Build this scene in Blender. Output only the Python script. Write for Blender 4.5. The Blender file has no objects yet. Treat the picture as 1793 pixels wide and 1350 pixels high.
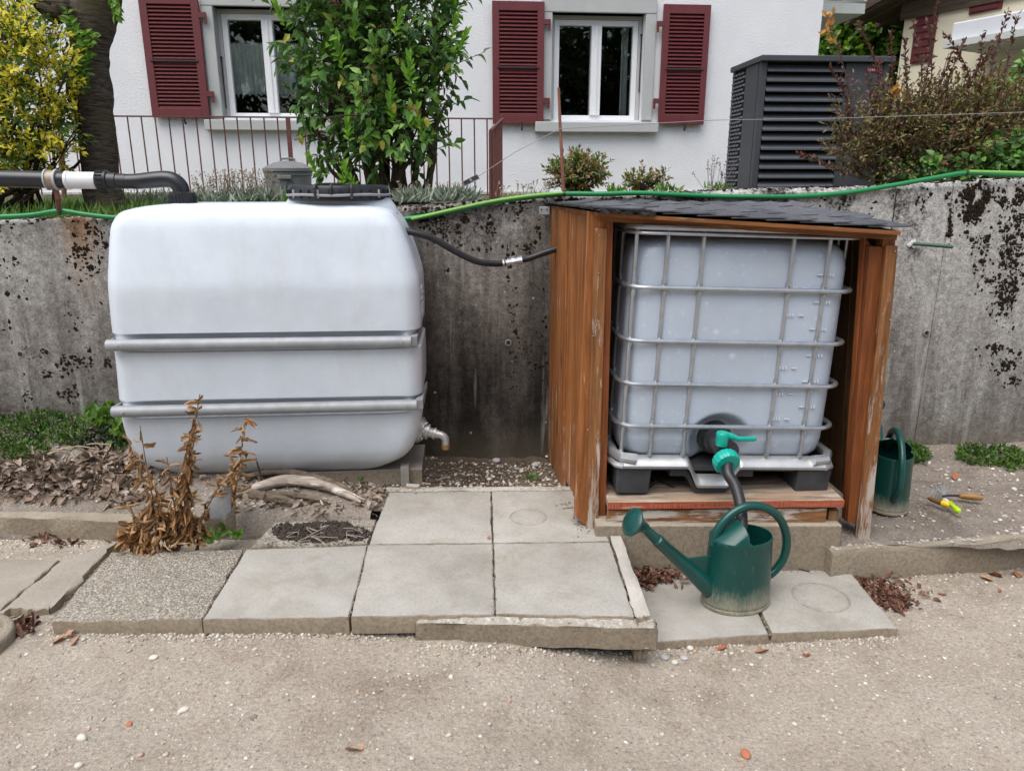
import bpy, math, random
import numpy as np
from mathutils import Matrix, Vector

C = bpy.context.scene.collection
SC = bpy.context.scene
R = math.radians

# ------------------------------------------------------------------ camera, light, exposure
TILT = math.atan(360 / 1290.0)
EYE = Vector((0, 0, 1.61))
FOC = 1290.0
cam_d = bpy.data.cameras.new('camera')
cam_d.sensor_width = 36
cam_d.lens = 36 * FOC / 1793
cam_d.clip_start = 0.05
cam_d.clip_end = 2000
cam = bpy.data.objects.new('camera', cam_d)
C.objects.link(cam)
cam.location = EYE
cam.rotation_euler = (math.pi / 2 - TILT, 0, 0)
SC.camera = cam

SUN_EL, SUN_AZ = 66, 215          # degrees; azimuth clockwise from +Y (north)
world = bpy.data.worlds.new('World')
SC.world = world
world.use_nodes = True
wn, wl = world.node_tree.nodes, world.node_tree.links
wn.clear()
sky = wn.new('ShaderNodeTexSky')
sky.sky_type = 'NISHITA'
sky.sun_disc = False
sky.sun_elevation = R(SUN_EL)
sky.sun_rotation = R(SUN_AZ)
sky.air_density = 1.0
sky.dust_density = 3.0
sky.ozone_density = 1.0
hs = wn.new('ShaderNodeHueSaturation')
hs.inputs['Saturation'].default_value = 0.62
bg = wn.new('ShaderNodeBackground')
bg.inputs['Strength'].default_value = 0.115
wo = wn.new('ShaderNodeOutputWorld')
wl.new(sky.outputs[0], hs.inputs['Color'])
wl.new(hs.outputs[0], bg.inputs['Color'])
wl.new(bg.outputs[0], wo.inputs['Surface'])

sun_d = bpy.data.lights.new('sun', 'SUN')
sun_d.energy = 1.5
sun_d.angle = R(60)
sun_d.color = (1.0, 0.98, 0.95)
sun = bpy.data.objects.new('sun', sun_d)
C.objects.link(sun)
az = R(SUN_AZ)
sdir = Vector((math.sin(az) * math.cos(R(SUN_EL)), math.cos(az) * math.cos(R(SUN_EL)), math.sin(R(SUN_EL))))
sun.rotation_euler = sdir.to_track_quat('Z', 'Y').to_euler()
sun.location = (-3, -4, 8)

SC.view_settings.view_transform = 'Standard'
SC.view_settings.look = 'None'
SC.view_settings.gamma = 1
SC.view_settings.exposure = 0.95
SC.view_settings.use_curve_mapping = False

# ------------------------------------------------------------------ photograph pixel -> place
CT, ST = math.cos(TILT), math.sin(TILT)


def ray(u, v):
    t = (v - 675) / FOC
    return Vector(((u - 896.5) / FOC, CT - t * ST, -ST - t * CT))


def PY(u, v, Y):
    d = ray(u, v)
    return EYE + d * (Y / d.y)


def PZ(u, v, z):
    d = ray(u, v)
    return EYE + d * ((z - EYE.z) / d.z)


class Frame:
    """An upright plane: x along it, y away from the camera, z up."""
    def __init__(s, o, yaw):
        s.o = Vector(o)
        s.ax = Vector((math.cos(yaw), math.sin(yaw), 0))
        s.ay = Vector((-math.sin(yaw), math.cos(yaw), 0))
        s.yaw = yaw

    def pt(s, x, y, z):
        return s.o + s.ax * x + s.ay * y + Vector((0, 0, z))

    def at(s, u, v, y=0.0):
        d = ray(u, v)
        k = ((s.o + s.ay * y - EYE).dot(s.ay)) / d.dot(s.ay)
        return EYE + d * k

    def xz(s, u, v, y=0.0):
        p = s.at(u, v, y)
        return (p - s.o).dot(s.ax), p.z

# ------------------------------------------------------------------ noise
def _lat(ix, iy, seed):
    h = (ix.astype(np.int64) * 374761393 + iy.astype(np.int64) * 668265263 + seed * 974711) & 0x7fffffff
    h = ((h ^ (h >> 13)) * 1274126177) & 0x7fffffff
    return ((h ^ (h >> 16)) & 0xffff) / 65535.0


def vnoise(x, y, seed=0):
    x = np.asarray(x, float); y = np.asarray(y, float)
    ix, iy = np.floor(x), np.floor(y)
    fx, fy = x - ix, y - iy
    fx = fx * fx * (3 - 2 * fx); fy = fy * fy * (3 - 2 * fy)
    a = _lat(ix, iy, seed); b = _lat(ix + 1, iy, seed)
    c = _lat(ix, iy + 1, seed); d = _lat(ix + 1, iy + 1, seed)
    return (a * (1 - fx) + b * fx) * (1 - fy) + (c * (1 - fx) + d * fx) * fy - 0.5


def fbm(x, y, seed=0, o=4):
    s = 0; k = 1.0
    for i in range(o):
        s = s + vnoise(np.asarray(x) * 2 ** i, np.asarray(y) * 2 ** i, seed + i * 17) * k
        k *= 0.5
    return s


def sstep(a, b, x):
    t = np.clip((np.asarray(x, float) - a) / (b - a), 0, 1)
    return t * t * (3 - 2 * t)

# ------------------------------------------------------------------ objects
def wmat(o):
    m = Matrix.Identity(4)
    while o is not None:
        m = o.matrix_basis @ m
        o = o.parent
    return m


def tag(o, label=None, cat=None, group=None, kind=None):
    if label: o['label'] = label
    if cat: o['category'] = cat
    if group: o['group'] = group
    if kind: o['kind'] = kind
    return o


def thing(name, label, cat, loc=(0, 0, 0), rz=0.0, group=None):
    o = bpy.data.objects.new(name, None)
    o.empty_display_size = 0.1
    C.objects.link(o)
    o.location = loc
    o.rotation_euler = (0, 0, rz)
    return tag(o, label, cat, group)


def copy_tree(o, parent=None):
    c = o.copy()
    C.objects.link(c)
    c.parent = parent
    for ch in list(o.children):
        copy_tree(ch, c)
    return c


def link_mesh(name, me, mat, parent=None):
    o = bpy.data.objects.new(name, me)
    if mat is not None and len(me.materials) == 0:
        me.materials.append(mat)
    C.objects.link(o)
    if parent is not None:
        o.parent = parent
    return o


def tri_mesh(name, V, F, mat, parent=None, smooth=False, world=True):
    V = np.asarray(V, np.float32); F = np.asarray(F, np.int32)
    if parent is not None and world:
        m = np.array(wmat(parent).inverted())
        V = (V @ m[:3, :3].T + m[:3, 3]).astype(np.float32)
    me = bpy.data.meshes.new(name)
    k = F.shape[1]
    me.vertices.add(len(V)); me.vertices.foreach_set('co', V.ravel())
    me.loops.add(F.size); me.loops.foreach_set('vertex_index', F.ravel())
    me.polygons.add(len(F))
    me.polygons.foreach_set('loop_start', np.arange(0, F.size, k, dtype=np.int32))
    me.polygons.foreach_set('use_smooth', np.full(len(F), bool(smooth)))
    me.update(calc_edges=True)
    return link_mesh(name, me, mat, parent)


class MB:
    def __init__(s):
        s.v = []; s.f = []

    def add(s, vs, fs):
        n = len(s.v)
        s.v.extend([tuple(p) for p in vs])
        s.f.extend([tuple(i + n for i in f) for f in fs])
        return s

    def hexa(s, b, t):
        return s.add(list(b) + list(t), [(3, 2, 1, 0), (4, 5, 6, 7), (0, 1, 5, 4), (1, 2, 6, 5), (2, 3, 7, 6), (3, 0, 4, 7)])

    def box(s, c, d, fr=None):
        x, y, z = d[0] / 2, d[1] / 2, d[2] / 2
        q = [(-x, -y), (x, -y), (x, y), (-x, y)]
        f = fr or (lambda a, b, e: (a, b, e))
        return s.hexa([f(c[0] + a, c[1] + b, c[2] - z) for a, b in q], [f(c[0] + a, c[1] + b, c[2] + z) for a, b in q])

    def tube(s, path, r, n=8, cap=True, flat=1.0):
        P = [Vector(p) for p in path]
        m = len(P)
        rs = list(r) if hasattr(r, '__len__') else [r] * m
        T = []
        for i in range(m):
            a = P[max(0, i - 1)]; b = P[min(m - 1, i + 1)]
            T.append((b - a).normalized())
        ref = Vector((0, 0, 1)) if abs(T[0].z) < 0.9 else Vector((1, 0, 0))
        N = (ref - T[0] * ref.dot(T[0])).normalized()
        vs = []
        for i in range(m):
            N = (N - T[i] * N.dot(T[i])).normalized()
            B = T[i].cross(N)
            for k in range(n):
                a = 2 * math.pi * k / n
                vs.append(P[i] + N * (math.cos(a) * rs[i]) + B * (math.sin(a) * rs[i] * flat))
        fs = []
        for i in range(m - 1):
            for k in range(n):
                k2 = (k + 1) % n
                fs.append((i * n + k, i * n + k2, (i + 1) * n + k2, (i + 1) * n + k))
        if cap:
            fs.append(tuple(range(n - 1, -1, -1)))
            fs.append(tuple((m - 1) * n + k for k in range(n)))
        return s.add(vs, fs)

    def rings(s, rings, capa=True, capb=True):
        n = len(rings[0]); vs = [p for r in rings for p in r]; fs = []
        for i in range(len(rings) - 1):
            for k in range(n):
                k2 = (k + 1) % n
                fs.append((i * n + k, i * n + k2, (i + 1) * n + k2, (i + 1) * n + k))
        if capa: fs.append(tuple(range(n - 1, -1, -1)))
        if capb: fs.append(tuple((len(rings) - 1) * n + k for k in range(n)))
        return s.add(vs, fs)

    def lathe(s, prof, n=32, c=(0, 0, 0), sx=1, sy=1, capa=True, capb=True, axis=None):
        c = Vector(c)
        if axis is None:
            X, Y, Z = Vector((1, 0, 0)), Vector((0, 1, 0)), Vector((0, 0, 1))
        else:
            Z = Vector(axis).normalized()
            X = Z.orthogonal().normalized(); Y = Z.cross(X)
        rg = []
        for r, z in prof:
            rg.append([c + X * (r * sx * math.cos(2 * math.pi * k / n)) + Y * (r * sy * math.sin(2 * math.pi * k / n)) + Z * z for k in range(n)])
        return s.rings(rg, capa, capb)

    def build(s, name, mat, parent=None, smooth=False, bevel=0.0, world=True, seg=2, fix=False):
        V = s.v
        if parent is not None and world:
            m = wmat(parent).inverted()
            V = [m @ Vector(p) for p in V]
        me = bpy.data.meshes.new(name)
        me.from_pydata([tuple(p) for p in V], [], s.f)
        if fix:
            import bmesh
            bm = bmesh.new(); bm.from_mesh(me)
            bmesh.ops.recalc_face_normals(bm, faces=bm.faces[:])
            bm.to_mesh(me); bm.free()
        if smooth:
            me.polygons.foreach_set('use_smooth', np.ones(len(me.polygons), bool))
            if smooth != 'full':
                me.set_sharp_from_angle(angle=R(42))
        me.update()
        o = link_mesh(name, me, mat, parent)
        if bevel:
            b = o.modifiers.new('bevel', 'BEVEL')
            b.width = bevel; b.segments = seg; b.limit_method = 'ANGLE'; b.angle_limit = R(35)
        return o


def spline(pts, n=8):
    P = [Vector(p) for p in pts]
    P = [P[0] * 2 - P[1]] + P + [P[-1] * 2 - P[-2]]
    out = []
    for i in range(1, len(P) - 2):
        for k in range(n):
            t = k / n
            a, b, c, d = P[i - 1], P[i], P[i + 1], P[i + 2]
            out.append(0.5 * ((2 * b) + (c - a) * t + (2 * a - 5 * b + 4 * c - d) * t * t + (3 * b - 3 * c + d - a) * t ** 3))
    out.append(P[-2])
    return out

# ------------------------------------------------------------------ materials
def _mat(name):
    m = bpy.data.materials.new(name)
    m.use_nodes = True
    t = m.node_tree
    t.nodes.clear()
    out = t.nodes.new('ShaderNodeOutputMaterial')
    p = t.nodes.new('ShaderNodeBsdfPrincipled')
    t.links.new(p.outputs[0], out.inputs['Surface'])
    return m, t, p, out


class NT:
    """short hand for node building"""
    def __init__(s, t):
        s.t = t
        s.co = t.nodes.new('ShaderNodeTexCoord')

    def n(s, typ, **kw):
        x = s.t.nodes.new(typ)
        for k, v in kw.items(): setattr(x, k, v)
        return x

    def l(s, a, b): s.t.links.new(a, b)

    def mapping(s, scale=(1, 1, 1), src='Object', loc=(0, 0, 0), rot=(0, 0, 0), rand=False):
        m = s.n('ShaderNodeMapping')
        m.inputs['Scale'].default_value = scale
        m.inputs['Location'].default_value = loc
        m.inputs['Rotation'].default_value = rot
        if src == 'Position':
            g = s.n('ShaderNodeNewGeometry'); o = g.outputs['Position']
        else:
            o = s.co.outputs[src]
        if rand:
            oi = s.n('ShaderNodeObjectInfo')
            ml = s.n('ShaderNodeMath', operation='MULTIPLY'); ml.inputs[1].default_value = 37.0
            s.l(oi.outputs['Random'], ml.inputs[0])
            ad = s.n('ShaderNodeVectorMath', operation='ADD')
            s.l(o, ad.inputs[0]); s.l(ml.outputs[0], ad.inputs[1])
            o = ad.outputs[0]
        s.l(o, m.inputs['Vector'])
        return m.outputs[0]

    def noise(s, vec, scale=5, detail=6, rough=0.6, dist=0.0):
        x = s.n('ShaderNodeTexNoise')
        x.inputs['Scale'].default_value = scale; x.inputs['Detail'].default_value = detail
        x.inputs['Roughness'].default_value = rough; x.inputs['Distortion'].default_value = dist
        s.l(vec, x.inputs['Vector'])
        return x.outputs['Fac']

    def voro(s, vec, scale=5, feature='F1', out='Distance', rnd=1.0):
        x = s.n('ShaderNodeTexVoronoi', feature=feature)
        x.inputs['Scale'].default_value = scale; x.inputs['Randomness'].default_value = rnd
        s.l(vec, x.inputs['Vector'])
        return x.outputs[out]

    def ramp(s, fac, stops, interp='LINEAR'):
        x = s.n('ShaderNodeValToRGB')
        x.color_ramp.interpolation = interp
        e = x.color_ramp.elements
        while len(e) > 1: e.remove(e[-1])
        for i, (p, c) in enumerate(stops):
            if not hasattr(c, '__len__'): c = (c, c, c)
            if i == 0: q = e[0]; q.position = p
            else: q = e.new(p)
            q.color = (*c[:3], 1)
        s.l(fac, x.inputs['Fac'])
        return x.outputs['Color']

    def mix(s, fac, a, b, mode='MIX'):
        x = s.n('ShaderNodeMix', data_type='RGBA', blend_type=mode)
        for val, sock in ((fac, x.inputs[0]), (a, x.inputs[6]), (b, x.inputs[7])):
            if isinstance(val, (int, float)):
                sock.default_value = val if sock == x.inputs[0] else (val, val, val, 1)
            elif hasattr(val, '__len__'): sock.default_value = (*val[:3], 1)
            else: s.l(val, sock)
        return x.outputs[2]

    def math(s, op, a, b=0.0, clamp=False):
        x = s.n('ShaderNodeMath', operation=op, use_clamp=clamp)
        for i, val in enumerate((a, b)):
            if isinstance(val, (int, float)): x.inputs[i].default_value = val
            else: s.l(val, x.inputs[i])
        return x.outputs[0]

    def bump(s, p, h, strength=0.3, dist=0.01, prev=None):
        x = s.n('ShaderNodeBump')
        x.inputs['Strength'].default_value = strength
        x.inputs['Distance'].default_value = dist
        s.l(h, x.inputs['Height'])
        if prev is not None: s.l(prev, x.inputs['Normal'])
        s.l(x.outputs[0], p.inputs['Normal'])
        return x.outputs[0]

    def sep(s, vec):
        x = s.n('ShaderNodeSeparateXYZ'); s.l(vec, x.inputs[0]); return x.outputs


def MAT(name, c1, c2=None, scale=6, rough=0.7, bump=0.0, bscale=40, bdist=0.004, spec=0.5, metal=0.0, stretch=(1, 1, 1),
        rv=0.0, dirt=None, dscale=3, dpos=(0.5, 0.7), sss=0.0, bdetail=6):
    m, t, p, out = _mat(name)
    k = NT(t)
    c2 = c2 or c1
    vec = k.mapping(stretch, rand=True)
    col = k.ramp(k.noise(vec, scale), [(0.3, c1), (0.7, c2)])
    if dirt is not None:
        v2 = k.mapping((1, 1, 1), rand=True)
        msk = k.ramp(k.noise(v2, dscale, 8, 0.7), [(dpos[0], 0), (dpos[1], 1)])
        col = k.mix(msk, col, dirt)
    if rv:
        oi = k.n('ShaderNodeObjectInfo')
        mr = k.n('ShaderNodeMapRange')
        mr.inputs[3].default_value = 1 - rv; mr.inputs[4].default_value = 1 + rv
        k.l(oi.outputs['Random'], mr.inputs[0])
        col = k.mix(1.0, col, mr.outputs[0], 'MULTIPLY')
    k.l(col, p.inputs['Base Color'])
    p.inputs['Roughness'].default_value = rough
    p.inputs['Specular IOR Level'].default_value = spec
    p.inputs['Metallic'].default_value = metal
    if sss:
        p.inputs['Subsurface Weight'].default_value = sss
        p.inputs['Subsurface Radius'].default_value = (0.03, 0.03, 0.03)
    if bump:
        k.bump(p, k.noise(k.mapping(stretch, rand=True), bscale, bdetail), bump, bdist)
    return m


def LEAF(name, cols, rough=0.42, trans=0.25, src='island', spec=0.4, gain=1.0):
    m, t, p, out = _mat(name)
    k = NT(t)
    if src == 'island':
        g = k.n('ShaderNodeNewGeometry'); fac = g.outputs['Random Per Island']
    else:
        g = k.n('ShaderNodeObjectInfo'); fac = g.outputs['Random']
    n = len(cols)
    col = k.ramp(fac, [(i / max(1, n - 1), [q * gain for q in c]) for i, c in enumerate(cols)])
    nz = k.noise(k.mapping(src='Position'), 60, 3)
    col = k.mix(1.0, col, k.ramp(nz, [(0.3, 0.75), (0.7, 1.2)]), 'MULTIPLY')
    k.l(col, p.inputs['Base Color'])
    p.inputs['Roughness'].default_value = rough
    p.inputs['Specular IOR Level'].default_value = spec
    if trans:
        tr = k.n('ShaderNodeBsdfTranslucent')
        k.l(k.mix(1.0, col, (1.3, 1.5, 0.7), 'MULTIPLY'), tr.inputs['Color'])
        mx = k.n('ShaderNodeMixShader'); mx.inputs[0].default_value = trans
        k.l(p.outputs[0], mx.inputs[1]); k.l(tr.outputs[0], mx.inputs[2])
        k.l(mx.outputs[0], out.inputs['Surface'])
    return m


def WOOD(name, dark, light, axis='z', worn=(0.42, 0.38, 0.33), wpos=(0.56, 0.66), rough=0.6, rv=0.18, wearlow=0.0, ringscale=1.0):
    m, t, p, out = _mat(name)
    k = NT(t)
    st = {'z': (1, 1, 0.06), 'x': (0.06, 1, 1), 'y': (1, 0.06, 1)}[axis]
    v = k.mapping(st, rand=True)
    n1 = k.noise(v, 26 * ringscale, 8, 0.65, 0.4)
    n2 = k.noise(v, 90, 4, 0.6)
    col = k.ramp(n1, [(0.28, dark), (0.5, [(a + b) / 2 for a, b in zip(dark, light)]), (0.68, light)])
    col = k.mix(1.0, col, k.ramp(n2, [(0.35, 0.7), (0.6, 1.1)]), 'MULTIPLY')
    kn = k.mapping({'z': (1, 1, .3), 'x': (.3, 1, 1), 'y': (1, .3, 1)}[axis], rand=True, loc=(1, 4, 2))
    kd = k.math('ADD', k.voro(kn, 9), k.math('MULTIPLY', n1, .12))
    ks = k.sep(k.voro(kn, 9, out='Color'))
    kmask = k.math('MULTIPLY', k.ramp(kd, [(0.13, 1), (0.24, 0)]), k.math('GREATER_THAN', ks[0], 0.72))
    col = k.mix(k.math('MULTIPLY', kmask, 0.75), col, [c * 0.45 for c in dark])
    st2 = {'z': (1, 1, 0.14), 'x': (0.14, 1, 1), 'y': (1, 0.14, 1)}[axis]
    w = k.noise(k.mapping(st2, rand=True, loc=(3, 1, 7)), 22, 9, 0.72, 0.3)
    if wearlow:
        z = k.sep(k.mapping(src='Position'))[2]
        lo = k.n('ShaderNodeMapRange'); lo.inputs[1].default_value = 0.12; lo.inputs[2].default_value = 0.75
        lo.inputs[3].default_value = wearlow; lo.inputs[4].default_value = 0.0
        k.l(z, lo.inputs[0])
        w = k.math('ADD', w, lo.outputs[0])
    wm = k.ramp(w, [(wpos[0], 0), (wpos[1], 1)])
    col = k.mix(wm, col, worn)
    oi = k.n('ShaderNodeObjectInfo')
    mr = k.n('ShaderNodeMapRange'); mr.inputs[3].default_value = 1 - rv; mr.inputs[4].default_value = 1 + rv
    k.l(oi.outputs['Random'], mr.inputs[0])
    col = k.mix(1.0, col, mr.outputs[0], 'MULTIPLY')
    k.l(col, p.inputs['Base Color'])
    p.inputs['Roughness'].default_value = rough
    p.inputs['Specular IOR Level'].default_value = 0.3
    k.bump(p, k.math('ADD', k.math('MULTIPLY', n1, 0.6), k.math('MULTIPLY', n2, 0.5)), 0.5, 0.003)
    return m


def concrete(name, base, dark, light, rough=0.9, speck=0.5, stain=(0.16, 0.14, 0.11), spos=(0.58, 0.8), bump=0.35, agg=False, pit=90, lichen=False, side=(0.25, 0.205, 0.15)):
    m, t, p, out = _mat(name)
    k = NT(t)
    v = k.mapping(src='Position')
    big = k.noise(v, 3.5, 8, 0.65)
    fine = k.noise(v, 190, 5, 0.75)
    col = k.ramp(big, [(0.3, dark), (0.5, base), (0.72, light)])
    col = k.mix(speck, col, k.ramp(fine, [(0.3, 0.45), (0.48, 1.0), (0.7, 1.4)]), 'MULTIPLY')
    col = k.mix(k.ramp(k.noise(k.mapping(src='Position', loc=(3, 3, 3)), 75, 7, 0.8), [(0.58, 0), (0.68, 0.6)]), col, (0.12, 0.105, 0.085))
    st = k.ramp(k.noise(k.mapping(src='Position', loc=(5, 2, 1)), 5.5, 9, 0.75), [(spos[0], 0), (spos[1], 1)])
    col = k.mix(st, col, stain)
    h = k.math('ADD', k.math('MULTIPLY', fine, 0.5), k.noise(v, 45, 5))
    if agg:
        d = k.voro(v, 135)
        cc = k.voro(v, 135, out='Color')
        cs = k.sep(cc)[0]
        stone = k.ramp(cs, [(0.0, (0.17, 0.145, 0.115)), (0.35, (0.28, 0.25, 0.205)), (0.7, (0.35, 0.315, 0.26)), (0.92, (0.42, 0.39, 0.335)), (1, (0.52, 0.5, 0.45))])
        gap = k.ramp(d, [(0.5, 0), (0.8, 1)])
        col = k.mix(gap, stone, (0.2, 0.172, 0.135))
        col = k.mix(st, col, stain)
        h = k.ramp(d, [(0.0, 1.0), (0.65, 0.0)])
    if lichen:
        g = k.n('ShaderNodeNewGeometry')
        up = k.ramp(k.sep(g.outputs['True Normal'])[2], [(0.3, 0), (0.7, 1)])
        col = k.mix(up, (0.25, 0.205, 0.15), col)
        lm = k.ramp(k.noise(k.mapping(src='Position', loc=(9, 1, 4)), 42, 8, 0.75), [(0.52, 0), (0.64, 0.9)])
        col = k.mix(k.math('MULTIPLY', lm, up), col, (0.56, 0.55, 0.52))
        dm = k.ramp(k.noise(k.mapping(src='Position', loc=(1, 7, 4)), 50, 8, 0.75), [(0.54, 0), (0.64, 0.85)])
        col = k.mix(k.math('MULTIPLY', dm, up), col, (0.09, 0.075, 0.055))
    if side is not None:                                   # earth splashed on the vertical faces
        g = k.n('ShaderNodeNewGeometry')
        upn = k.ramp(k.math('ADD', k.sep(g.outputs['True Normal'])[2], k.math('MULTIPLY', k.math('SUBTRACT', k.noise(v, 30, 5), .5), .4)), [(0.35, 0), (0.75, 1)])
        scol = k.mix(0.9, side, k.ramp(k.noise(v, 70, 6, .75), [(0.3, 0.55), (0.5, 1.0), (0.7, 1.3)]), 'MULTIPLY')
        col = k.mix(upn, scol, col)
        if agg: h = k.math('MULTIPLY', h, upn)
    k.l(col, p.inputs['Base Color'])
    p.inputs['Roughness'].default_value = rough
    p.inputs['Specular IOR Level'].default_value = 0.25
    b = k.bump(p, h, bump, 0.006 if not agg else 0.005)
    return m

# ------------------------------------------------------------------ leaves
def leaf_arrays(P, D, N, L, W, fold=0.18, droop=0.12):
    """one six-faced leaf blade per row: base P, direction D, face normal N, length L, half width W"""
    P = np.asarray(P, float); D = np.asarray(D, float); N = np.asarray(N, float)
    n = len(P)
    L = np.broadcast_to(L, (n,))[:, None]; W = np.broadcast_to(W, (n,))[:, None]
    D = D / (np.linalg.norm(D, axis=1, keepdims=True) + 1e-9)
    S = np.cross(D, N); S /= (np.linalg.norm(S, axis=1, keepdims=True) + 1e-9)
    N = np.cross(S, D)
    m1 = P + D * L * 0.33 + N * L * 0.03
    m2 = P + D * L * 0.68 - N * L * droop * 0.4
    tip = P + D * L - N * L * droop
    l1 = m1 + S * W * 0.92 + N * W * fold * 2; r1 = m1 - S * W * 0.92 + N * W * fold * 2
    l2 = m2 + S * W * 0.72 + N * W * fold * 1.6; r2 = m2 - S * W * 0.72 + N * W * fold * 1.6
    V = np.stack([P, m1, m2, tip, l1, r1, l2, r2], 1).reshape(-1, 3)
    t = np.array([(0, 1, 4), (0, 5, 1), (1, 2, 6), (1, 6, 4), (1, 5, 7), (1, 7, 2), (2, 3, 6), (2, 7, 3)])
    F = (t[None] + (np.arange(n) * 8)[:, None, None]).reshape(-1, 3)
    return V, F


def small_leaf_arrays(P, D, N, L, W, fold=0.2):
    P = np.asarray(P, float); D = np.asarray(D, float); N = np.asarray(N, float)
    n = len(P)
    L = np.broadcast_to(L, (n,))[:, None]; W = np.broadcast_to(W, (n,))[:, None]
    D = D / (np.linalg.norm(D, axis=1, keepdims=True) + 1e-9)
    S = np.cross(D, N); S /= (np.linalg.norm(S, axis=1, keepdims=True) + 1e-9)
    N = np.cross(S, D)
    m = P + D * L * 0.5
    V = np.stack([P, m + S * W + N * W * fold, P + D * L - N * L * 0.1, m - S * W + N * W * fold, m - N * W * fold], 1).reshape(-1, 3)
    t = np.array([(0, 4, 1), (4, 2, 1), (0, 3, 4), (4, 3, 2)])
    F = (t[None] + (np.arange(n) * 5)[:, None, None]).reshape(-1, 3)
    return V, F


def unit(a):
    return a / (np.linalg.norm(a, axis=-1, keepdims=True) + 1e-9)


def twigs(rng, blobs, n, k, Lt, up=0.5, out=0.6, jit=0.5, shell=0.55, spread=0.75, face=(0, -0.25, 0.8)):
    """n leafy twigs inside ellipsoid blobs [(centre, radii)], k leaves each; returns twig segments and leaf P, D, N"""
    w = np.array([b[1][0] * b[1][1] * b[1][2] for b in blobs]) ** 0.7
    ix = rng.choice(len(blobs), n, p=w / w.sum())
    c = np.array([tuple(b[0]) for b in blobs])[ix]; r = np.array([tuple(b[1]) for b in blobs])[ix]
    d = unit(rng.normal(size=(n, 3)))
    rad = shell + (1 - shell) * rng.random((n, 1)) ** 0.7
    thin = rng.random((n, 1)) < 0.2
    rad = np.where(thin, rng.random((n, 1)) * 0.7, rad)
    base = c + d * r * rad * 0.9
    T = unit(d * out + np.array([0, 0, up]) + rng.normal(size=(n, 3)) * jit)
    lt = Lt * (0.6 + 0.8 * rng.random((n, 1)))
    end = base + T * lt
    s = (np.arange(k) + 0.5) / k
    P = base[:, None] + T[:, None] * (lt[:, None] * s[None, :, None])
    X = unit(np.cross(T, rng.normal(size=(n, 3)))); Y = np.cross(T, X)
    ang = np.arange(k)[None] * 2.4 + rng.random((n, 1)) * 6.28
    ring = X[:, None] * np.cos(ang)[..., None] + Y[:, None] * np.sin(ang)[..., None]
    tipw = s[None, :, None] ** 2
    D = ring * (spread * (1 - 0.6 * tipw)) + T[:, None] * (0.45 + 0.7 * tipw) + rng.normal(size=(n, k, 3)) * 0.18
    N = T[:, None] * 0.5 + np.array(face) + rng.normal(size=(n, k, 3)) * 0.35
    return base, end, P.reshape(-1, 3), unit(D.reshape(-1, 3)), unit(N.reshape(-1, 3))


def sticks(A, B, r0, r1, n=4):
    """thin tapered three to five sided sticks from A to B, as arrays"""
    A = np.asarray(A, float); B = np.asarray(B, float)
    T = unit(B - A)
    X = unit(np.cross(T, np.array([0.31, 0.52, 0.79]))); Y = np.cross(T, X)
    m = len(A)
    r0 = np.broadcast_to(r0, (m,))[:, None]; r1 = np.broadcast_to(r1, (m,))[:, None]
    rows = []
    for k in range(n):
        a = 2 * math.pi * k / n
        o = X * math.cos(a) + Y * math.sin(a)
        rows.append(A + o * r0)
    for k in range(n):
        a = 2 * math.pi * k / n
        o = X * math.cos(a) + Y * math.sin(a)
        rows.append(B + o * r1)
    V = np.stack(rows, 1).reshape(-1, 3)
    t = []
    for k in range(n):
        k2 = (k + 1) % n
        t += [(k, k2, n + k2), (k, n + k2, n + k)]
    t = np.array(t)
    F = (t[None] + (np.arange(m) * 2 * n)[:, None, None]).reshape(-1, 3)
    return V, F


def join(parts):
    Vs, Fs, o = [], [], 0
    for V, F in parts:
        Vs.append(V); Fs.append(np.asarray(F) + o); o += len(V)
    return np.concatenate(Vs), np.concatenate(Fs)


_ph = (1 + 5 ** 0.5) / 2
ICO_V = unit(np.array([(-1, _ph, 0), (1, _ph, 0), (-1, -_ph, 0), (1, -_ph, 0), (0, -1, _ph), (0, 1, _ph), (0, -1, -_ph), (0, 1, -_ph), (_ph, 0, -1), (_ph, 0, 1), (-_ph, 0, -1), (-_ph, 0, 1)], float))
ICO_F = np.array([(0, 11, 5), (0, 5, 1), (0, 1, 7), (0, 7, 10), (0, 10, 11), (1, 5, 9), (5, 11, 4), (11, 10, 2), (10, 7, 6), (7, 1, 8), (3, 9, 4), (3, 4, 2), (3, 2, 6), (3, 6, 8), (3, 8, 9), (4, 9, 5), (2, 4, 11), (6, 2, 10), (8, 6, 7), (9, 8, 1)])


def pebbles(rng, P, S, flat=0.6):
    n = len(P)
    V = ICO_V[None] * (1 + rng.normal(size=(n, 12, 1)) * 0.13)
    sc = np.stack([0.8 + 0.5 * rng.random(n), 0.7 + 0.4 * rng.random(n), flat * (0.7 + 0.6 * rng.random(n))], 1)
    V = V * sc[:, None] * np.asarray(S)[:, None, None]
    a = rng.random(n) * 6.28
    ca, sa = np.cos(a)[:, None], np.sin(a)[:, None]
    x = V[..., 0] * ca - V[..., 1] * sa; y = V[..., 0] * sa + V[..., 1] * ca
    V = np.stack([x, y, V[..., 2]], -1) + np.asarray(P)[:, None]
    F = (ICO_F[None] + (np.arange(n) * 12)[:, None, None]).reshape(-1, 3)
    return V.reshape(-1, 3), F


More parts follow.
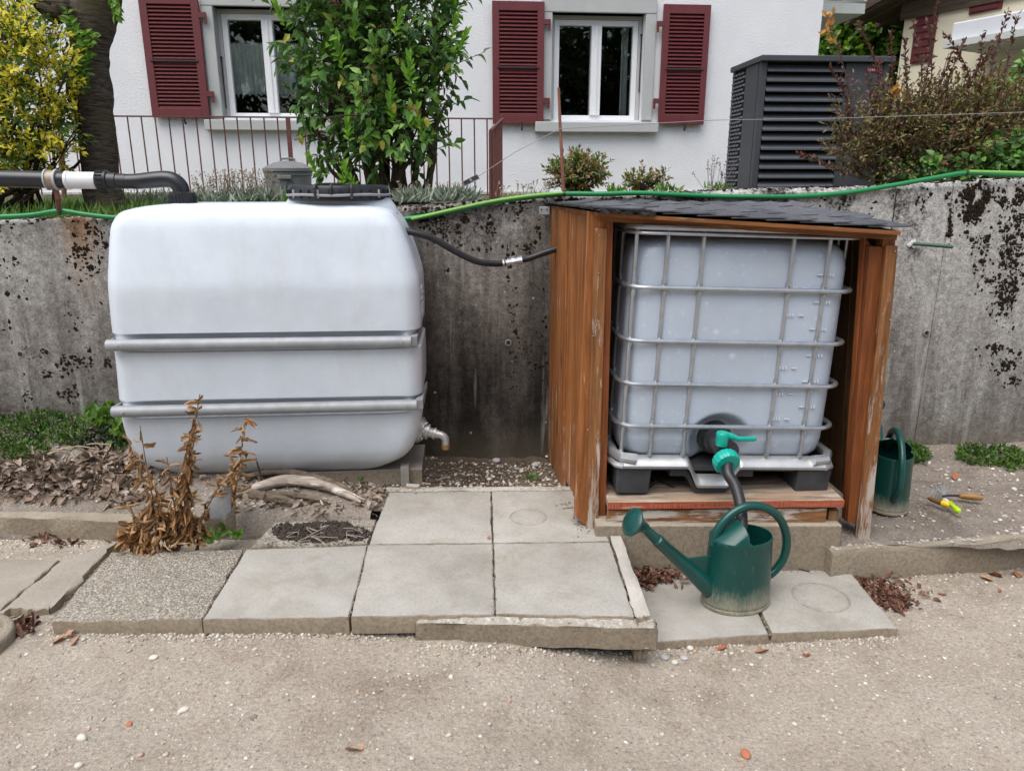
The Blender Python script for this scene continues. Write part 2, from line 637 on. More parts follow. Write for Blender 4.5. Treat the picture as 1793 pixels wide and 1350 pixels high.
def curl_leaf_mesh(name, rng, L=0.06, W=0.02, curl=1.0, mat=None):
    """a dry curled leaf: a 3 x 6 sheet bent across and along"""
    nu, nv = 6, 5
    V, F = [], []
    a0 = curl * (0.9 + rng.random()); b0 = curl * (0.5 + 0.9 * rng.random()) * (1 if rng.random() < .5 else -1)
    tw = rng.normal() * 0.7 * curl
    for i in range(nu):
        s = i / (nu - 1)
        w = W * math.sin(math.pi * (0.06 + 0.9 * s) ** 0.85) * (1 + 0.25 * rng.normal())
        bx = math.sin(b0 * s) / b0 * L if abs(b0) > .05 else s * L
        bz = (1 - math.cos(b0 * s)) / b0 * L if abs(b0) > .05 else 0
        for j in range(nv):
            q = (j / (nv - 1) - 0.5) * 2
            y = math.sin(a0 * q) / a0 * w; z = (1 - math.cos(a0 * q)) / a0 * w + 0.12 * w * rng.normal()
            ct, st = math.cos(tw * s), math.sin(tw * s)
            V.append((bx, y * ct - z * st, bz + y * st + z * ct))
    for i in range(nu - 1):
        for j in range(nv - 1):
            a = i * nv + j
            F.append((a, a + 1, a + nv + 1, a + nv))
    me = bpy.data.meshes.new(name)
    me.from_pydata(V, [], F)
    me.polygons.foreach_set('use_smooth', np.ones(len(F), bool))
    me.update()
    if mat: me.materials.append(mat)
    return me


def mesh_arrays(me):
    V = np.empty(len(me.vertices) * 3, np.float32); me.vertices.foreach_get('co', V)
    F = np.array([tuple(p.vertices) for p in me.polygons])
    return V.reshape(-1, 3), F


def rot_rand(rng, n, flat=1.0):
    """random rotation matrices, mostly about z when flat is small"""
    a = rng.random(n) * 6.283; b = rng.normal(size=n) * flat; c = rng.normal(size=n) * flat
    Z = np.zeros((n, 3, 3)); X = np.zeros((n, 3, 3)); Y = np.zeros((n, 3, 3))
    Z[:, 0, 0] = np.cos(a); Z[:, 0, 1] = -np.sin(a); Z[:, 1, 0] = np.sin(a); Z[:, 1, 1] = np.cos(a); Z[:, 2, 2] = 1
    X[:, 0, 0] = 1; X[:, 1, 1] = np.cos(b); X[:, 1, 2] = -np.sin(b); X[:, 2, 1] = np.sin(b); X[:, 2, 2] = np.cos(b)
    Y[:, 1, 1] = 1; Y[:, 0, 0] = np.cos(c); Y[:, 0, 2] = np.sin(c); Y[:, 2, 0] = -np.sin(c); Y[:, 2, 2] = np.cos(c)
    return Z @ X @ Y


def scatter(meshes, rng, P, S, flat=0.4):
    """copies of small meshes at points P, sizes S, joined as arrays"""
    parts = []
    arr = [mesh_arrays(m) for m in meshes]
    pick = rng.integers(len(arr), size=len(P))
    Rm = rot_rand(rng, len(P), flat)
    for q, (V, F) in enumerate(arr):
        ix = np.where(pick == q)[0]
        if len(ix) == 0: continue
        W = np.einsum('nij,vj->nvi', Rm[ix], V) * np.asarray(S)[ix][:, None, None] + np.asarray(P)[ix][:, None]
        FF = (F[None] + (np.arange(len(ix)) * len(V))[:, None, None]).reshape(-1, F.shape[1])
        parts.append((W.reshape(-1, 3), FF))
    return join(parts)

# ================================================================== SETTING
rng = np.random.default_rng(7)
WALL = Frame((0.2, 3.95, 0), math.atan(0.08))
HOUSE = Frame((0, 8.5, 0), math.atan(0.085))


def gz(x, y):
    x = np.asarray(x, float); y = np.asarray(y, float)
    z = np.interp(x, [-3, -1.4, -0.6, 0.0, 0.25, 0.5, 2.5], [0.1, 0.095, 0.085, 0.05, 0.0, -0.035, -0.035])
    z = z - 0.045 * sstep(2.72, 2.95, y) * sstep(-0.85, -1.15, x)
    b = fbm(x * 2.2, y * 2.2, 3, 3) * 0.022 + fbm(x * 11, y * 11, 5, 3) * 0.008
    return z + b * sstep(12, 5, np.abs(x) + np.abs(y))


def sheet(name, xs, ys, zf, mat, yaw=0.0):
    X, Y = np.meshgrid(xs, ys)
    Z = zf(X, Y)
    V = np.stack([X, Y, Z], -1).reshape(-1, 3)
    nx, ny = len(xs), len(ys)
    i = np.arange(ny - 1)[:, None] * nx + np.arange(nx - 1)[None]
    F = np.stack([i, i + 1, i + nx + 1, i + nx], -1).reshape(-1, 4)
    return tri_mesh(name, V, F, mat, smooth=True)


def sandmat(name, dark, mid, light, speck=0.8, fineb=0.6):
    m, t, p, out = _mat(name)
    k = NT(t)
    v = k.mapping(src='Position')
    col = k.ramp(k.noise(v, 2.3, 9, 0.7, 0.4), [(0.32, dark), (0.47, mid), (0.68, light)])
    f1 = k.noise(v, 85, 5, 0.7)
    f2 = k.noise(v, 330, 3, 0.7)
    col = k.mix(speck, col, k.ramp(f1, [(0.3, 0.42), (0.45, 0.92), (0.58, 1.06), (0.72, 1.6)]), 'MULTIPLY')
    col = k.mix(speck * 0.8, col, k.ramp(f2, [(0.3, 0.5), (0.5, 1.0), (0.72, 1.45)]), 'MULTIPLY')
    d = k.voro(v, 42); cs = k.sep(k.voro(v, 42, out='Color'))
    dot = k.math('MULTIPLY', k.ramp(d, [(0.16, 1), (0.24, 0)], 'LINEAR'), k.ramp(cs[0], [(0.72, 0), (0.74, 1)], 'CONSTANT'))
    col = k.mix(dot, col, k.ramp(cs[1], [(0, (0.25, 0.2, 0.16)), (0.4, (0.5, 0.45, 0.37)), (0.8, (0.62, 0.6, 0.56)), (1, (0.4, 0.24, 0.15))]))
    k.l(col, p.inputs['Base Color'])
    p.inputs['Roughness'].default_value = 0.95
    p.inputs['Specular IOR Level'].default_value = 0.15
    h = k.math('ADD', k.math('ADD', k.noise(v, 26, 8, 0.75), k.math('MULTIPLY', f1, 0.7)), k.math('MULTIPLY', dot, 0.6))
    k.bump(p, h, fineb, 0.012)
    return m


m_sand = sandmat('sand', (0.255, 0.21, 0.16), (0.355, 0.305, 0.247), (0.42, 0.37, 0.308), 0.9, 0.8)
m_soil = sandmat('soil', (0.14, 0.114, 0.09), (0.25, 0.212, 0.175), (0.33, 0.286, 0.242), 1.0, 1.0)
m_dark_soil = sandmat('dark_soil', (0.06, 0.045, 0.032), (0.11, 0.085, 0.062), (0.18, 0.145, 0.11), 0.95, 0.9)  # deeper tone for the strip between tank and shelter

xs = np.concatenate([[-400, -120, -40, -15, -7, -4.5], np.arange(-3.2, 3.6, 0.016), [4.5, 7, 15, 40, 120, 400]])
ys = np.concatenate([[-400, -120, -40, -15, -6, -2, 0.4], np.arange(1.2, 3.5, 0.012), [4, 6, 15, 60, 400]])
ground = tag(sheet('ground', xs, ys, gz, m_sand), 'pale gritty sand path in front of the slabs', kind='structure')


def soil_l(x, y):
    back = np.interp(x, [-3, -1.7, -0.7, -0.2, 0.6], [0.40, 0.36, 0.14, 0.09, 0.08])
    t = sstep(3.05, 3.75, y)
    return 0.155 - 0.3 * sstep(3.06, 2.93, y) + (back - 0.155) * t + fbm(x * 6, y * 6, 9, 4) * 0.03 * sstep(-0.3, -0.9, x) + fbm(x * 16, y * 16, 19, 3) * 0.018


def soil_r(x, y):
    return 0.105 + fbm(x * 5, y * 5, 29, 3) * 0.02 + fbm(x * 18, y * 18, 39, 3) * 0.01 - sstep(3.4, 4.1, y) * 0.02


tag(sheet('soil', np.arange(-4.2, -0.62, 0.02), np.arange(2.9, 4.1, 0.02), soil_l, m_soil), 'dry brown bed soil below the wall at the left', kind='structure')
tag(sheet('soil', np.arange(-0.64, 0.42, 0.016), np.arange(3.1, 4.1, 0.016), lambda x, y: soil_l(x, y) - 0.004, m_dark_soil), 'dark soil strip between tank and shelter', kind='structure')
tag(sheet('soil', np.arange(1.2, 4.6, 0.02), np.arange(2.83, 4.5, 0.02), soil_r, m_soil), 'grey brown bed soil right of the shelter', kind='structure')

# ---- terrace behind the wall
TOPS = [WALL.xz(u, v) for u, v in ((0, 389), (200, 378), (700, 363), (960, 346), (1270, 334), (1540, 326), (1793, 313))]
_tx = [a for a, b in TOPS]; _tz = [b for a, b in TOPS]


def wtop(x):
    return float(np.interp(x, [_tx[0] - 2] + _tx + [_tx[-1] + 2], [_tz[0] - 0.06] + _tz + [_tz[-1] + 0.05]))


def terr(X, Y):
    zt = np.interp(X, [-4, -2.2, -0.5, 0.2, 2.5], [1.37, 1.385, 1.42, 1.46, 1.53])
    t = sstep(4.0, 8.0, Y)
    return zt * (1 - t) + 1.455 * t + fbm(X * 3, Y * 3, 77, 3) * 0.02


m_turf = MAT('turf_soil', (0.05, 0.06, 0.025), (0.1, 0.09, 0.05), 8, 0.95, 0.6, 60, 0.02)
TX = np.concatenate([[-400, -100, -30, -12, -7], np.arange(-5, 5.2, 0.1), [7, 12, 30, 100, 400]])
TYs = np.concatenate([np.arange(0, 5.0, 0.1), [6, 8, 12, 20, 40, 100, 400]])
_X, _Y = np.meshgrid(TX, TYs)
_WX = WALL.o.x + WALL.ax.x * _X + WALL.ay.x * (_Y + 0.1); _WY = WALL.o.y + WALL.ax.y * _X + WALL.ay.y * (_Y + 0.1)
_V = np.stack([_WX, _WY, terr(np.clip(_WX, -4, 4), _WY)], -1).reshape(-1, 3)
_nx, _ny = len(TX), len(TYs)
_i = np.arange(_ny - 1)[:, None] * _nx + np.arange(_nx - 1)[None]
_F = np.stack([_i, _i + 1, _i + _nx + 1, _i + _nx], -1).reshape(-1, 4)
tag(tri_mesh('terrace', _V, _F, m_turf, smooth=True), 'planted terrace between the retaining wall and the house', kind='structure')

# ------------------------------------------------------------------ retaining wall
def wallmat():
    m, t, p, out = _mat('old_concrete')
    k = NT(t)
    v = k.mapping(src='Position')
    pos = k.sep(v)
    vs = k.mapping((1.0, 1.0, 0.12), src='Position')
    big = k.noise(v, 1.9, 9, 0.68)
    streak = k.noise(vs, 8, 8, 0.7, 0.3)
    streak2 = k.noise(k.mapping((1, 1, 0.07), src='Position', loc=(4, 0, 2)), 16, 6, 0.6)
    fine = k.noise(v, 110, 5, 0.7)
    mid = k.noise(v, 28, 7, 0.75)
    # tone by x: darkest between tank and shelter, palest at the right end
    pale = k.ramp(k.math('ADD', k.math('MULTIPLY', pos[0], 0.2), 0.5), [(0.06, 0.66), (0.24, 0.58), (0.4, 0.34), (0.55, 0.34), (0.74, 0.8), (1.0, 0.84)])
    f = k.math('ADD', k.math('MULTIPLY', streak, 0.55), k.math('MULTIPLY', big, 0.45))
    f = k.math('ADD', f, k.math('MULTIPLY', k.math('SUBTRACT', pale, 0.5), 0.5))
    f = k.math('ADD', f, k.math('MULTIPLY', k.math('SUBTRACT', pos[2], 0.95), 0.2))  # darker towards the bottom
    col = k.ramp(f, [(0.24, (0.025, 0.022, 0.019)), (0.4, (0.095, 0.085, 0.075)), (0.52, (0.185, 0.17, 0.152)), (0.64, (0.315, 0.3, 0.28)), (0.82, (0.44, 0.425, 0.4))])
    col = k.mix(0.85, col, k.ramp(mid, [(0.3, 0.45), (0.5, 1.0), (0.68, 1.45)]), 'MULTIPLY')
    col = k.mix(0.8, col, k.ramp(fine, [(0.3, 0.45), (0.5, 1.0), (0.68, 1.5)]), 'MULTIPLY')
    # pale runs of lime
    run = k.ramp(streak2, [(0.6, 0), (0.72, 1)])
    col = k.mix(k.math('MULTIPLY', run, 0.45), col, (0.5, 0.48, 0.44))
    # brown run below the rusty post at the left
    def spotx(x0, w):
        d = k.math('ABSOLUTE', k.math('SUBTRACT', pos[0], x0))
        d = k.math('ADD', d, k.math('MULTIPLY', k.math('SUBTRACT', mid, 0.5), 0.08))
        return k.ramp(k.math('DIVIDE', d, w), [(0.3, 1), (1.0, 0)])
    zt = k.ramp(k.math('MULTIPLY', k.math('SUBTRACT', pos[2], 0.95), 2.2), [(0, 0), (0.55, 0.35), (1, 1)])
    col = k.mix(k.math('MULTIPLY', k.math('MULTIPLY', spotx(-2.17, 0.11), zt), 0.75), col, (0.36, 0.19, 0.075))
    z2 = k.ramp(k.math('MULTIPLY', pos[2], 0.8), [(0.05, 0), (0.3, 1), (0.75, 1), (0.85, 0)])
    col = k.mix(k.math('MULTIPLY', k.math('MULTIPLY', spotx(2.36, 0.05), z2), k.ramp(streak, [(0.4, 0.1), (0.6, 0.85)])), col, (0.6, 0.58, 0.54))
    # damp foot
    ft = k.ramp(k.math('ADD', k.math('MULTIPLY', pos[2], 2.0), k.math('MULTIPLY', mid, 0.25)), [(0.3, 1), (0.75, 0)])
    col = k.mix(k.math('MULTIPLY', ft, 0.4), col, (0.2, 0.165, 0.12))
    # black lichen freckles, thickest along the top
    top = k.ramp(k.math('SUBTRACT', pos[2], 0.6), [(0.0, 0.0), (0.55, 0.03), (0.9, 0.12)])
    fr = k.noise(v, 44, 7, 0.8)
    grp = k.noise(k.mapping((1, 1, 0.7), src='Position', loc=(2, 5, 1)), 4.0, 6, 0.7)
    q = k.math('ADD', k.math('ADD', k.math('MULTIPLY', fr, 0.55), k.math('MULTIPLY', grp, 0.6)), top)
    fm = k.ramp(q, [(0.70, 0), (0.79, 1)])
    col = k.mix(k.math('MULTIPLY', fm, 0.92), col, (0.016, 0.012, 0.009))
    # bare chips
    d = k.voro(k.mapping(src='Position', loc=(1, 2, 3)), 26); cs = k.sep(k.voro(k.mapping(src='Position', loc=(1, 2, 3)), 26, out='Color'))
    chip = k.math('MULTIPLY', k.ramp(k.math('ADD', d, k.math('MULTIPLY', fine, 0.2)), [(0.24, 1), (0.3, 0)]), k.ramp(cs[0], [(0.93, 0), (0.95, 0.8)], 'CONSTANT'))
    col = k.mix(chip, col, (0.42, 0.41, 0.38))
    k.l(col, p.inputs['Base Color'])
    p.inputs['Roughness'].default_value = 0.93
    p.inputs['Specular IOR Level'].default_value = 0.15
    h = k.math('ADD', k.math('ADD', k.math('MULTIPLY', fine, 0.4), mid), k.math('MULTIPLY', fm, 0.5))
    k.bump(p, h, 0.55, 0.012)
    return m


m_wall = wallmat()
wall = thing('retaining_wall', 'long stained concrete retaining wall with black moss behind the tanks', 'wall', WALL.pt(0, 0, 0), WALL.yaw)


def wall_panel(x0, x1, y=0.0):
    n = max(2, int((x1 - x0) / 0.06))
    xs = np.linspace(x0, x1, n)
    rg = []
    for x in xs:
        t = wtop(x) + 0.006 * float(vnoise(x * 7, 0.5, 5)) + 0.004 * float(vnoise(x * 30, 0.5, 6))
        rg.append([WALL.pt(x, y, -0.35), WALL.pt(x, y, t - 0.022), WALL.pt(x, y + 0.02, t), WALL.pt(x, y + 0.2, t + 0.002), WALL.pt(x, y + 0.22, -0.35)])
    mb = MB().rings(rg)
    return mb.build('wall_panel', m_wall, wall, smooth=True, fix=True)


xj, _ = WALL.xz(1562, 400)
xk, _ = WALL.xz(1660, 400)
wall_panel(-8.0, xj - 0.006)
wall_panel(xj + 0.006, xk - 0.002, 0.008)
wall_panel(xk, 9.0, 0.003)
mb = MB(); mb.hexa([WALL.pt(xj - 0.03, 0.05, -0.3), WALL.pt(xj + 0.03, 0.05, -0.3), WALL.pt(xj + 0.03, 0.2, -0.3), WALL.pt(xj - 0.03, 0.2, -0.3)],
                   [WALL.pt(xj - 0.03, 0.05, wtop(xj) - 0.02), WALL.pt(xj + 0.03, 0.05, wtop(xj) - 0.02), WALL.pt(xj + 0.03, 0.19, wtop(xj) - 0.02), WALL.pt(xj - 0.03, 0.19, wtop(xj) - 0.02)])
mb.build('joint_filler', MAT('joint_filler', (0.05, 0.045, 0.04)), wall)
# tie holes left from casting the wall
mb = MB()
for u, v in ((1622, 583), (36, 620), (890, 600)):
    x, z = WALL.xz(u, v)
    mb.lathe([(0.013, 0.0), (0.019, 0.0), (0.017, 0.006), (0.0125, 0.006)], 14, WALL.pt(x, 0.002, z), capa=False, capb=False, axis=-WALL.ay)
mb.build('tie_hole_rim', MAT('tie_rim', (0.22, 0.2, 0.18), (0.3, 0.28, 0.26), 30, 0.9), wall, fix=False)
mb = MB()
for u, v in ((1622, 583), (36, 620), (890, 600)):
    x, z = WALL.xz(u, v)
    mb.lathe([(0.0125, 0.0), (0.0125, 0.0055)], 14, WALL.pt(x, 0.002, z), axis=-WALL.ay)
mb.build('tie_hole', MAT('tie_hole', (0.02, 0.018, 0.016)), wall)

# moss cushions: patches given as wall areas (centre, spread, how many)
patches = []
for u, v, ru, rv, n in ((165, 430, 32, 42, 300), (150, 475, 40, 60, 150), (20, 420, 25, 40, 120), (130, 420, 14, 35, 90), (235, 400, 9, 50, 60), (110, 640, 60, 30, 260), (180, 640, 28, 10, 120),
                        (45, 690, 10, 8, 40), (125, 690, 15, 14, 60), (60, 600, 60, 45, 90), (30, 470, 20, 60, 90), (105, 590, 25, 40, 60), (50, 395, 40, 8, 80), (190, 396, 10, 30, 90), (140, 560, 30, 60, 50), (810, 385, 55, 12, 300), (790, 400, 42, 28, 340), (860, 400, 30, 35, 240), (925, 375, 25, 40, 320),
                        (930, 430, 22, 60, 180), (895, 480, 10, 70, 120), (900, 600, 10, 70, 130), (920, 640, 15, 40, 110), (945, 560, 14, 90, 120), (740, 378, 16, 14, 100), (880, 352, 40, 4, 120), (760, 440, 26, 30, 60),
                        (1000, 350, 40, 5, 150), (1130, 348, 90, 6, 200), (1240, 352, 50, 8, 120), (1706, 352, 16, 26, 260), (1712, 375, 20, 40, 220), (1735, 350, 22, 18, 120), (1660, 355, 5, 28, 120), (1664, 395, 4, 22, 60), (1775, 345, 16, 16, 90),
                        (1768, 450, 16, 70, 220), (1755, 520, 20, 40, 110), (1785, 400, 12, 60, 120), (1610, 348, 10, 16, 50), (1633, 345, 8, 10, 30), (1742, 615, 24, 12, 70), (1760, 640, 22, 14, 70),
                        (1775, 660, 18, 14, 70), (1440, 350, 60, 6, 60), (1500, 360, 40, 12, 50), (1722, 450, 12, 60, 60)):
    patches.append((u, v, ru, rv, int(n * (3.2 if u < 1000 else 1.9))))
Ps, Ss = [], []
for u, v, ru, rv, n in patches:
    uu = u + rng.normal(size=n) * ru * 0.62
    vv = v + rng.normal(size=n) * rv * 0.62
    q = fbm(uu * 0.07, vv * 0.05, 31, 3)
    for a, b, w in zip(uu, vv, q):
        if w < -0.12: continue
        x, z = WALL.xz(a, b)
        if z > wtop(x) - 0.015 or z < 0: continue
        Ps.append(WALL.pt(x, 0.002 + (0.008 if xj < x < xk else 0), z))
        Ss.append(0.0025 + 0.0065 * rng.random() ** 2.5 * (1.3 if w > 0.1 else 0.8))
Ps = np.array([tuple(p) for p in Ps]); Ss = np.array(Ss)
n = len(Ps)
Vv = ICO_V[None] * (1 + rng.normal(size=(n, 12, 1)) * 0.25) * Ss[:, None, None]
Vv = Vv * np.stack([1 + .5 * rng.random(n), np.full(n, 0.32), 1 + .6 * rng.random(n)], 1)[:, None]
ca, sa = math.cos(WALL.yaw), math.sin(WALL.yaw)
Vv = np.stack([Vv[..., 0] * ca - Vv[..., 1] * sa, Vv[..., 0] * sa + Vv[..., 1] * ca, Vv[..., 2]], -1) + Ps[:, None]
Ff = (ICO_F[None] + (np.arange(n) * 12)[:, None, None]).reshape(-1, 3)
m_moss = MAT('black_moss', (0.012, 0.009, 0.006), (0.032, 0.022, 0.013), 60, 0.98, 0.5, 300, 0.003, spec=0.1)
tag(tri_mesh('moss', Vv.reshape(-1, 3), Ff, m_moss, wall, smooth=True), kind='stuff')

# moss and crumbs along the wall's top edge
Px, Sx = [], []
for i in range(900):
    x = rng.uniform(_tx[0] - .3, _tx[-1] + .3)
    if vnoise(x * 3, 1.0, 4) < -0.1: continue
    Px.append(WALL.pt(x, rng.uniform(0.0, 0.19), wtop(x) + 0.001)); Sx.append(0.004 + 0.012 * rng.random() ** 2)
V, F = pebbles(rng, np.array([tuple(p) for p in Px]), np.array(Sx), 0.5)
tag(tri_mesh('moss', V, F, m_moss, wall, smooth=True), kind='stuff')

# ------------------------------------------------------------------ white house
m_stucco = MAT('white_stucco', (0.74, 0.745, 0.76), (0.8, 0.805, 0.82), 3, 0.9, 0.5, 60, 0.012, spec=0.2, bdetail=4)
m_trim = MAT('grey_stone_trim', (0.42, 0.43, 0.42), (0.47, 0.48, 0.47), 6, 0.8, 0.1, 80)
m_pvc = MAT('white_window_frame', (0.78, 0.79, 0.8), None, 6, 0.35)
m_red = MAT('dark_red_paint', (0.12, 0.021, 0.024), (0.145, 0.027, 0.03), 9, 0.5, 0.1, 60)
m_red_slat = MAT('dark_red_slat', (0.1, 0.014, 0.017), (0.12, 0.019, 0.022), 9, 0.5, 0.1, 60)
m_iron = MAT('dark_iron', (0.03, 0.02, 0.02), None, 9, 0.6)
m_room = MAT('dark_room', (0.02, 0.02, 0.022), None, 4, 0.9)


def glassmat():
    m, t, p, out = _mat('window_glass')
    k = NT(t)
    tr = k.n('ShaderNodeBsdfTransparent'); tr.inputs[0].default_value = (0.93, 0.95, 0.94, 1)
    gl = k.n('ShaderNodeBsdfGlossy'); gl.inputs['Roughness'].default_value = 0.01
    fr = k.n('ShaderNodeFresnel'); fr.inputs['IOR'].default_value = 1.62
    mx = k.n('ShaderNodeMixShader')
    k.l(fr.outputs[0], mx.inputs[0]); k.l(tr.outputs[0], mx.inputs[1]); k.l(gl.outputs[0], mx.inputs[2])
    k.l(mx.outputs[0], out.inputs['Surface'])
    return m


m_glass = glassmat()
house = thing('white_house', 'white stucco house with dark red shutters above the retaining wall', 'house', HOUSE.pt(0, 0, 1.3), HOUSE.yaw)
hb = lambda x, y, z: HOUSE.pt(x, y, z)
xe = HOUSE.xz(1436, 60)[0]                        # right corner of the house
xl0 = -9.0
OP = []
for (uL, uR, vB) in ((381, 589, 205), (966, 1127, 213)):
    a = HOUSE.xz(uL, 100)[0]; b = HOUSE.xz(uR, 100)[0]
    OP.append([a, b, HOUSE.xz((uL + uR) / 2, vB)[1], 0])
zt = HOUSE.xz(1050, 24)[1]
w1 = OP[1][1] - OP[1][0]
OP[0][1] = OP[0][0] + w1
for o in OP: o[3] = zt
zb = (OP[0][2] + OP[1][2]) / 2
for o in OP: o[2] = zb
ZT = 5.6
mb = MB()
xsx = [xl0, OP[0][0], OP[0][1], OP[1][0], OP[1][1], xe]
for i in range(5):
    a, b = xsx[i], xsx[i + 1]
    if i in (1, 3):
        mb.box(((a + b) / 2, 0.15, (1.2 + zb) / 2), (b - a, 0.3, zb - 1.2), hb)
        mb.box(((a + b) / 2, 0.15, (ZT + zt) / 2), (b - a, 0.3, ZT - zt), hb)
    else:
        mb.box(((a + b) / 2, 0.15, (1.2 + ZT) / 2), (b - a, 0.3, ZT - 1.2), hb)
mb.box((xe - 0.15, 4.3, 3.4), (0.3, 8.0, 4.4), hb)
mb.box((xl0 + 0.15, 4.3, 3.4), (0.3, 8.0, 4.4), hb)
mb.box(((xe + xl0) / 2, 8.45, 3.4), (xe - xl0, 0.3, 4.4), hb)
mb.build('wall', m_stucco, house)
mb = MB(); mb.box(((xl0 + xe) / 2, -0.012, 1.3), (xe - xl0, 0.024, 0.36), hb)
mb.build('plinth', m_trim, house)
mb = MB(); mb.hexa([hb(xl0 - .5, -.5, ZT + .005), hb(xe + .5, -.5, ZT + .005), hb(xe + .5, 9.1, ZT + .005), hb(xl0 - .5, 9.1, ZT + .005)],
                   [hb(xl0 - .5, -.5, ZT + .15), hb(xe + .5, -.5, ZT + .15), hb(xe - 1, 4.3, ZT + 2.4), hb(xl0 + 1, 4.3, ZT + 2.4)])
mb.build('roof', MAT('roof_tiles', (0.16, 0.06, 0.035), (0.24, 0.1, 0.06), 8, 0.85), house)
# balcony at the right-hand end, seen above the hedge
bx, bz = HOUSE.xz(1442, 25, 1.6)
bx1, _ = HOUSE.xz(1512, 10, 1.6)
mb = MB()
mb.box(((bx + bx1) / 2 - .05, 2.4, bz + 0.06), (bx1 - bx + .1, 1.7, 0.12), hb)
m_balc = MAT('pale_grey_render', (0.5, 0.52, 0.5), (0.56, 0.58, 0.56), 6, 0.85)
bal = mb.build('balcony', m_balc, house)
for i in range(2):
    w = (bx1 - bx) / 2
    mb = MB(); mb.box((bx + w * (i + .5), 1.58, bz + 0.58), (w - 0.03, 0.05, 0.86), hb)
    mb.build('panel', m_balc, bal, bevel=0.02)
mb = MB(); mb.box((bx1 + .02, 2.4, bz + 0.58), (0.05, 1.6, 0.86), hb); mb.build('panel', m_balc, bal, bevel=0.01)

for wi, (a, b, z0, z1) in enumerate(OP):
    wnd = MB()
    # stone surround proud of the wall
    sw = 0.115
    wnd.box((a - sw / 2, 0.12, (z0 + z1) / 2), (sw, 0.3, z1 - z0), hb)
    wnd.box((b + sw / 2, 0.12, (z0 + z1) / 2), (sw, 0.3, z1 - z0), hb)
    wnd.box(((a + b) / 2, 0.12, z1 + 0.075), (b - a + 2 * sw, 0.31, 0.15), hb)
    W = wnd.build('window', m_trim, house, bevel=0.006)
    mb = MB(); mb.hexa([hb(a - .18, -.09, z0 - .13), hb(b + .18, -.09, z0 - .13), hb(b + .18, .25, z0 - .13), hb(a - .18, .25, z0 - .13)],
                       [hb(a - .18, -.09, z0 - .025), hb(b + .18, -.09, z0 - .025), hb(b + .18, .25, z0 - .002), hb(a - .18, .25, z0 - .002)])
    mb.build('sill', m_trim, W, bevel=0.008)
    # outer rebate of the reveal
    mb = MB()
    for x in (a + .02, b - .02): mb.box((x, 0.15, (z0 + z1) / 2), (0.04, 0.08, z1 - z0 - .002), hb)
    mb.box(((a + b) / 2, 0.15, z1 - .022), (b - a - .08, 0.08, 0.04), hb)
    mb.build('reveal', m_trim, W, bevel=0.004)
    f = 0.055
    mb = MB()
    A, B, Z0, Z1 = a + .042, b - .042, z0 + .002, z1 - .045
    mb.box((A + f / 2, .15, (Z0 + Z1) / 2), (f, .07, Z1 - Z0), hb)
    mb.box((B - f / 2, .15, (Z0 + Z1) / 2), (f, .07, Z1 - Z0), hb)
    mb.box(((A + B) / 2, .15, Z0 + f / 2), (B - A - 2 * f, .07, f), hb)
    mb.box(((A + B) / 2, .15, Z1 - f / 2), (B - A - 2 * f, .07, f), hb)
    mb.box(((A + B) / 2, .135, (Z0 + Z1) / 2), (0.11, .09, Z1 - Z0 - 2 * f), hb)
    mb.box(((A + B) / 2, .085, (Z0 + Z1) / 2), (0.028, .012, Z1 - Z0 - 2 * f), hb)
    mb.build('frame', m_pvc, W, bevel=0.005)
    for s in (0, 1):
        x0 = A + f if s == 0 else (A + B) / 2 + .055
        x1 = (A + B) / 2 - .055 if s == 0 else B - f
        mb = MB(); mb.box(((x0 + x1) / 2, .165, (Z0 + Z1) / 2), (x1 - x0 + .01, .006, Z1 - Z0 - 2 * f + .01), hb)
        mb.build('pane', m_glass, W)
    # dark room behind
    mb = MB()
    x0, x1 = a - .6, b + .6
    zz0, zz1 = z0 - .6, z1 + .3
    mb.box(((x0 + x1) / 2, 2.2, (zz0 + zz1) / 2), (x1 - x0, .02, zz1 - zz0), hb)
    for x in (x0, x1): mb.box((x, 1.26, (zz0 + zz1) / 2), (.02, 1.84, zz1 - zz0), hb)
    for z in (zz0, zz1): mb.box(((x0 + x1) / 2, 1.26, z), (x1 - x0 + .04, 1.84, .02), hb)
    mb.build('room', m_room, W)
    # storm rod beside the frame
    p0 = hb(b - .012, .09, z0 + .3); p1 = hb(b - .012, .09, z0 + .88)
    if wi == 0: p0, p1 = hb(a + .012, .09, z0 + .1), hb(a + .012, .09, z0 + .6)
    mb = MB(); mb.tube([p0, p1], .006, 6); mb.lathe([(0.0, -.016), (.016, 0), (0.0, .016)], 8, p1)
    mb.build('crank_rod', m_iron, W, smooth=True)


def curtain(name, x0, x1, z0, z1, y, amp, waves, mat, parent, edge=0.0):
    V, F = [], []
    nx, nz = 80, 24
    for j in range(nz + 1):
        for i in range(nx + 1):
            s = i / nx; q = j / nz
            x = x0 + (x1 - x0) * s
            yy = y + amp * math.sin(s * waves * 6.283 + q * 0.6) * (0.55 + 0.45 * (1 - q))
            z = z0 + (z1 - z0) * q
            if j == 0: z += edge * (abs(math.sin(s * 22)))
            if j == nz: z += 0.012 * math.sin(s * waves * 6.283 * 2)
            V.append(hb(x, yy, z))
    for j in range(nz):
        for i in range(nx):
            p = j * (nx + 1) + i
            F.append((p, p + 1, p + nx + 2, p + nx + 1))
    return tri_mesh(name, [tuple(p) for p in V], F, mat, parent, smooth=True)


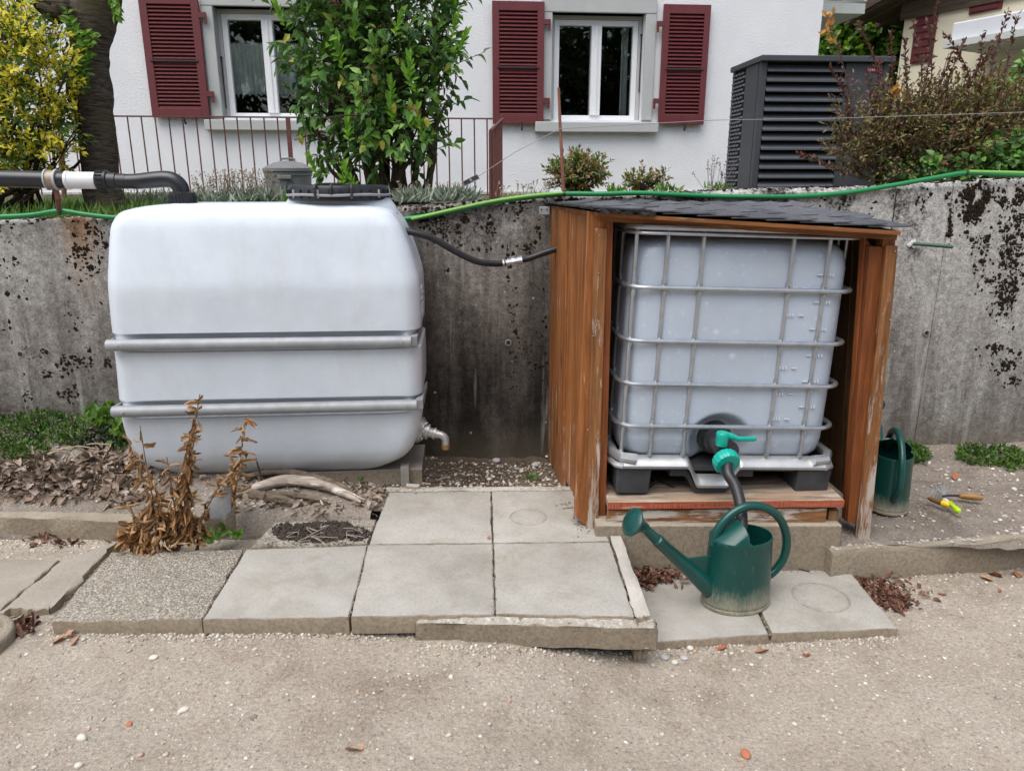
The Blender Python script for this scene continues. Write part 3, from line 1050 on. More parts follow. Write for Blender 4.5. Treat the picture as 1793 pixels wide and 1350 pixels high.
def lacemat():
    m, t, p, out = _mat('lace')
    k = NT(t)
    p.inputs['Base Color'].default_value = (0.86, 0.92, 0.89, 1)
    p.inputs['Roughness'].default_value = 0.9
    v = k.mapping(src='Position')
    a = k.ramp(k.noise(v, 9, 5, 0.6, 0.5), [(0.42, 0.88), (0.55, 1.0)])
    d = k.voro(v, 60)
    a = k.math('MULTIPLY', a, k.ramp(d, [(0.15, 0.75), (0.35, 1.0)]))
    k.l(a, p.inputs['Alpha'])
    return m


m_lace = lacemat()
a, b, z0, z1 = OP[0]
wins = [o for o in house.children if o.name.startswith('window')]
cz1 = HOUSE.xz(430, 70)[1]; cz0 = HOUSE.xz(430, 166)[1]
curtain('curtain', a + .06, (a + b) / 2 - .02, cz0, cz1, .215, .018, 9, m_lace, wins[0], 0.03)
curtain('curtain', (a + b) / 2 + .02, b - .06, cz0, cz1, .215, .018, 9, m_lace, wins[0], 0.03)
a, b, z0, z1 = OP[1]
curtain('curtain', b - .17, b - .09, z0, z1, .34, .03, 2, m_lace, wins[1])

# shutters, hinged open against the wall: frame, louvre slats, catch
slat_me = None


def shutter(x0, x1, z0, z1, tilt, hinge):
    global slat_me
    y = -0.055
    fw = (x1 - x0) * 0.13
    T = lambda x, yy, z: hb(x + tilt * (z - z0), yy, z)
    mb = MB()
    mb.box((x0 + fw / 2, y, (z0 + z1) / 2), (fw, .04, z1 - z0), T)
    mb.box((x1 - fw / 2, y, (z0 + z1) / 2), (fw, .04, z1 - z0), T)
    for zc, h in ((z0 + .045, .09), (z1 - .045, .09)):
        mb.box(((x0 + x1) / 2, y, zc), (x1 - x0 - 2 * fw, .04, h), T)
    S = mb.build('shutter', m_red, house, bevel=0.003)
    mb = MB(); mb.box(((x0 + x1) / 2, y + .018, (z0 + z1) / 2), (x1 - x0 - 2 * fw + .01, .003, z1 - z0 - .17), T)
    mb.build('backing', m_red_slat, S)
    zs, ze = z0 + .09, z1 - .09
    n = 27
    pit = (ze - zs) / n
    sw = x1 - x0 - 2 * fw - .002
    if slat_me is None:
        q = MB()
        q.hexa([(-.5, -.017, -.015), (.5, -.017, -.015), (.5, .012, .011), (-.5, .012, .011)], [(-.5, -.017, -.009), (.5, -.017, -.009), (.5, .012, .017), (-.5, .012, .017)])
        slat_me = bpy.data.meshes.new('slat'); slat_me.from_pydata(q.v, [], q.f); slat_me.materials.append(m_red_slat)
    inv = wmat(S).inverted()
    for i in range(n):
        if i == int(n * .46): continue
        o = bpy.data.objects.new('slat', slat_me); C.objects.link(o); o.parent = S
        z = zs + pit * (i + .5)
        o.matrix_basis = inv @ Matrix.LocRotScale(T((x0 + x1) / 2, y, z), Matrix.Rotation(HOUSE.yaw, 3, 'Z').to_quaternion(), (sw, 1.0, pit / .033))
    z = zs + pit * (int(n * .46) + .5)
    mb = MB(); mb.tube([T(x0 + fw * .7, y - .022, z), T(x1 - fw * .7, y - .022, z)], .011, 6); mb.build('rod', m_iron, S)
    hx = x1 if hinge > 0 else x0
    for zz in (z0 + (z1 - z0) * .2, z0 + (z1 - z0) * .84):
        mb = MB(); mb.box((hx + hinge * .03, y - .012, zz), (.075, .03, .05), T); mb.box((hx + hinge * .055, y - .012, zz - .05), (.022, .022, .06), T)
        mb.build('hinge', m_red, S)
    mb = MB(); mb.tube([T((x0 + x1) / 2 + .04, y - .01, z0 - .06), T((x0 + x1) / 2 + .04, y - .045, z0 - .035), T((x0 + x1) / 2 + .04, y - .045, z0 + .02)], .011, 6)
    mb.build('catch', m_iron, S, smooth=True)


def shut_px(uTL, uTR, uBL, uBR, vB, hinge, z1):
    xa = HOUSE.xz(uBL, vB, -.055)[0]; xb, z0 = HOUSE.xz(uBR, vB, -.055)
    shutter(xa, xb, z0, z1, 0.0, hinge)


zs1 = HOUSE.xz(1200, 9, -.055)[1]
shut_px(243, 345, 268, 368, 207, 1, zs1)
xr = HOUSE.xz(368, 207, -.055)[0]
wS = HOUSE.xz(368, 207, -.055)[0] - HOUSE.xz(268, 207, -.055)[0]
shutter(OP[0][1] + .125, OP[0][1] + .125 + wS, HOUSE.xz(560, 208, -.055)[1], zs1, 0, -1)
shut_px(862, 953, 863, 951, 218, 1, zs1)
shut_px(1160, 1243, 1152, 1231, 219, -1, zs1)

# ================================================================== SLABS AND KERBS
m_slab = concrete('slab_concrete', (0.325, 0.308, 0.274), (0.255, 0.238, 0.205), (0.38, 0.362, 0.328), spos=(0.53, 0.78), stain=(0.235, 0.2, 0.155))
m_sandslab = concrete('sandy_slab', (0.29, 0.255, 0.21), (0.235, 0.2, 0.16), (0.34, 0.305, 0.26), spos=(0.6, 0.85), stain=(0.24, 0.19, 0.14), bump=.6)
m_agg = concrete('exposed_aggregate', (0.35, 0.33, 0.3), (0.28, 0.26, 0.22), (0.42, 0.4, 0.36), agg=True, bump=0.9, spos=(0.6, 0.8), stain=(0.2, 0.165, 0.12))
m_kerb = concrete('kerb_concrete', (0.27, 0.23, 0.175), (0.2, 0.165, 0.12), (0.34, 0.3, 0.24), bump=0.9, spos=(0.55, 0.8), stain=(0.15, 0.12, 0.085))
m_lich = concrete('lichened_concrete', (0.36, 0.33, 0.28), (0.25, 0.22, 0.18), (0.44, 0.41, 0.37), bump=0.7, lichen=True)
m_lime = concrete('limed_concrete', (0.42, 0.39, 0.35), (0.33, 0.3, 0.26), (0.52, 0.49, 0.45), bump=0.6)


def slab(name, label, cat, px, zt, thick, mat, group=None, jit=0.002, bev=0.006, zs=None, seed=1, kind=None):
    """a cast slab from the four top corners (front left, front right, back right, back left), edges a little uneven"""
    r = np.random.default_rng(seed)
    cs = [PZ(u, v, zt if zs is None else zs[i]) if not isinstance(u, Vector) else u for i, (u, v) in enumerate(px)]
    return slab_w(name, label, cat, cs, thick, mat, group, jit, bev, r)


def slab_w(name, label, cat, cs, thick, mat, group=None, jit=0.002, bev=0.006, r=None, n=14):
    r = r or np.random.default_rng(3)
    top = []
    cen = sum(cs, Vector()) / 4
    for i in range(4):
        a, b = cs[i], cs[(i + 1) % 4]
        for k in range(n):
            p = a.lerp(b, k / n)
            top.append(p)
    N = len(top)
    j = r.normal(size=(N, 3)) * jit * np.array([1, 1, .5])
    ins = lambda p, d: p + (cen - p).normalized() * d
    rg = []
    rg.append([p + Vector((0, 0, -thick)) + Vector(j[i] * np.array([1, 1, 0])) for i, p in enumerate(top)])
    rg.append([p + Vector((0, 0, -bev)) + Vector(j[i] * np.array([1, 1, 1])) for i, p in enumerate(top)])
    rg.append([ins(p, bev * .4) + Vector((0, 0, -bev * .3)) + Vector(j[i] * .8) for i, p in enumerate(top)])
    rg.append([ins(p, bev * 1.4) + Vector((0, 0, 0)) for i, p in enumerate(top)])
    mb = MB().rings(rg)
    base = Vector((cen.x, cen.y, cen.z - thick))
    o = mb.build(name, mat, None, smooth=True, fix=True)
    # put the origin at the slab's base
    o.data.transform(Matrix.Translation(-base)); o.location = base
    return tag(o, label, cat, group)


G_PAVE = 'smooth grey paving slabs'
slab('paving_slab', 'smooth grey slab at the front left corner of the raised landing, behind the low kerb', 'paving slab', [(614, 1079), (866, 1074), (862.5, 951.5), (645, 953)], 0.16, 0.07, m_slab, G_PAVE, seed=1)
slab('paving_slab', 'smooth grey slab in front of the wooden shelter with the side edging strip along it', 'paving slab', [(868, 1074), (1111, 1079), (1068, 948), (864.5, 951)], 0.16, 0.07, m_slab, G_PAVE, seed=2)
slab('paving_slab', 'smooth grey slab at the back left of the landing beside the tank leg', 'paving slab', [(645.5, 951.5), (862, 950), (859, 859), (681, 861)], 0.161, 0.07, m_slab, G_PAVE, seed=3)
slab('paving_slab', 'smooth grey slab with a faint ring stain beside the wooden side wall', 'paving slab', [(864, 949.5), (1068, 946.5), (1020, 856), (861, 859)], 0.161, 0.07, m_slab, G_PAVE, seed=4)
slab('paving_slab', 'smooth grey slab left of the landing, beside the pebbled slab', 'paving slab', [(356, 1083), (612, 1079), (644, 954), (431, 961)], 0.158, 0.075, m_slab, G_PAVE, seed=5)
slab('pebble_slab', 'exposed pebble slab in front of the withered brown plant', 'paving slab', [(86, 1090), (353, 1082), (428, 961), (196, 966)], 0.155, 0.065, m_agg, jit=0.004, seed=6)
slab('pebble_slab', 'small exposed pebble slab half covered with black soil', 'paving slab', [(440, 957), (644, 952), (659, 909), (482, 913)], 0.152, 0.05, m_agg, jit=0.004, seed=7)
slab('paving_slab', 'sandy worn slab at the left with a broken front edge', 'paving slab', [(5, 1067), (94, 1062), (205, 946), (106, 982)], 0.128, 0.05, m_sandslab, jit=0.006, seed=8)
slab('paving_slab', 'sandy worn slab cut off by the left border of the photo', 'paving slab', [(-240, 1072), (2, 1066), (103, 981), (-120, 975)], 0.126, 0.05, m_sandslab, jit=0.004, seed=9)
G_LOW = 'low slabs below the shelter'
slab('paving_slab', 'low grey slab under the watering can in front of the concrete step', 'paving slab', [(1085, 1127), (1345, 1109), (1293, 997), (1068, 1003)], 0.0, 0.055, m_slab, G_LOW, seed=10)
slab('paving_slab', 'low grey slab with a ring stain right of the watering can', 'paving slab', [(1352, 1108), (1571, 1099), (1484, 996), (1297, 997)], 0.002, 0.055, m_slab, G_LOW, seed=11)

# ring marks left by cans: thin dusty stains lying on the slabs


def ring_stain(u, v, z, rx, seed):
    m, t, p, out = _mat('dust_ring')
    k = NT(t)
    p.inputs['Base Color'].default_value = (0.24, 0.2, 0.15, 1); p.inputs['Roughness'].default_value = 1
    g = k.mapping((1, 1, 1), src='Object')
    ln = k.n('ShaderNodeVectorMath', operation='LENGTH'); k.l(g, ln.inputs[0])
    nz = k.noise(k.mapping(src='Object'), 14, 6, 0.7)
    d = k.math('DIVIDE', ln.outputs['Value'], rx)
    d = k.math('ADD', d, k.math('MULTIPLY', k.math('SUBTRACT', nz, 0.5), 0.1))
    a = k.ramp(d, [(0.0, 0.0), (0.8, 0.1), (0.9, 0.5), (0.95, 0.05), (1.0, 0.0)])
    a = k.math('MULTIPLY', a, k.ramp(nz, [(0.35, 0.1), (0.65, 1.0)]))
    k.l(a, p.inputs['Alpha'])
    c = PZ(u, v, z + .0015)
    V = [(0, 0, 0)] + [(rx * 1.15 * math.cos(i * .1963), rx * 1.15 * math.sin(i * .1963), 0) for i in range(32)]
    o = tri_mesh('dust_ring', V, [(0, i + 1, (i + 1) % 32 + 1) for i in range(32)], m)
    o.location = c
    return o


for (u, v, z, rx, lab) in ((925, 905, .161, .09, 'faint round dust ring on the slab beside the wooden side wall'), (1437, 1045, .002, .12, 'faint round dust ring on the low slab right of the can')):
    tag(ring_stain(u, v, z, rx, 1), lab, 'stain', kind='stuff')

slab('back_edging', 'thin mossy edging strip along the back of the landing', 'edging', [(676, 861), (1000, 858), (1000, 851.5), (674, 853)], 0.166, 0.1, m_lich, seed=12, jit=0.003, zs=[.164, .164, .166, .168])
# edging strip down the right side of the landing, over the low slab
cs = [PZ(1113, 1081, .163), PZ(1139, 1076, .165), PZ(1081, 921, .163), PZ(1063, 922, .163)]
slab_w('side_edging', 'narrow chipped edging strip along the right side of the landing', 'edging', cs, 0.17, m_lime, r=np.random.default_rng(13), jit=0.003)
# low kerb in front of the landing
yk = PZ(1150, 1098, .128).y
cs = [PZ(727, 1090, .135), PZ(1151, 1100, .13), PZ(1147, 1083, .15), PZ(730, 1077, .15)]
slab_w('low_kerb', 'low kerb stone with lichen top lying in front of the landing', 'kerb', cs, 0.085, m_lich, r=np.random.default_rng(14), jit=0.003, n=24)
mb = MB(); a = PZ(1112, 1150, .0)
mb.hexa([Vector((a.x, a.y + .01, -.08)), Vector((a.x + .045, a.y + .01, -.08)), Vector((a.x + .045, a.y + .07, -.08)), Vector((a.x, a.y + .07, -.08))],
        [Vector((a.x, a.y + .01, .05)), Vector((a.x + .045, a.y + .01, .05)), Vector((a.x + .045, a.y + .07, .05)), Vector((a.x, a.y + .07, .05))])
tag(mb.build('stone_support', m_kerb, bevel=.004), 'small concrete support under the right end of the low kerb', 'block')


def kerb(name, label, pts_px, z_top, z_bot, w, mat, seed):
    r = np.random.default_rng(seed)
    P = [PZ(u, v, z_top) for u, v in pts_px]
    rg = []
    m = 26
    for i in range(m + 1):
        p = P[0].lerp(P[1], i / m)
        d = (P[1] - P[0]).normalized(); nrm = Vector((-d.y, d.x, 0))
        j = r.normal(size=4) * 0.003
        rg.append([Vector((p.x, p.y + j[0], z_bot)), Vector((p.x, p.y + j[0], z_top - .012 + j[1])), Vector((p.x, p.y, z_top + j[2])) + nrm * .012,
                   Vector((p.x, p.y, z_top + j[3])) + nrm * (w - .01), Vector((p.x, p.y, z_top - .012)) + nrm * w, Vector((p.x, p.y, z_bot)) + nrm * w])
    o = MB().rings(rg).build(name, mat, smooth=True, fix=True)
    return tag(o, label, 'kerb')


kerb('garden_kerb', 'long kerb holding back the leaf litter bed at the left', [(-260, 893), (236, 910)], 0.165, 0.05, 0.06, m_kerb, 21)
kerb('garden_kerb', 'long rough kerb edging the soil bed right of the shelter', [(1458, 966), (2150, 918)], 0.115, -0.08, 0.045, m_kerb, 22)
# white limed crust along the top of the right kerb
Pc, Sc = [], []
for i in range(420):
    s = rng.random()
    p = PZ(1462 + 690 * s, 962 - 48 * s, .118)
    Pc.append((p.x, p.y + rng.uniform(.0, .04), p.z - .003)); Sc.append(.003 + .008 * rng.random() ** 3)
V, F = pebbles(rng, np.array(Pc), np.array(Sc), .35)
tag(tri_mesh('lime_crumbs', V, F, MAT('lime_crumb', (0.26, 0.24, 0.21), (0.5, 0.49, 0.46), 40, 0.95)), 'crumbling whitish crust on top of the right kerb', 'crust', kind='stuff')

# round planter foot at the lower left edge
c = PZ(-62, 1112, 0.15)
mb = MB(); mb.lathe([(.135, -.16), (.14, -.02), (.137, -.006), (.13, 0), (.11, .001), (.1, -.02), (0, -.02)], 48, c, capb=False)
tag(mb.build('round_stone_base', m_kerb, smooth=True), 'round concrete base cut off at the lower left', 'planter base')

# concrete step under the shelter
pL = PZ(1083, 1003, 0.0); pR = PZ(1462, 1000, -.01)
yf = (pL.y + pR.y) / 2
zst = PY(1200, 921, yf).z
mb = MB()
mb.hexa([Vector((pL.x - .1, yf, -.1)), Vector((pR.x, yf, -.1)), Vector((pR.x - .01, yf + .9, -.1)), Vector((pL.x - .1, yf + .9, -.1))],
        [Vector((pL.x - .1, yf + .004, zst)), Vector((pR.x, yf + .004, zst)), Vector((pR.x - .01, yf + .9, zst)), Vector((pL.x - .1, yf + .9, zst))])
tag(mb.build('concrete_step', concrete('step_concrete', (0.3, 0.265, 0.205), (0.24, 0.21, 0.16), (0.36, 0.325, 0.265), bump=.4, spos=(.6, .9)), bevel=.005), 'plain concrete plinth under the wooden shelter', 'step')

# ================================================================== WHITE WATER TANK
TK = Frame((-0.9, 3.27, 0), R(4.0))
LV = [(365, 236, 668, .092), (370, 214, 682, .068), (379, 200, 693, .052), (397, 192.5, 704, .040), (440, 190, 720, .024), (492, 188, 735, .004), (503, 188.5, 736, 0), (560, 193.5, 738.5, .006), (590, 197, 738, .01),
      (640, 203, 741, .008), (700, 208.5, 742, .014), (740, 214, 741, .02), (770, 223, 735, .032), (795, 236, 727, .05), (812, 254, 713, .075), (822, 285, 690, .11), (827, 330, 655, .16)]
rows = []
for v, ul, ur, dy in LV:
    xl, z = TK.xz(ul, v, dy + .06)
    xr, _ = TK.xz(ur, v, dy + .12)
    rows.append((TK.xz(460, v, dy)[1], xl, xr, dy))
rows.sort()
zz = np.array([r[0] for r in rows]); XL = np.array([r[1] for r in rows]); XR = np.array([r[2] for r in rows]); DY = np.array([r[3] for r in rows])
DEP = 0.56
zg1 = TK.xz(460, 602, 0)[1]; zg2 = TK.xz(460, 719, 0)[1]
zs = sorted(set(list(np.linspace(zz[0], zz[-1], 60)) + list(zz) + [zg1 + d for d in np.linspace(-.07, .07, 25)] + [zg2 + d for d in np.linspace(-.07, .07, 25)]))


def rrect(xl, xr, yf, yb, r, z, nc=8, ns=36):
    P = []
    r = min(r, (xr - xl) / 2 - .01, (yb - yf) / 2 - .01)
    for (cx, cy, a0) in ((xl + r, yf + r, 180), (xr - r, yf + r, 270), (xr - r, yb - r, 0), (xl + r, yb - r, 90)):
        for k in range(nc + 1):
            a = R(a0 + 90 * k / nc)
            P.append((cx + r * math.cos(a), cy + r * math.sin(a)))
        x0, y0 = P[-1]
        if a0 == 180: x1, y1 = xr - r, yf
        elif a0 == 270: x1, y1 = xr, yb - r
        elif a0 == 0: x1, y1 = xl + r, yb
        else: x1, y1 = xl, yf + r
        for k in range(1, ns):
            P.append((x0 + (x1 - x0) * k / ns, y0 + (y1 - y0) * k / ns))
    return [(x, y, z) for x, y in P]


def groove(z):
    d = 0.0
    for zg in (zg1, zg2):
        q = (z - zg)
        d = max(d, float(sstep(.050, .041, q) * sstep(-.036, -.02, q)))
    return d


from_z = np.linspace(zz[0], zz[-1], 600)


def smooth_prof(A):
    a = np.interp(from_z, zz, A)
    w = np.clip(np.minimum(from_z - zz[0], zz[-1] - from_z), 0.002, 0.02)
    out = np.empty_like(a)
    for i, z0 in enumerate(from_z):
        g = np.exp(-.5 * ((from_z - z0) / w[i]) ** 2); out[i] = (a * g).sum() / g.sum()
    return out


XL, XR, DY = smooth_prof(XL), smooth_prof(XR), smooth_prof(DY)
zz = from_z
rg = []
for z in zs:
    xl, xr, dy = (float(np.interp(z, zz, A)) for A in (XL, XR, DY))
    ring = rrect(xl, xr, dy, DEP - dy * .5, .08, z)
    g = groove(z)
    out = []
    for x, y, z_ in ring:
        if g > 0:
            fx = float(sstep(xl + .05, xl + .24, x) * sstep(xr - .03, xr - .2, x))
            if y < DEP / 2:
                y = y + .095 * g * fx
            elif y > DEP / 2: y = y - .02 * g
            # the side wraps
            fxr = float(sstep(xr - .1, xr, x)); x -= .022 * g * fxr
            fxl = float(sstep(xl + .1, xl, x)); x += .012 * g * fxl
        out.append(TK.pt(x, y, z_))
    rg.append(out)
ztop = zs[-1]
xl, xr, dy = (float(np.interp(ztop, zz, A)) for A in (XL, XR, DY))
for dz, ins in ((.008, .04), (.013, .09), (.016, .15)):
    rg.append([TK.pt(*p) for p in rrect(xl + ins, xr - ins, dy + ins * .5, DEP - dy * .5 - ins * .3, .1, ztop + dz)])


def tankmat(name, base, rough=.35, spots=False, sss=.0):
    m, t, p, out = _mat(name)
    k = NT(t)
    v = k.mapping(src='Object')
    col = k.ramp(k.noise(v, 2.6, 8, .68), [(.3, [c * .88 for c in base]), (.7, [min(1, c * 1.07) for c in base])])
    sc_f = k.ramp(k.noise(k.mapping((.4, 1, 1.6), src='Object', loc=(7, 1, 3)), 48, 6, .8), [(.6, 0), (.72, .3)])
    col = k.mix(sc_f, col, (.74, .78, .82))
    gr = k.ramp(k.noise(k.mapping((1, 1, .35), src='Object', loc=(2, 2, 2)), 5, 9, .75), [(.5, 0), (.8, .42)])
    col = k.mix(gr, col, (.46, .46, .43))
    if spots:
        n2 = k.noise(k.mapping(src='Object', loc=(3, 1, 0)), 2.6, 3, .5)
        for sc, r0, thr in ((12, .17, .56), (22, .2, .6), (44, .2, .66)):
            vv = k.mapping((1, .3, 1), src='Object', loc=(sc, 0, 1))
            wob = k.math('MULTIPLY', k.noise(v, 45, 5, .7), .22)
            d = k.math('ADD', k.voro(vv, sc), wob)
            cs = k.sep(k.voro(vv, sc, out='Color'))
            on = k.math('GREATER_THAN', k.math('ADD', cs[0], k.math('MULTIPLY', k.math('SUBTRACT', n2, .5), 1.0)), thr)
            sp = k.math('MULTIPLY', k.ramp(d, [(r0 - .02, 1), (r0 + .16, 0)]), on)
            col = k.mix(k.math('MULTIPLY', sp, k.math('ADD', k.math('MULTIPLY', cs[1], .45), .12)), col, (.74, .79, .85))
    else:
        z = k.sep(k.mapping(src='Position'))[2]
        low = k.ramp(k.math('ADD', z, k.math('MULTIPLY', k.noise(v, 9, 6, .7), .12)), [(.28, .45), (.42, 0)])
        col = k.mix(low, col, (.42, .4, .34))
    k.l(col, p.inputs['Base Color'])
    p.inputs['Roughness'].default_value = rough
    p.inputs['Specular IOR Level'].default_value = .4
    if sss:
        p.inputs['Subsurface Weight'].default_value = sss
        p.inputs['Subsurface Radius'].default_value = (.05, .06, .07)
    k.bump(p, k.noise(v, 14, 4, .5), .06, .01)
    return m


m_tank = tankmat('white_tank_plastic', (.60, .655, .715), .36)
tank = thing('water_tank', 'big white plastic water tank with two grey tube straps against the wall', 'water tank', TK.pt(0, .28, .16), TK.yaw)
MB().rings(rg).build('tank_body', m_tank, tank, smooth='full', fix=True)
# embossed lines on the right flank
mb = MB()
for i, v in enumerate((508, 518, 527, 540, 548, 556)):
    z = TK.xz(735, v, .1)[1]
    xr_ = float(np.interp(z, zz, XR))
    mb.box((xr_ + .001, .2 + .03 * (i % 2), z), (.006, .13 - .02 * (i % 3), .009), TK.pt)
mb.build('embossed_lines', m_tank, tank, bevel=.002)
# neck and black screw lid
NX, _ = TK.xz(592, 350, .28)
NY = .33
zc = TK.xz(592, 351, .12)[1]
mb = MB()
mb.lathe([(.275, ztop - .03), (.262, ztop + .004), (.25, ztop + .02), (.236, ztop + .04), (.228, zc), (.228, zc + .02)], 64, TK.pt(NX, NY, 0), sy=.74)
mb.build('neck', m_tank, tank, smooth=True)
m_blk = MAT('black_plastic', (.012, .013, .016), (.022, .023, .027), 12, .38, .05, 120)
m_blk2 = MAT('black_strap', (.03, .03, .033), None, 12, .6)
m_gry = MAT('grey_strap', (.22, .22, .23), (.3, .3, .31), 12, .5)
mb = MB()
zl = TK.xz(592, 326, .05)[1]
mb.lathe([(.226, zc - .004), (.232, zc), (.232, zl - .012), (.226, zl), (.2, zl + .004), (.19, zl + .001), (0, zl + .001)], 64, TK.pt(NX, NY, 0), capb=False)
lid = mb.build('lid', m_blk, tank, smooth=True)
m_chalk = MAT('chalky_plastic', (.3, .31, .33), (.45, .46, .48), 20, .7)
for i in range(30):
    a = 2 * math.pi * (i + .3) / 30
    if math.sin(a) > .3: continue
    c = TK.pt(NX + .2335 * math.cos(a), NY + .2335 * math.sin(a), 0)
    mb = MB(); d = TK.ax * math.cos(a) + TK.ay * math.sin(a); e = Vector((-d.y, d.x, 0))
    f = lambda x, y, z, c=c, d=d, e=e: c + d * x + e * y + Vector((0, 0, z))
    mb.box((0, 0, (zc + zl) / 2 - .004), (.01, .007, zl - zc - .025), f)
    mb.build('rib', m_blk if i % 3 else m_chalk, lid)
mb = MB()
rg2 = []
for i in range(65):
    a = 2 * math.pi * i / 64
    rg2.append(TK.pt(NX + .2385 * math.cos(a), NY + .2385 * math.sin(a), zc + .022 + .002 * math.sin(a * 5)))
mb.tube(rg2, .006, 6, cap=False); mb.build('strap', m_gry, lid, smooth=True)
mb = MB()
for q in (-.07, .0, .09):
    mb.tube(spline([TK.pt(NX + q, NY - .236, zl - .05), TK.pt(NX + q, NY - .232, zl), TK.pt(NX + q * .8, NY - .1, zl + .007), TK.pt(NX + q * .5, NY + .1, zl + .007)], 4), .006, 6)
mb.build('lashing', m_blk2, lid, smooth=True)
# straps: galvanised tubes across the front and flat bars round the flanks
m_galv = MAT('galvanised_tube', (.24, .25, .265), (.32, .335, .35), 14, .55, .1, 90, metal=.2, dirt=(.2, .19, .17), dpos=(.58, .75))
m_steel = MAT('bright_steel', (.45, .46, .47), (.58, .59, .6), 14, .32, metal=.9)
for (zg, uL, uR, vL, vR) in ((zg1, 188, 728, 605, 598), (zg2, 198, 738, 721, 709)):
    A = TK.at(uL, vL, -.012); B = TK.at(uR - 8, vR, -.012)
    mb = MB(); mb.tube([A, A.lerp(B, .3), A.lerp(B, .7), B], .0265, 16)
    S = mb.build('strap', m_galv, tank, smooth=True)
    xr_ = (B - TK.o).dot(TK.ax); xl_ = (A - TK.o).dot(TK.ax)
    z = B.z
    mb = MB()
    mb.hexa([TK.pt(xr_ - .01, -.02, z - .024), TK.pt(xr_ + .028, -.004, z - .024), TK.pt(xr_ + .036, .33, z - .012), TK.pt(xr_ + .03, .33, z - .012)],
            [TK.pt(xr_ - .01, -.02, z + .024), TK.pt(xr_ + .028, -.004, z + .024), TK.pt(xr_ + .036, .33, z + .022), TK.pt(xr_ + .03, .33, z + .022)])
    mb.build('side_bar', m_galv, S, bevel=.003)
    z = A.z
    mb = MB()
    mb.hexa([TK.pt(xl_ - .006, 0, z - .02), TK.pt(xl_ + .006, -.01, z - .02), TK.pt(xl_ + .012, .4, z - .014), TK.pt(xl_ + .004, .4, z - .014)],
            [TK.pt(xl_ - .006, 0, z + .02), TK.pt(xl_ + .006, -.01, z + .02), TK.pt(xl_ + .012, .4, z + .018), TK.pt(xl_ + .004, .4, z + .018)])
    mb.build('side_bar', m_galv, S, bevel=.003)
    for X, Yq in ((xr_ - .04, -.036), (xl_ + .05, -.036)):
        mb = MB(); mb.lathe([(.009, 0), (.009, .005), (.004, .008)], 8, TK.pt(X, Yq, B.z if X > 0 else A.z), axis=-TK.ay + Vector((0, 0, -.4))); mb.build('bolt', m_steel, S)
# feet: slabs and a post under the tank
zb_ = zs[0]
mb = MB()
mb.hexa([TK.pt(-.6, .12, .1), TK.pt(.46, .14, .1), TK.pt(.46, .5, .1), TK.pt(-.6, .5, .1)], [TK.pt(-.6, .12, zb_ + .004), TK.pt(.46, .14, zb_ + .004), TK.pt(.46, .5, zb_ + .004), TK.pt(-.6, .5, zb_ + .004)])
tag(mb.build('tank_plinth', m_slab, bevel=.004), 'low concrete plinth under the white water tank', 'plinth')
fx, _ = TK.xz(709, 840, .1)
mb = MB(); mb.box((fx, .14, (.08 + zb_ + .03) / 2), (.042, .06, zb_ - .05), TK.pt)
tag(mb.build('support_post', MAT('weathered_post', (.24, .22, .19), (.34, .32, .28), 20, .9, .3), bevel=.004), 'short grey post under the right end of the white tank', 'post')
mb = MB(); p = PZ(722, 853, .165)
mb.hexa([p + Vector(q) for q in ((-.03, -.02, 0), (.035, -.025, 0), (.04, .01, 0), (-.03, .015, 0))], [p + Vector(q) for q in ((-.028, -.018, .014), (.033, -.022, .012), (.038, .01, .012), (-.03, .015, .016))])
tag(mb.build('stone_shard', m_lime, bevel=.003), 'small pale stone shard at the foot of the tank post', 'stone')
# outlet valve on the right flank
oc = TK.pt(TK.xz(741, 752, .2)[0] - .02, .2, TK.xz(741, 752, .2)[1])
m_zinc = MAT('dull_zinc', (.4, .39, .37), (.55, .54, .52), 30, .45, .1, 90, metal=.6)
ax = (TK.ax * .96 + TK.ay * -.12 + Vector((0, 0, -.25))).normalized()
mb = MB(); mb.lathe([(.066, -.005), (.066, .014), (.056, .016), (.056, .024), (.034, .026), (.034, .038), (.04, .039), (.04, .05), (.026, .052), (.024, .072), (.03, .073), (.03, .085), (.022, .086), (.022, .1)], 16, oc, axis=ax)
vv = mb.build('outlet_valve', m_zinc, tank, smooth=True)
e0 = oc + ax * .09
mb = MB(); mb.tube(spline([e0, e0 + ax * .03, e0 + ax * .045 + Vector((0, 0, -.015)), e0 + ax * .045 + Vector((0, 0, -.045))], 5), .02, 12); mb.build('elbow', m_zinc, vv, smooth=True)
mb = MB(); mb.lathe([(.022, -.065), (.022, -.045), (.019, -.035)], 12, e0 + ax * .045); mb.build('spout_ring', MAT('brass', (.3, .17, .07), (.36, .22, .1), 20, .5, metal=.6), vv, smooth=True)
mb = MB()
for i in range(6):
    a = i * 1.047
    X = ax.orthogonal().normalized(); Y = ax.cross(X)
    mb.lathe([(.008, .018), (.008, .03)], 6, oc + (X * math.cos(a) + Y * math.sin(a)) * .043, axis=ax)
mb.build('flange_bolt', m_zinc, vv)

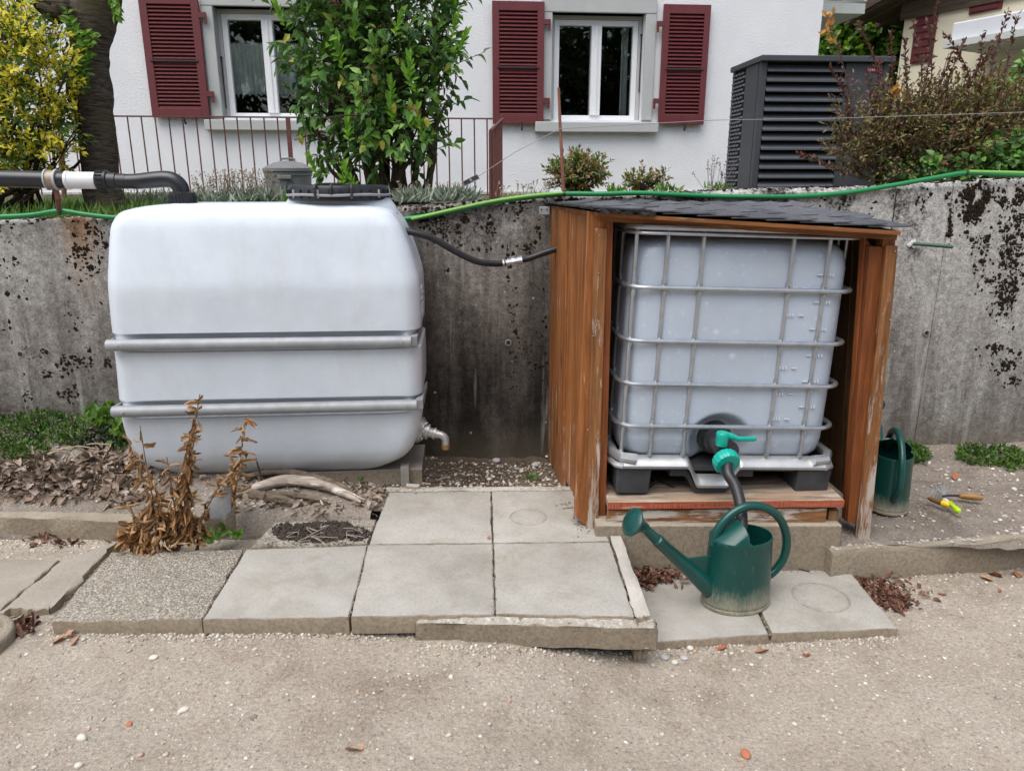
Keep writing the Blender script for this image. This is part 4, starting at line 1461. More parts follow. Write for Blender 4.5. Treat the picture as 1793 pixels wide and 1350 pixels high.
# ================================================================== FEED PIPE INTO THE TANK
m_pipe = MAT('black_pipe', (.014, .015, .018), (.024, .025, .03), 8, .3, .04, 60)
m_wpipe = MAT('white_pipe', (.6, .61, .62), (.68, .69, .7), 8, .4)
PF = lambda u, v: TK.at(u, v, .3)
rp = 13.5 * 3.6 / 1290
pipe = thing('feed_pipe', 'black and white inlet pipe running from the left into the white tank', 'pipe', PF(180, 315))
mb = MB(); mb.tube([PF(-500, 306), PF(-200, 309), PF(0, 313), PF(120, 316)], rp, 18); mb.build('black_length', m_pipe, pipe, smooth=True)
mb = MB(); mb.tube([PF(117, 316), PF(122, 316), PF(123, 316), PF(172, 316.5)], [rp * 1.1, rp * 1.1, rp * 1.0, rp * 1.0], 18); mb.build('white_length', m_wpipe, pipe, smooth=True)
mb = MB(); mb.tube([PF(171, 316.5), PF(174, 316.5), PF(186, 317), PF(190, 317), PF(191, 317), PF(205, 317.5), PF(206, 317.5), PF(222, 318)], [rp * 1.15, rp * 1.28, rp * 1.28, rp * 1.2, rp * 1.02, rp * 1.02, rp * .9, rp * .9], 18)
cp = mb.build('coupling', m_blk, pipe, smooth=True)
for i in range(18):
    a = i * .349
    p = PF(180, 316.7) + Vector((0, 0, 1)) * math.cos(a) * rp * 1.28 + TK.ay * math.sin(a) * rp * 1.28
    mb = MB(); mb.box((0, 0, 0), (.03, .008, .008), lambda x, y, z, p=p: p + TK.ax * x + TK.ay * y + Vector((0, 0, z))); mb.build('rib', m_blk, cp)
el = spline([PF(219, 318), PF(240, 318), PF(262, 316), PF(288, 314), PF(304, 317), PF(315, 327), PF(318, 340), PF(319, 352)], 6)
mb = MB(); mb.tube(el, [rp * (.86 + .12 * min(1, i / 14)) for i in range(len(el))], 18); mb.build('elbow', m_pipe, pipe, smooth=True)
e = PF(319, 338)
mb = MB(); mb.lathe([(rp * 1.1, .006), (rp * 1.52, 0), (rp * 1.55, -.01), (rp * 1.5, -.045), (rp * 1.5, -.075)], 24, e); col = mb.build('collar', m_blk, pipe, smooth=True)
for i in range(24):
    a = i * .2618
    if math.sin(a) > .4: continue
    p = e + TK.ax * (math.cos(a) * rp * 1.53) + TK.ay * (math.sin(a) * rp * 1.53)
    mb = MB(); mb.box((0, 0, -.03), (.006, .006, .04), lambda x, y, z, p=p: p + Vector((x, y, z))); mb.build('rib', m_blk, col)
# raised inlet pad on the tank top
zpad = PF(319, 356).z
mb = MB(); px0 = TK.xz(298, 357, .2)[0]; px1 = TK.xz(520, 357, .2)[0]
mb.rings([[TK.pt(*p) for p in rrect(px0 - .03, px1, .13, .5, .05, ztop - .004, 4, 6)], [TK.pt(*p) for p in rrect(px0 - .008, px1, .15, .48, .05, zpad - .012, 4, 6)], [TK.pt(*p) for p in rrect(px0, px1, .16, .47, .05, zpad, 4, 6)]])
mb.build('inlet_pad', m_tank, tank, smooth=True, fix=True)
m_rust = MAT('rusty_iron', (.11, .045, .028), (.2, .09, .055), 30, .85, .3, 200)
m_clampmat = MAT('rusty_clamp', (.22, .14, .1), (.38, .34, .3), 40, .6, metal=.4)
cl = thing('pipe_clamp', 'rusty pipe clamp on a short post holding the black inlet pipe', 'clamp', PF(93, 390))
mb = MB()
mb.tube([PF(85, 315), PF(99, 315.4)], rp * 1.12, 18); mb.build('band', m_clampmat, cl, smooth=True)
mb = MB(); mb.tube([PF(82.5, 315), PF(85, 315)], rp * 1.25, 18); mb.tube([PF(99, 315.4), PF(102.5, 315.5)], rp * 1.25, 18); mb.build('rim', MAT('pale_clip', (.4, .4, .38)), cl, smooth=True)
mb = MB(); mb.tube([PF(97, 330), PF(101, 345), WALL.at(104, 374, .05)], .012, 8); mb.build('stem', m_rust, cl, smooth=True)

# ================================================================== BLACK LINK HOSE
m_rub = MAT('black_rubber', (.012, .012, .014), (.02, .021, .024), 8, .42, .05, 90)
lh = thing('link_hose', 'black hose with a metal coupling joining the white tank to the shelter', 'hose', PY(880, 460, 3.45))
hp = [PY(u, v, y) for u, v, y in ((700, 403, 3.55), (730, 409, 3.56), (760, 419, 3.58), (800, 442, 3.61), (835, 458, 3.64), (865, 462, 3.67), (884, 461, 3.69))]
mb = MB(); mb.tube(spline(hp, 6), .0155, 12); mb.build('hose', m_rub, lh, smooth=True)
hp2 = [PY(u, v, y) for u, v, y in ((908, 456, 3.7), (925, 453, 3.715), (950, 444, 3.735), (976, 436, 3.75), (1000, 430, 3.76))]
mb = MB(); mb.tube(spline(hp2, 6), .0155, 12); mb.build('hose', m_rub, lh, smooth=True)
c0, c1 = PY(880, 461, 3.69), PY(914, 455, 3.7)
q = lambda s: c0.lerp(c1, s)
mb = MB(); mb.tube([q(.0), q(.08), q(.081), q(.25), q(.251), q(.32), q(.321), q(.45), q(.451), q(.6), q(.601), q(.75), q(.751), q(.92), q(.921), q(1)],
                   [.021, .021, .015, .015, .02, .02, .016, .016, .023, .023, .016, .016, .02, .02, .021, .021], 8)
mb.build('coupling', m_steel, lh)

# ================================================================== WOODEN SHELTER
W_dk, W_lt = (.13, .043, .013), (.40, .152, .045)
m_plank = WOOD('varnished_plank', W_dk, W_lt, 'z', worn=(.4, .31, .24), wpos=(.585, .67), wearlow=.08)
m_batten = WOOD('worn_batten', (.13, .05, .017), (.35, .155, .055), 'z', worn=(.46, .4, .34), wpos=(.56, .64), wearlow=.12)
m_post = WOOD('red_brown_post', (.14, .04, .012), (.31, .095, .026), 'z', worn=(.3, .2, .14), wpos=(.68, .74))
m_darkply = WOOD('dark_old_board', (.075, .04, .018), (.23, .125, .058), 'z', worn=(.1, .08, .06), wpos=(.75, .8), ringscale=.6)
m_rail = WOOD('roof_rail', (.14, .05, .014), (.3, .12, .04), 'x', worn=(.4, .33, .26), wpos=(.6, .7))
m_sill = WOOD('weathered_sill', (.12, .05, .018), (.26, .12, .05), 'x', worn=(.46, .42, .36), wpos=(.49, .56))
m_sillred = WOOD('red_stained_edge', (.27, .05, .022), (.4, .1, .05), 'x', worn=(.44, .3, .22), wpos=(.56, .66))
m_floor = WOOD('bare_floor_board', (.24, .16, .1), (.38, .28, .2), 'x', worn=(.42, .38, .33), wpos=(.5, .6))
shed = thing('wooden_shelter', 'open fronted orange brown wooden shelter around the caged tank', 'shelter', PZ(1265, 925, .16))
YF = 2.9
# left side wall of upright planks
f0 = PZ(1034, 926, .155); b0 = Vector((.2, 3.9, .15))
dirs = (b0 - f0); dirs.z = 0; Ls = dirs.length; dirs.normalize(); nrm = Vector((dirs.y, -dirs.x, 0))
edges = [0, .19, .36, .58, .78, Ls]
zf_top, zb_top = PY(1045, 371, YF).z, PY(968, 364, 3.9).z
for i in range(5):
    a, b = edges[i] + .002, edges[i + 1] - .002
    o = .004 * ((i * 7) % 3 - 1)
    P = lambda s, t, z: Vector((f0.x, f0.y, 0)) + dirs * s + nrm * (t + o) + Vector((0, 0, z))
    za = zf_top + (zb_top - zf_top) * a / Ls; zbb = zf_top + (zb_top - zf_top) * b / Ls
    lo = .155 if i < 3 else .1
    mb = MB(); mb.hexa([P(a, 0, lo), P(b, 0, lo), P(b, .024, lo), P(a, .024, lo)], [P(a, 0, za), P(b, 0, zbb), P(b, .024, zbb), P(a, .024, za)])
    mb.build('plank', m_plank, shed, bevel=.003, fix=True)


def face_post(name, mat, tl, tr, bl, br, Y, depth, yaw=0.0):
    """an upright timber from the four corners of its front face at depth Y"""
    q = [PY(*p, Y) for p in (bl, br, tr, tl)]
    d = Vector((math.sin(yaw), math.cos(yaw), 0)) * depth
    mb = MB(); mb.hexa([q[0], q[1], q[1] + d, q[0] + d], [q[3], q[2], q[2] + d, q[3] + d])
    return mb.build(name, mat, shed, bevel=.003, fix=True)


face_post('corner_post', m_plank, (1030, 370), (1054, 373), (1006, 903), (1030, 926), YF + .018, .05)
face_post('batten', m_batten, (1042, 400), (1063, 401), (1026, 927), (1047, 929), YF - .006, .022)
face_post('front_post', m_post, (1056, 376), (1074, 378), (1048, 914), (1060, 918), YF + .018, .07)
# right side wall, seen from inside, and its front timbers
for i in range(5):
    a, b = .04 + i * .196, .04 + (i + 1) * .196 - .004
    s0 = PY(1517, 900, YF + .02)
    T0 = PY(1545, 420, YF + .02)
    dd = Vector((-.05, 1, 0)).normalized()
    mb = MB()
    mb.hexa([s0 + dd * a, s0 + dd * b, s0 + dd * b + Vector((.022, 0, 0)), s0 + dd * a + Vector((.022, 0, 0))],
            [T0 + dd * a + Vector((0, 0, .03)), T0 + dd * b + Vector((0, 0, .04)), T0 + dd * b + Vector((.022, 0, .04)), T0 + dd * a + Vector((.022, 0, .03))])
    mb.build('plank', m_darkply, shed, bevel=.002, fix=True)
face_post('front_post', m_post, (1523, 431), (1549, 433), (1484, 915), (1509, 919), YF + .02, .05)
face_post('inner_stile', m_post, (1514, 412), (1526, 431), (1480, 912), (1488, 916), YF + .055, .04)
face_post('batten', m_batten, (1553, 430), (1573, 431), (1501, 944), (1523, 946), YF - .004, .022)
face_post('corner_post', m_plank, (1548, 406), (1570, 408), (1507, 935), (1518, 940), YF + .024, .06)
# back boards against the wall
for i in range(6):
    x0 = .24 + i * .21
    mb = MB(); mb.hexa([Vector((x0, 3.96 + .02 * i, .1)), Vector((x0 + .206, 3.96 + .02 * i, .1)), Vector((x0 + .206, 3.975 + .02 * i, .1)), Vector((x0, 3.975 + .02 * i, .1))],
                       [Vector((x0, 3.96 + .02 * i, 1.42)), Vector((x0 + .206, 3.96 + .02 * i, 1.42)), Vector((x0 + .206, 3.975 + .02 * i, 1.42)), Vector((x0, 3.975 + .02 * i, 1.42))])
    mb.build('board', m_darkply, shed, fix=True)
# front rail under the roof, hanging bracket
A, B = PY(1052, 378, YF), PY(1572, 411, YF)
dz = Vector((0, 0, -.021)); dy = Vector((0, .05, 0))
mb = MB(); mb.hexa([A + dz, B + dz, B + dz + dy, A + dz + dy], [A, B, B + dy, A + dy]); mb.build('front_rail', m_rail, shed, bevel=.002, fix=True)
A2, B2 = PY(1060, 392, YF + .5), PY(1560, 412, YF + .5)
mb = MB(); mb.hexa([A2 + dz, B2 + dz, B2 + dz + dy, A2 + dz + dy], [A2, B2, B2 + dy, A2 + dy]); mb.build('cross_rail', m_rail, shed, fix=True)
mb = MB(); p = PY(1322, 400, YF + .09)
mb.box((p.x - .02, p.y, p.z), (.006, .04, .04)); mb.box((p.x + .02, p.y, p.z), (.006, .04, .04)); mb.box((p.x, p.y + .012, p.z + .006), (.034, .006, .03)); mb.build('bracket', m_galv, shed)
p = PY(953, 369, 3.9); mb = MB(); mb.box((p.x, p.y - .02, p.z), (.055, .004, .04)); br = mb.build('bracket', m_galv, shed, bevel=.002)
mb = MB()
for dx in (-.015, .012): mb.lathe([(.004, 0), (.004, .003)], 8, p + Vector((dx, -.022, .006)), axis=(0, -1, 0))
mb.build('screw', m_iron, br)
mb = MB()
for u, v in ((1050, 412), (1047, 562), (1039, 588), (1048, 478), (1567, 440), (1558, 560), (1029, 752)):
    mb.lathe([(.0035, 0), (.0035, .002)], 8, PY(u, v, YF - .007), axis=(0, -1, 0))
mb.build('screw', m_steel, shed)
# roof deck and felt shingles: a warped board surface falling to the right
FL, FR = PY(1046, 370, YF - .05), PY(1586, 404, YF - .05)
BL, BR = PY(964, 359, 3.93), PY(1376, 361, 3.98)


def roofp(s, t, h=0.0):
    p = FL.lerp(FR, s).lerp(BL.lerp(BR, s), t)
    return p + Vector((0, 0, h))


mb = MB()
nu, nv = 12, 6
top = [[roofp(i / nu * .985, j / nv, -.004) for i in range(nu + 1)] for j in range(nv + 1)]
vs = [p for r_ in top for p in r_] + [p + Vector((0, 0, -.014)) for r_ in top for p in r_]
fs = []
w_ = nu + 1; nn = w_ * (nv + 1)
for j in range(nv):
    for i in range(nu):
        a = j * w_ + i
        fs.append((a, a + 1, a + w_ + 1, a + w_)); fs.append((nn + a + w_, nn + a + w_ + 1, nn + a + 1, nn + a))
for i in range(nu):
    fs.append((i, nn + i, nn + i + 1, i + 1)); a = nv * w_ + i; fs.append((a, a + 1, nn + a + 1, nn + a))
for j in range(nv):
    a = j * w_; fs.append((a, a + w_, nn + a + w_, nn + a)); a = j * w_ + nu; fs.append((a, nn + a, nn + a + w_, a + w_))
mb.add(vs, fs); mb.build('roof_deck', m_rail, shed, fix=True)
m_shing = MAT('slate_grey_felt', (.05, .052, .06), (.105, .108, .122), 30, .85, .8, 500, .003, rv=.25)
m_felt = MAT('torn_black_felt', (.012, .012, .013), (.03, .03, .032), 20, .85, .5, 200)
rs = np.random.default_rng(5)
ncol = 9
for c_ in range(ncol):
    s0 = (c_) / ncol
    for r_ in range(4):
        t0, t1 = r_ / 4, (r_ + 1) / 4
        sl = s0 - .01; sr = s0 + 1 / ncol + .05 + rs.normal() * .006
        j = rs.normal(size=2) * .004
        h0 = .014 + .004 * (r_ % 2) + (ncol - c_) * .0004; h1 = .004 + .002 * (r_ % 2)
        t0 += .003 + j[0]; t1 -= .002
        n_ = 4
        rg_ = []
        for i in range(n_ + 1):
            s = sl + (sr - sl) * i / n_
            h = h1 + (h0 - h1) * (i / n_) + (.004 * abs(rs.normal()) if i == n_ else 0)
            if s > 1.02: s = 1.02
            rg_.append([roofp(s, t0, h), roofp(s, t1, h), roofp(s, t1, h + .0045), roofp(s, t0, h + .0045)])
        MB().rings(rg_).build('shingle', m_shing, shed, fix=True)
mb = MB()
n_ = 30
rg_ = []
for i in range(n_ + 1):
    t = -.02 + 1.04 * i / n_
    w = rs.normal() * .006
    rg_.append([roofp(-.02 + w, t, .006 + rs.random() * .006), roofp(.17, t, .012), roofp(.17, t, .016), roofp(-.02 + w, t, .012 + rs.random() * .006)])
MB().rings(rg_).build('roof_felt', m_felt, shed, fix=True)
mb = MB(); rg_ = []
for i in range(16):
    s = -.015 + .2 * i / 15
    rg_.append([roofp(s, -.02 + rs.normal() * .006, .004 - rs.random() * .012), roofp(s, .03, .012), roofp(s, .03, .018), roofp(s, -.02 + rs.normal() * .006, .012)])
MB().rings(rg_).build('roof_felt', m_felt, shed, fix=True)
# floor: two stacked front boards and the floor boards
A, B = PY(1064, 893, YF - .045), PY(1449, 890, YF - .045)
hz = Vector((0, 0, PY(1250, 893, YF - .045).z - PY(1250, 918, YF - .045).z)); dy = Vector((0, .03, 0))
mb = MB(); mb.hexa([A - hz, B - hz, B - hz + dy, A - hz + dy], [A, B, B + dy, A + dy]); mb.build('sill_board', m_sill, shed, bevel=.003, fix=True)
A, B = PY(1064, 892, YF - .055), PY(1477, 888, YF - .055)
hz = Vector((0, 0, .034))
for i, (w, mt) in enumerate(((.16, m_sillred), (.2, m_floor), (.2, m_floor), (.2, m_floor), (.2, m_floor))):
    o = Vector((0, sum((.16, .2, .2, .2, .2)[:i]) + .003 * i, 0))
    dy = Vector((0, w, 0))
    mb = MB(); mb.hexa([A + o, B + o, B + o + dy, A + o + dy], [A + o + hz, B + o + hz, B + o + hz + dy, A + o + hz + dy])
    fb = mb.build('floor_board', m_floor, shed, bevel=.003, fix=True)
    if i == 0:
        # saw marks: red stained end strip on the front edge
        mb = MB(); e = Vector((0, -.0025, .002)); mb.hexa([A + e, B + e, B + e + Vector((0, .002, 0)), A + e + Vector((0, .002, 0))], [A + e + hz * .88, B + e + hz * .88, B + e + hz * .88 + Vector((0, .002, 0)), A + e + hz * .88 + Vector((0, .002, 0))])
        mb.build('red_edge', m_sillred, fb, fix=True)
        mb = MB()
        for k_ in range(70):
            s = (k_ + rs.random() * .7) / 70
            p = A.lerp(B, s) + Vector((0, -.0032, .006))
            hh = .012 + .012 * rs.random()
            mb.hexa([p, p + Vector((.002, 0, 0)), p + Vector((.002, .002, 0)), p + Vector((0, .002, 0))], [p + Vector((0, 0, hh)), p + Vector((.002, 0, hh)), p + Vector((.002, .002, hh)), p + Vector((0, .002, hh))])
        tag(mb.build('saw_mark', MAT('saw_groove', (.4, .22, .15), (.34, .16, .1)), fb), kind='stuff')
zfl = (A + hz).z
mb = MB(); p = PY(1451, 893, YF - .03); mb.hexa([p + Vector((.003, 0, -.07)), p + Vector((.045, 0, -.07)), p + Vector((.045, .4, -.07)), p + Vector((.003, .4, -.07))], [p + Vector((.003, 0, -.004)), p + Vector((.045, 0, -.004)), p + Vector((.045, .4, -.004)), p + Vector((.003, .4, -.004))])
mb.build('spacer_block', m_darkply, shed, fix=True)
mb = MB()
for i in range(7):
    p0 = PY(1135 + i * 38 + rs.normal() * 8, 866, YF + .05 + .03 * i); p0.z = zfl + .012
    mb.tube([p0, p0 + Vector((rs.normal() * .04, .06, .012)), p0 + Vector((rs.normal() * .05, .12, 0))], .006, 5)
tag(mb.build('bark_strip', MAT('dark_bark', (.02, .015, .012), (.06, .045, .035), 30, .9)), 'dark bark strips lying on the shelter floor under the caged tank', 'bark', kind='stuff')

# ================================================================== CAGED TANK
ibc = thing('caged_tank', 'translucent white cube tank in a steel cage inside the wooden shelter', 'water tank', (0, 0, 0))
YI = 2.915
pc = PY(1260, 868, YI)
ibc.location = Vector((pc.x + .004, YI, zfl + .002))
ibc.rotation_euler = (0, R(1.7), R(3.0))
HW = .468
m_ibc = tankmat('translucent_tank', (.42, .48, .56), .3, spots=True)
m_cage = MAT('galvanised_cage', (.36, .38, .40), (.48, .5, .52), 20, .34, .05, 80, metal=.75)
m_pfoot = MAT('black_pallet', (.022, .024, .028), (.06, .062, .068), 9, .55, .2, 60)
cg = ibc
D_ = .93


def rr(w0, w1, d0, d1, r, z, n=8):
    P = []
    for (cx, cy, a0) in ((w0 + r, d0 + r, 180), (w1 - r, d0 + r, 270), (w1 - r, d1 - r, 0), (w0 + r, d1 - r, 90)):
        for k in range(n + 1):
            a = R(a0 + 90 * k / n); P.append(Vector((cx + r * math.cos(a), cy + r * math.sin(a), z)))
    return P


zb0, zb1 = .138, 1.078
rg = []
prof = [(0, .07), (.008, .045), (.025, .02), (.05, .006), (.09, 0)]
RC = (-.025, .232, .14)


def bring(x0, x1, y0, y1, z):
    out = []
    for x, y, _ in rrect(x0, x1, y0, y1, .1, z, 8, 64):
        if y < .2:
            d = math.hypot(x - RC[0], (z - RC[1]) / .95) / RC[2]
            y += .075 * float(sstep(1.0, .62, d))
        out.append(Vector((x, y, z)))
    return out


for q, ins in prof: rg.append(bring(-HW + .022 + ins, HW - .022 - ins, .022 + ins, D_ - .022 - ins, zb0 + q))
for s in list(np.linspace(.11, .30, 26)) + list(np.linspace(.33, .88, 12)):
    rg.append(bring(-HW + .02, HW - .02, .02 - .006 * math.sin(s * 3.14), D_ - .02, zb0 + s * (zb1 - zb0)))
for q, ins in reversed(prof): rg.append(bring(-HW + .022 + ins * 1.3, HW - .022 - ins * 1.3, .022 + ins * 1.2, D_ - .022 - ins, zb1 - q))
bot = MB().rings(rg).build('bottle', m_ibc, ibc, smooth='full', world=False, fix=True)
# top and bottom rails, rings, uprights, all round
rc = .0098


def cage_ring(z, r, name, mat, flat=1.0, dip=False, off=0.0):
    P = rr(-HW - off, HW + off, -off, D_ + off, .09, z, 7)
    P = P + [P[0]]
    Q = []
    for i in range(len(P) - 1):
        Q.append(P[i])
        L = (P[i + 1] - P[i]).length
        if L > .3:
            for k in range(1, 12): Q.append(P[i].lerp(P[i + 1], k / 12))
    Q.append(P[-1])
    mb = MB(); mb.tube(Q, r, 8, cap=False, flat=flat)
    return mb.build(name, mat, ibc, smooth=True, world=False)


ztr, zbr = 1.112, .155
for v in (507, 600, 675, 748):
    z = None
    p = PY(1270, v, YI); z = p.z - ibc.location.z
    cage_ring(z, rc, 'cage_ring', m_cage)
cage_ring(ztr, .012, 'top_rail', m_cage, off=.003)
cage_ring(ztr - .022, .007, 'top_rail', m_cage, off=.005)


def upright(x, y, nx, ny):
    """a cage bar flattened where the rings cross it"""
    zs_ = np.linspace(zbr + .01, ztr, 60)
    P, Rr = [], []
    zr = [PY(1270, v, YI).z - ibc.location.z for v in (507, 600, 675, 748)] + [ztr, zbr]
    for z in zs_:
        d = min(abs(z - q) for q in zr)
        s = float(sstep(.01, .035, d))
        P.append(Vector((x - nx * .011 * (1.0 + .5 * (1 - s)), y - ny * .011 * (1.0 + .5 * (1 - s)), z)))
        Rr.append(.0082 + .0035 * (1 - abs(s * 2 - 1)) + .0015 * (1 - s))
    mb = MB(); mb.tube(P, Rr, 8); mb.build('cage_bar', m_cage, ibc, smooth=True, world=False)


def bx(u, v): return (PY(u, v, YI).x - ibc.location.x) - R(1.7) * (PY(u, v, YI).z - ibc.location.z)


for u, v in ((1152, 625), (1213, 625), (1368, 625), (1431, 625)):
    upright(bx(u, v), 0, 0, -1)
for x, y in ((-HW + .022, .022), (HW - .004, .13)): upright(x, y, np.sign(x) * .7, -.7 if x < 0 else 0)
for s in (-1, 1):
    for y in (.2, .36, .56, .74): upright(s * HW, y, s, 0)
for x in (-.3, -.1, .1, .3): upright(x, D_, 0, 1)
mb = MB()
for z in [PY(1270, v, YI).z - ibc.location.z for v in (507, 600, 675, 748)]:
    for u in (1152, 1213, 1368, 1431):
        for dzz in (-.02, .02):
            mb.lathe([(.0045, 0), (.0035, .003), (0, .004)], 8, (bx(u, 625), -.0005 + .0, z + dzz), sx=.8, sy=1.6, axis=(0, -1, 0))
tag(mb.build('weld', m_steel, ibc, world=False, smooth=True), kind='stuff')
# bent sheet rail round the foot, dipping under the tap
m_sheet = MAT('sheet_steel', (.42, .43, .44), (.54, .55, .55), 16, .38, .1, 40, metal=.7)


def foot_profile(x):
    d = abs(x + .045)
    return -.085 * float(sstep(.115, .06, d))


xs_ = np.concatenate([np.linspace(-HW + .03, -.2, 12), np.linspace(-.19, .1, 42), np.linspace(.11, HW - .03, 12)])
rg = []
for x in xs_:
    z = .135 + foot_profile(x)
    hgt = .05
    rg.append([Vector((x, -.016, z - .012)), Vector((x, -.02, z)), Vector((x, -.012, z + .012)), Vector((x, .02, z + hgt * .7)), Vector((x, .028, z + hgt * .7)), Vector((x, -.004, z + .004)), Vector((x, -.01, z - .012))])
MB().rings(rg).build('foot_rail', m_sheet, ibc, smooth=True, world=False, fix=True)
for s in (-1, 1):
    pts = [Vector((s * (HW - .035), -.016, .135)), Vector((s * (HW - .008), -.002, .135)), Vector((s * (HW + .01), .05, .137)), Vector((s * (HW + .012), .5, .14)), Vector((s * (HW + .01), D_, .14))]
    mb = MB(); mb.tube(pts, .014, 8); mb.build('foot_rail', m_sheet, ibc, smooth=True, world=False)
    mb = MB(); pl = [Vector((s * (HW - .09), -.01, .165)), Vector((s * (HW - .03), .0, .168)), Vector((s * (HW + .0), .05, .172)), Vector((s * (HW + .0), .4, .172))]
    mb.tube(pl, .022, 8); mb.build('corner_plate', m_sheet, ibc, smooth=True, world=False)
# pallet: deck, corner feet
mb = MB(); mb.box((0, D_ / 2, .112), (2 * HW - .02, D_ - .04, .02)); mb.build('pallet_deck', m_pfoot, ibc, world=False)
for x in (-HW + .085, HW - .07):
    for y in (.075, D_ / 2, D_ - .1):
        mb = MB(); w = .075
        mb.hexa([Vector((x - w * .94, y - .07, .0)), Vector((x + w * .94, y - .07, .0)), Vector((x + w * .94, y + .07, 0)), Vector((x - w * .94, y + .07, 0))],
                [Vector((x - w, y - .08, .12)), Vector((x + w, y - .08, .12)), Vector((x + w, y + .08, .12)), Vector((x - w, y + .08, .12))])
        mb.build('pallet_foot', m_pfoot, ibc, world=False, bevel=.008)
rg = []
for x in np.linspace(-.225, .135, 24):
    z = .1 + foot_profile(x) * .92
    rg.append([Vector((x, .012, z - .02)), Vector((x, .012, z + .012)), Vector((x, .13, z + .012)), Vector((x, .13, z - .02))])
MB().rings(rg).build('pallet_guard', m_pfoot, ibc, smooth=True, world=False, fix=True)
mb = MB(); mb.box((-.045, D_ / 2, .06), (.14, D_ - .2, .1)); mb.build('pallet_foot', m_pfoot, ibc, world=False)
# graduation ticks moulded into the bottle
mb = MB()
for i in range(12):
    z = .34 + i * .055
    for (x, w) in ((.25, .022), (.305, .022)):
        if (i % 2 == 0) == (x < .28):
            mb.box((x, .0105, z), (w, .004, .005))
            for q in range(3): mb.box((x - .034 - .012 * q if x < .28 else x + .03 + .012 * q, .0105, z), (.006, .004, .012))
tag(mb.build('graduation_mark', MAT('moulded_mark', (.53, .58, .65)), ibc, world=False), kind='stuff')
# tap: black neck, teal cap nut and lever
m_teal = MAT('teal_plastic', (.0, .33, .255), (.005, .38, .3), 10, .35, .05, 60, spec=.5)
tc = Vector((-.025, .086, .23))
mb = MB(); mb.lathe([(.074, -.01), (.074, .006), (.06, .008), (.058, .04), (.045, .042), (.045, .135), (.05, .137), (.05, .15)], 28, tc, axis=(0.06, -1, -.08)); tap = mb.build('valve', m_pfoot, ibc, smooth=True, world=False)
ax = Vector((.14, -1, -.38)).normalized()
nc = Vector((-.036, -.098, .2))
mb = MB(); prof = [(.034, -.012), (.05, -.008), (.053, .0), (.053, .026), (.048, .034), (.03, .037), (.026, .037)]
n = 64; X = ax.orthogonal().normalized(); Y = ax.cross(X); rg = []
for r_, z in prof:
    rg.append([nc + X * ((r_ + (.0016 if r_ > .047 and (k % 4) < 2 else 0)) * math.cos(2 * math.pi * k / n)) + Y * ((r_ + (.0016 if r_ > .047 and (k % 4) < 2 else 0)) * math.sin(2 * math.pi * k / n)) + ax * z for k in range(n)])
mb.rings(rg); mb.build('cap_nut', m_teal, tap, smooth=True, world=False)
l0 = Vector((-.04, -.052, .284))
mb = MB(); mb.lathe([(.024, -.04), (.026, 0), (.026, .012), (.022, .017), (0, .019)], 20, l0); mb.tube([l0 + Vector((-.005, 0, .006)), l0 + Vector((.03, -.01, .004)), l0 + Vector((.06, -.015, -.006)), l0 + Vector((.125, -.02, -.004)), l0 + Vector((.135, -.02, -.004))], [.018, .014, .011, .011, .007], 10, flat=.7)
mb.build('lever', m_teal, tap, smooth=True, world=False)
tap_w = wmat(ibc) @ (nc + ax * .03)

# ================================================================== WATERING CANS
m_can = MAT('dark_green_plastic', (.002, .05, .042), (.003, .06, .05), 8, .3, .05, 40, spec=.5)


def canmat():
    m, t, p, out = _mat('dusty_green_plastic')
    k = NT(t)
    v = k.mapping(src='Object')
    col = k.ramp(k.noise(v, 9, 5, .6), [(.3, (.002, .045, .038)), (.7, (.003, .06, .05))])
    z = k.sep(v)[2]
    s = k.noise(k.mapping((1, 1, .2)), 150, 6, .75)
    low = k.math('ADD', k.math('MULTIPLY', z, -6.5), k.math('MULTIPLY', k.math('ADD', s, k.math('MULTIPLY', k.noise(v, 11, 4), .7)), 1.15))
    msk = k.ramp(low, [(.25, 0), (.55, .22), (.85, .5), (1.05, .75)])
    col = k.mix(msk, col, (.4, .33, .23))
    f = k.ramp(k.noise(k.mapping((1, 1, .2)), 120, 4, .7), [(.62, 0), (.7, .35)])
    col = k.mix(f, col, (.2, .22, .17))
    k.l(col, p.inputs['Base Color'])
    k.l(k.ramp(msk, [(0, .3), (1, .9)]), p.inputs['Roughness'])
    k.bump(p, k.noise(v, 50, 4), .05, .003)
    return m


m_canbody = canmat()
can = thing('watering_can', 'dark green watering can under the filling hose, rose pointing to the left', 'watering can', PZ(1287, 1052, .0), R(13), 'green plastic watering cans')
H = .29
RX, RY = .137, .105


def ell(rx, ry, z, n=48, cx=0.0, tilt=0.0):
    return [Vector((cx + rx * math.cos(2 * math.pi * k / n), ry * math.sin(2 * math.pi * k / n), z + tilt * rx * math.cos(2 * math.pi * k / n))) for k in range(n)]


rg = [ell(RX * .97, RY * .97, 0), ell(RX * 1.02, RY * 1.02, .004), ell(RX * 1.02, RY * 1.02, .014), ell(RX * .995, RY * .995, .017), ell(RX * 1.01, RY * 1.01, .021), ell(RX * 1.005, RY * 1.005, .03), ell(RX * .985, RY * .985, .034),
      ell(RX * .965, RY * .965, .12), ell(RX * .935, RY * .935, .2), ell(RX * .915, RY * .915, H - .012), ell(RX * .92, RY * .92, H - .006), ell(RX * .9, RY * .9, H), ell(RX * .87, RY * .87, H), ell(RX * .875, RY * .875, H - .02),
      ell(RX * .93, RY * .93, .05), ell(RX * .9, RY * .9, .012)]
MB().rings(rg).build('body', m_canbody, can, smooth=True, world=False, fix=True)
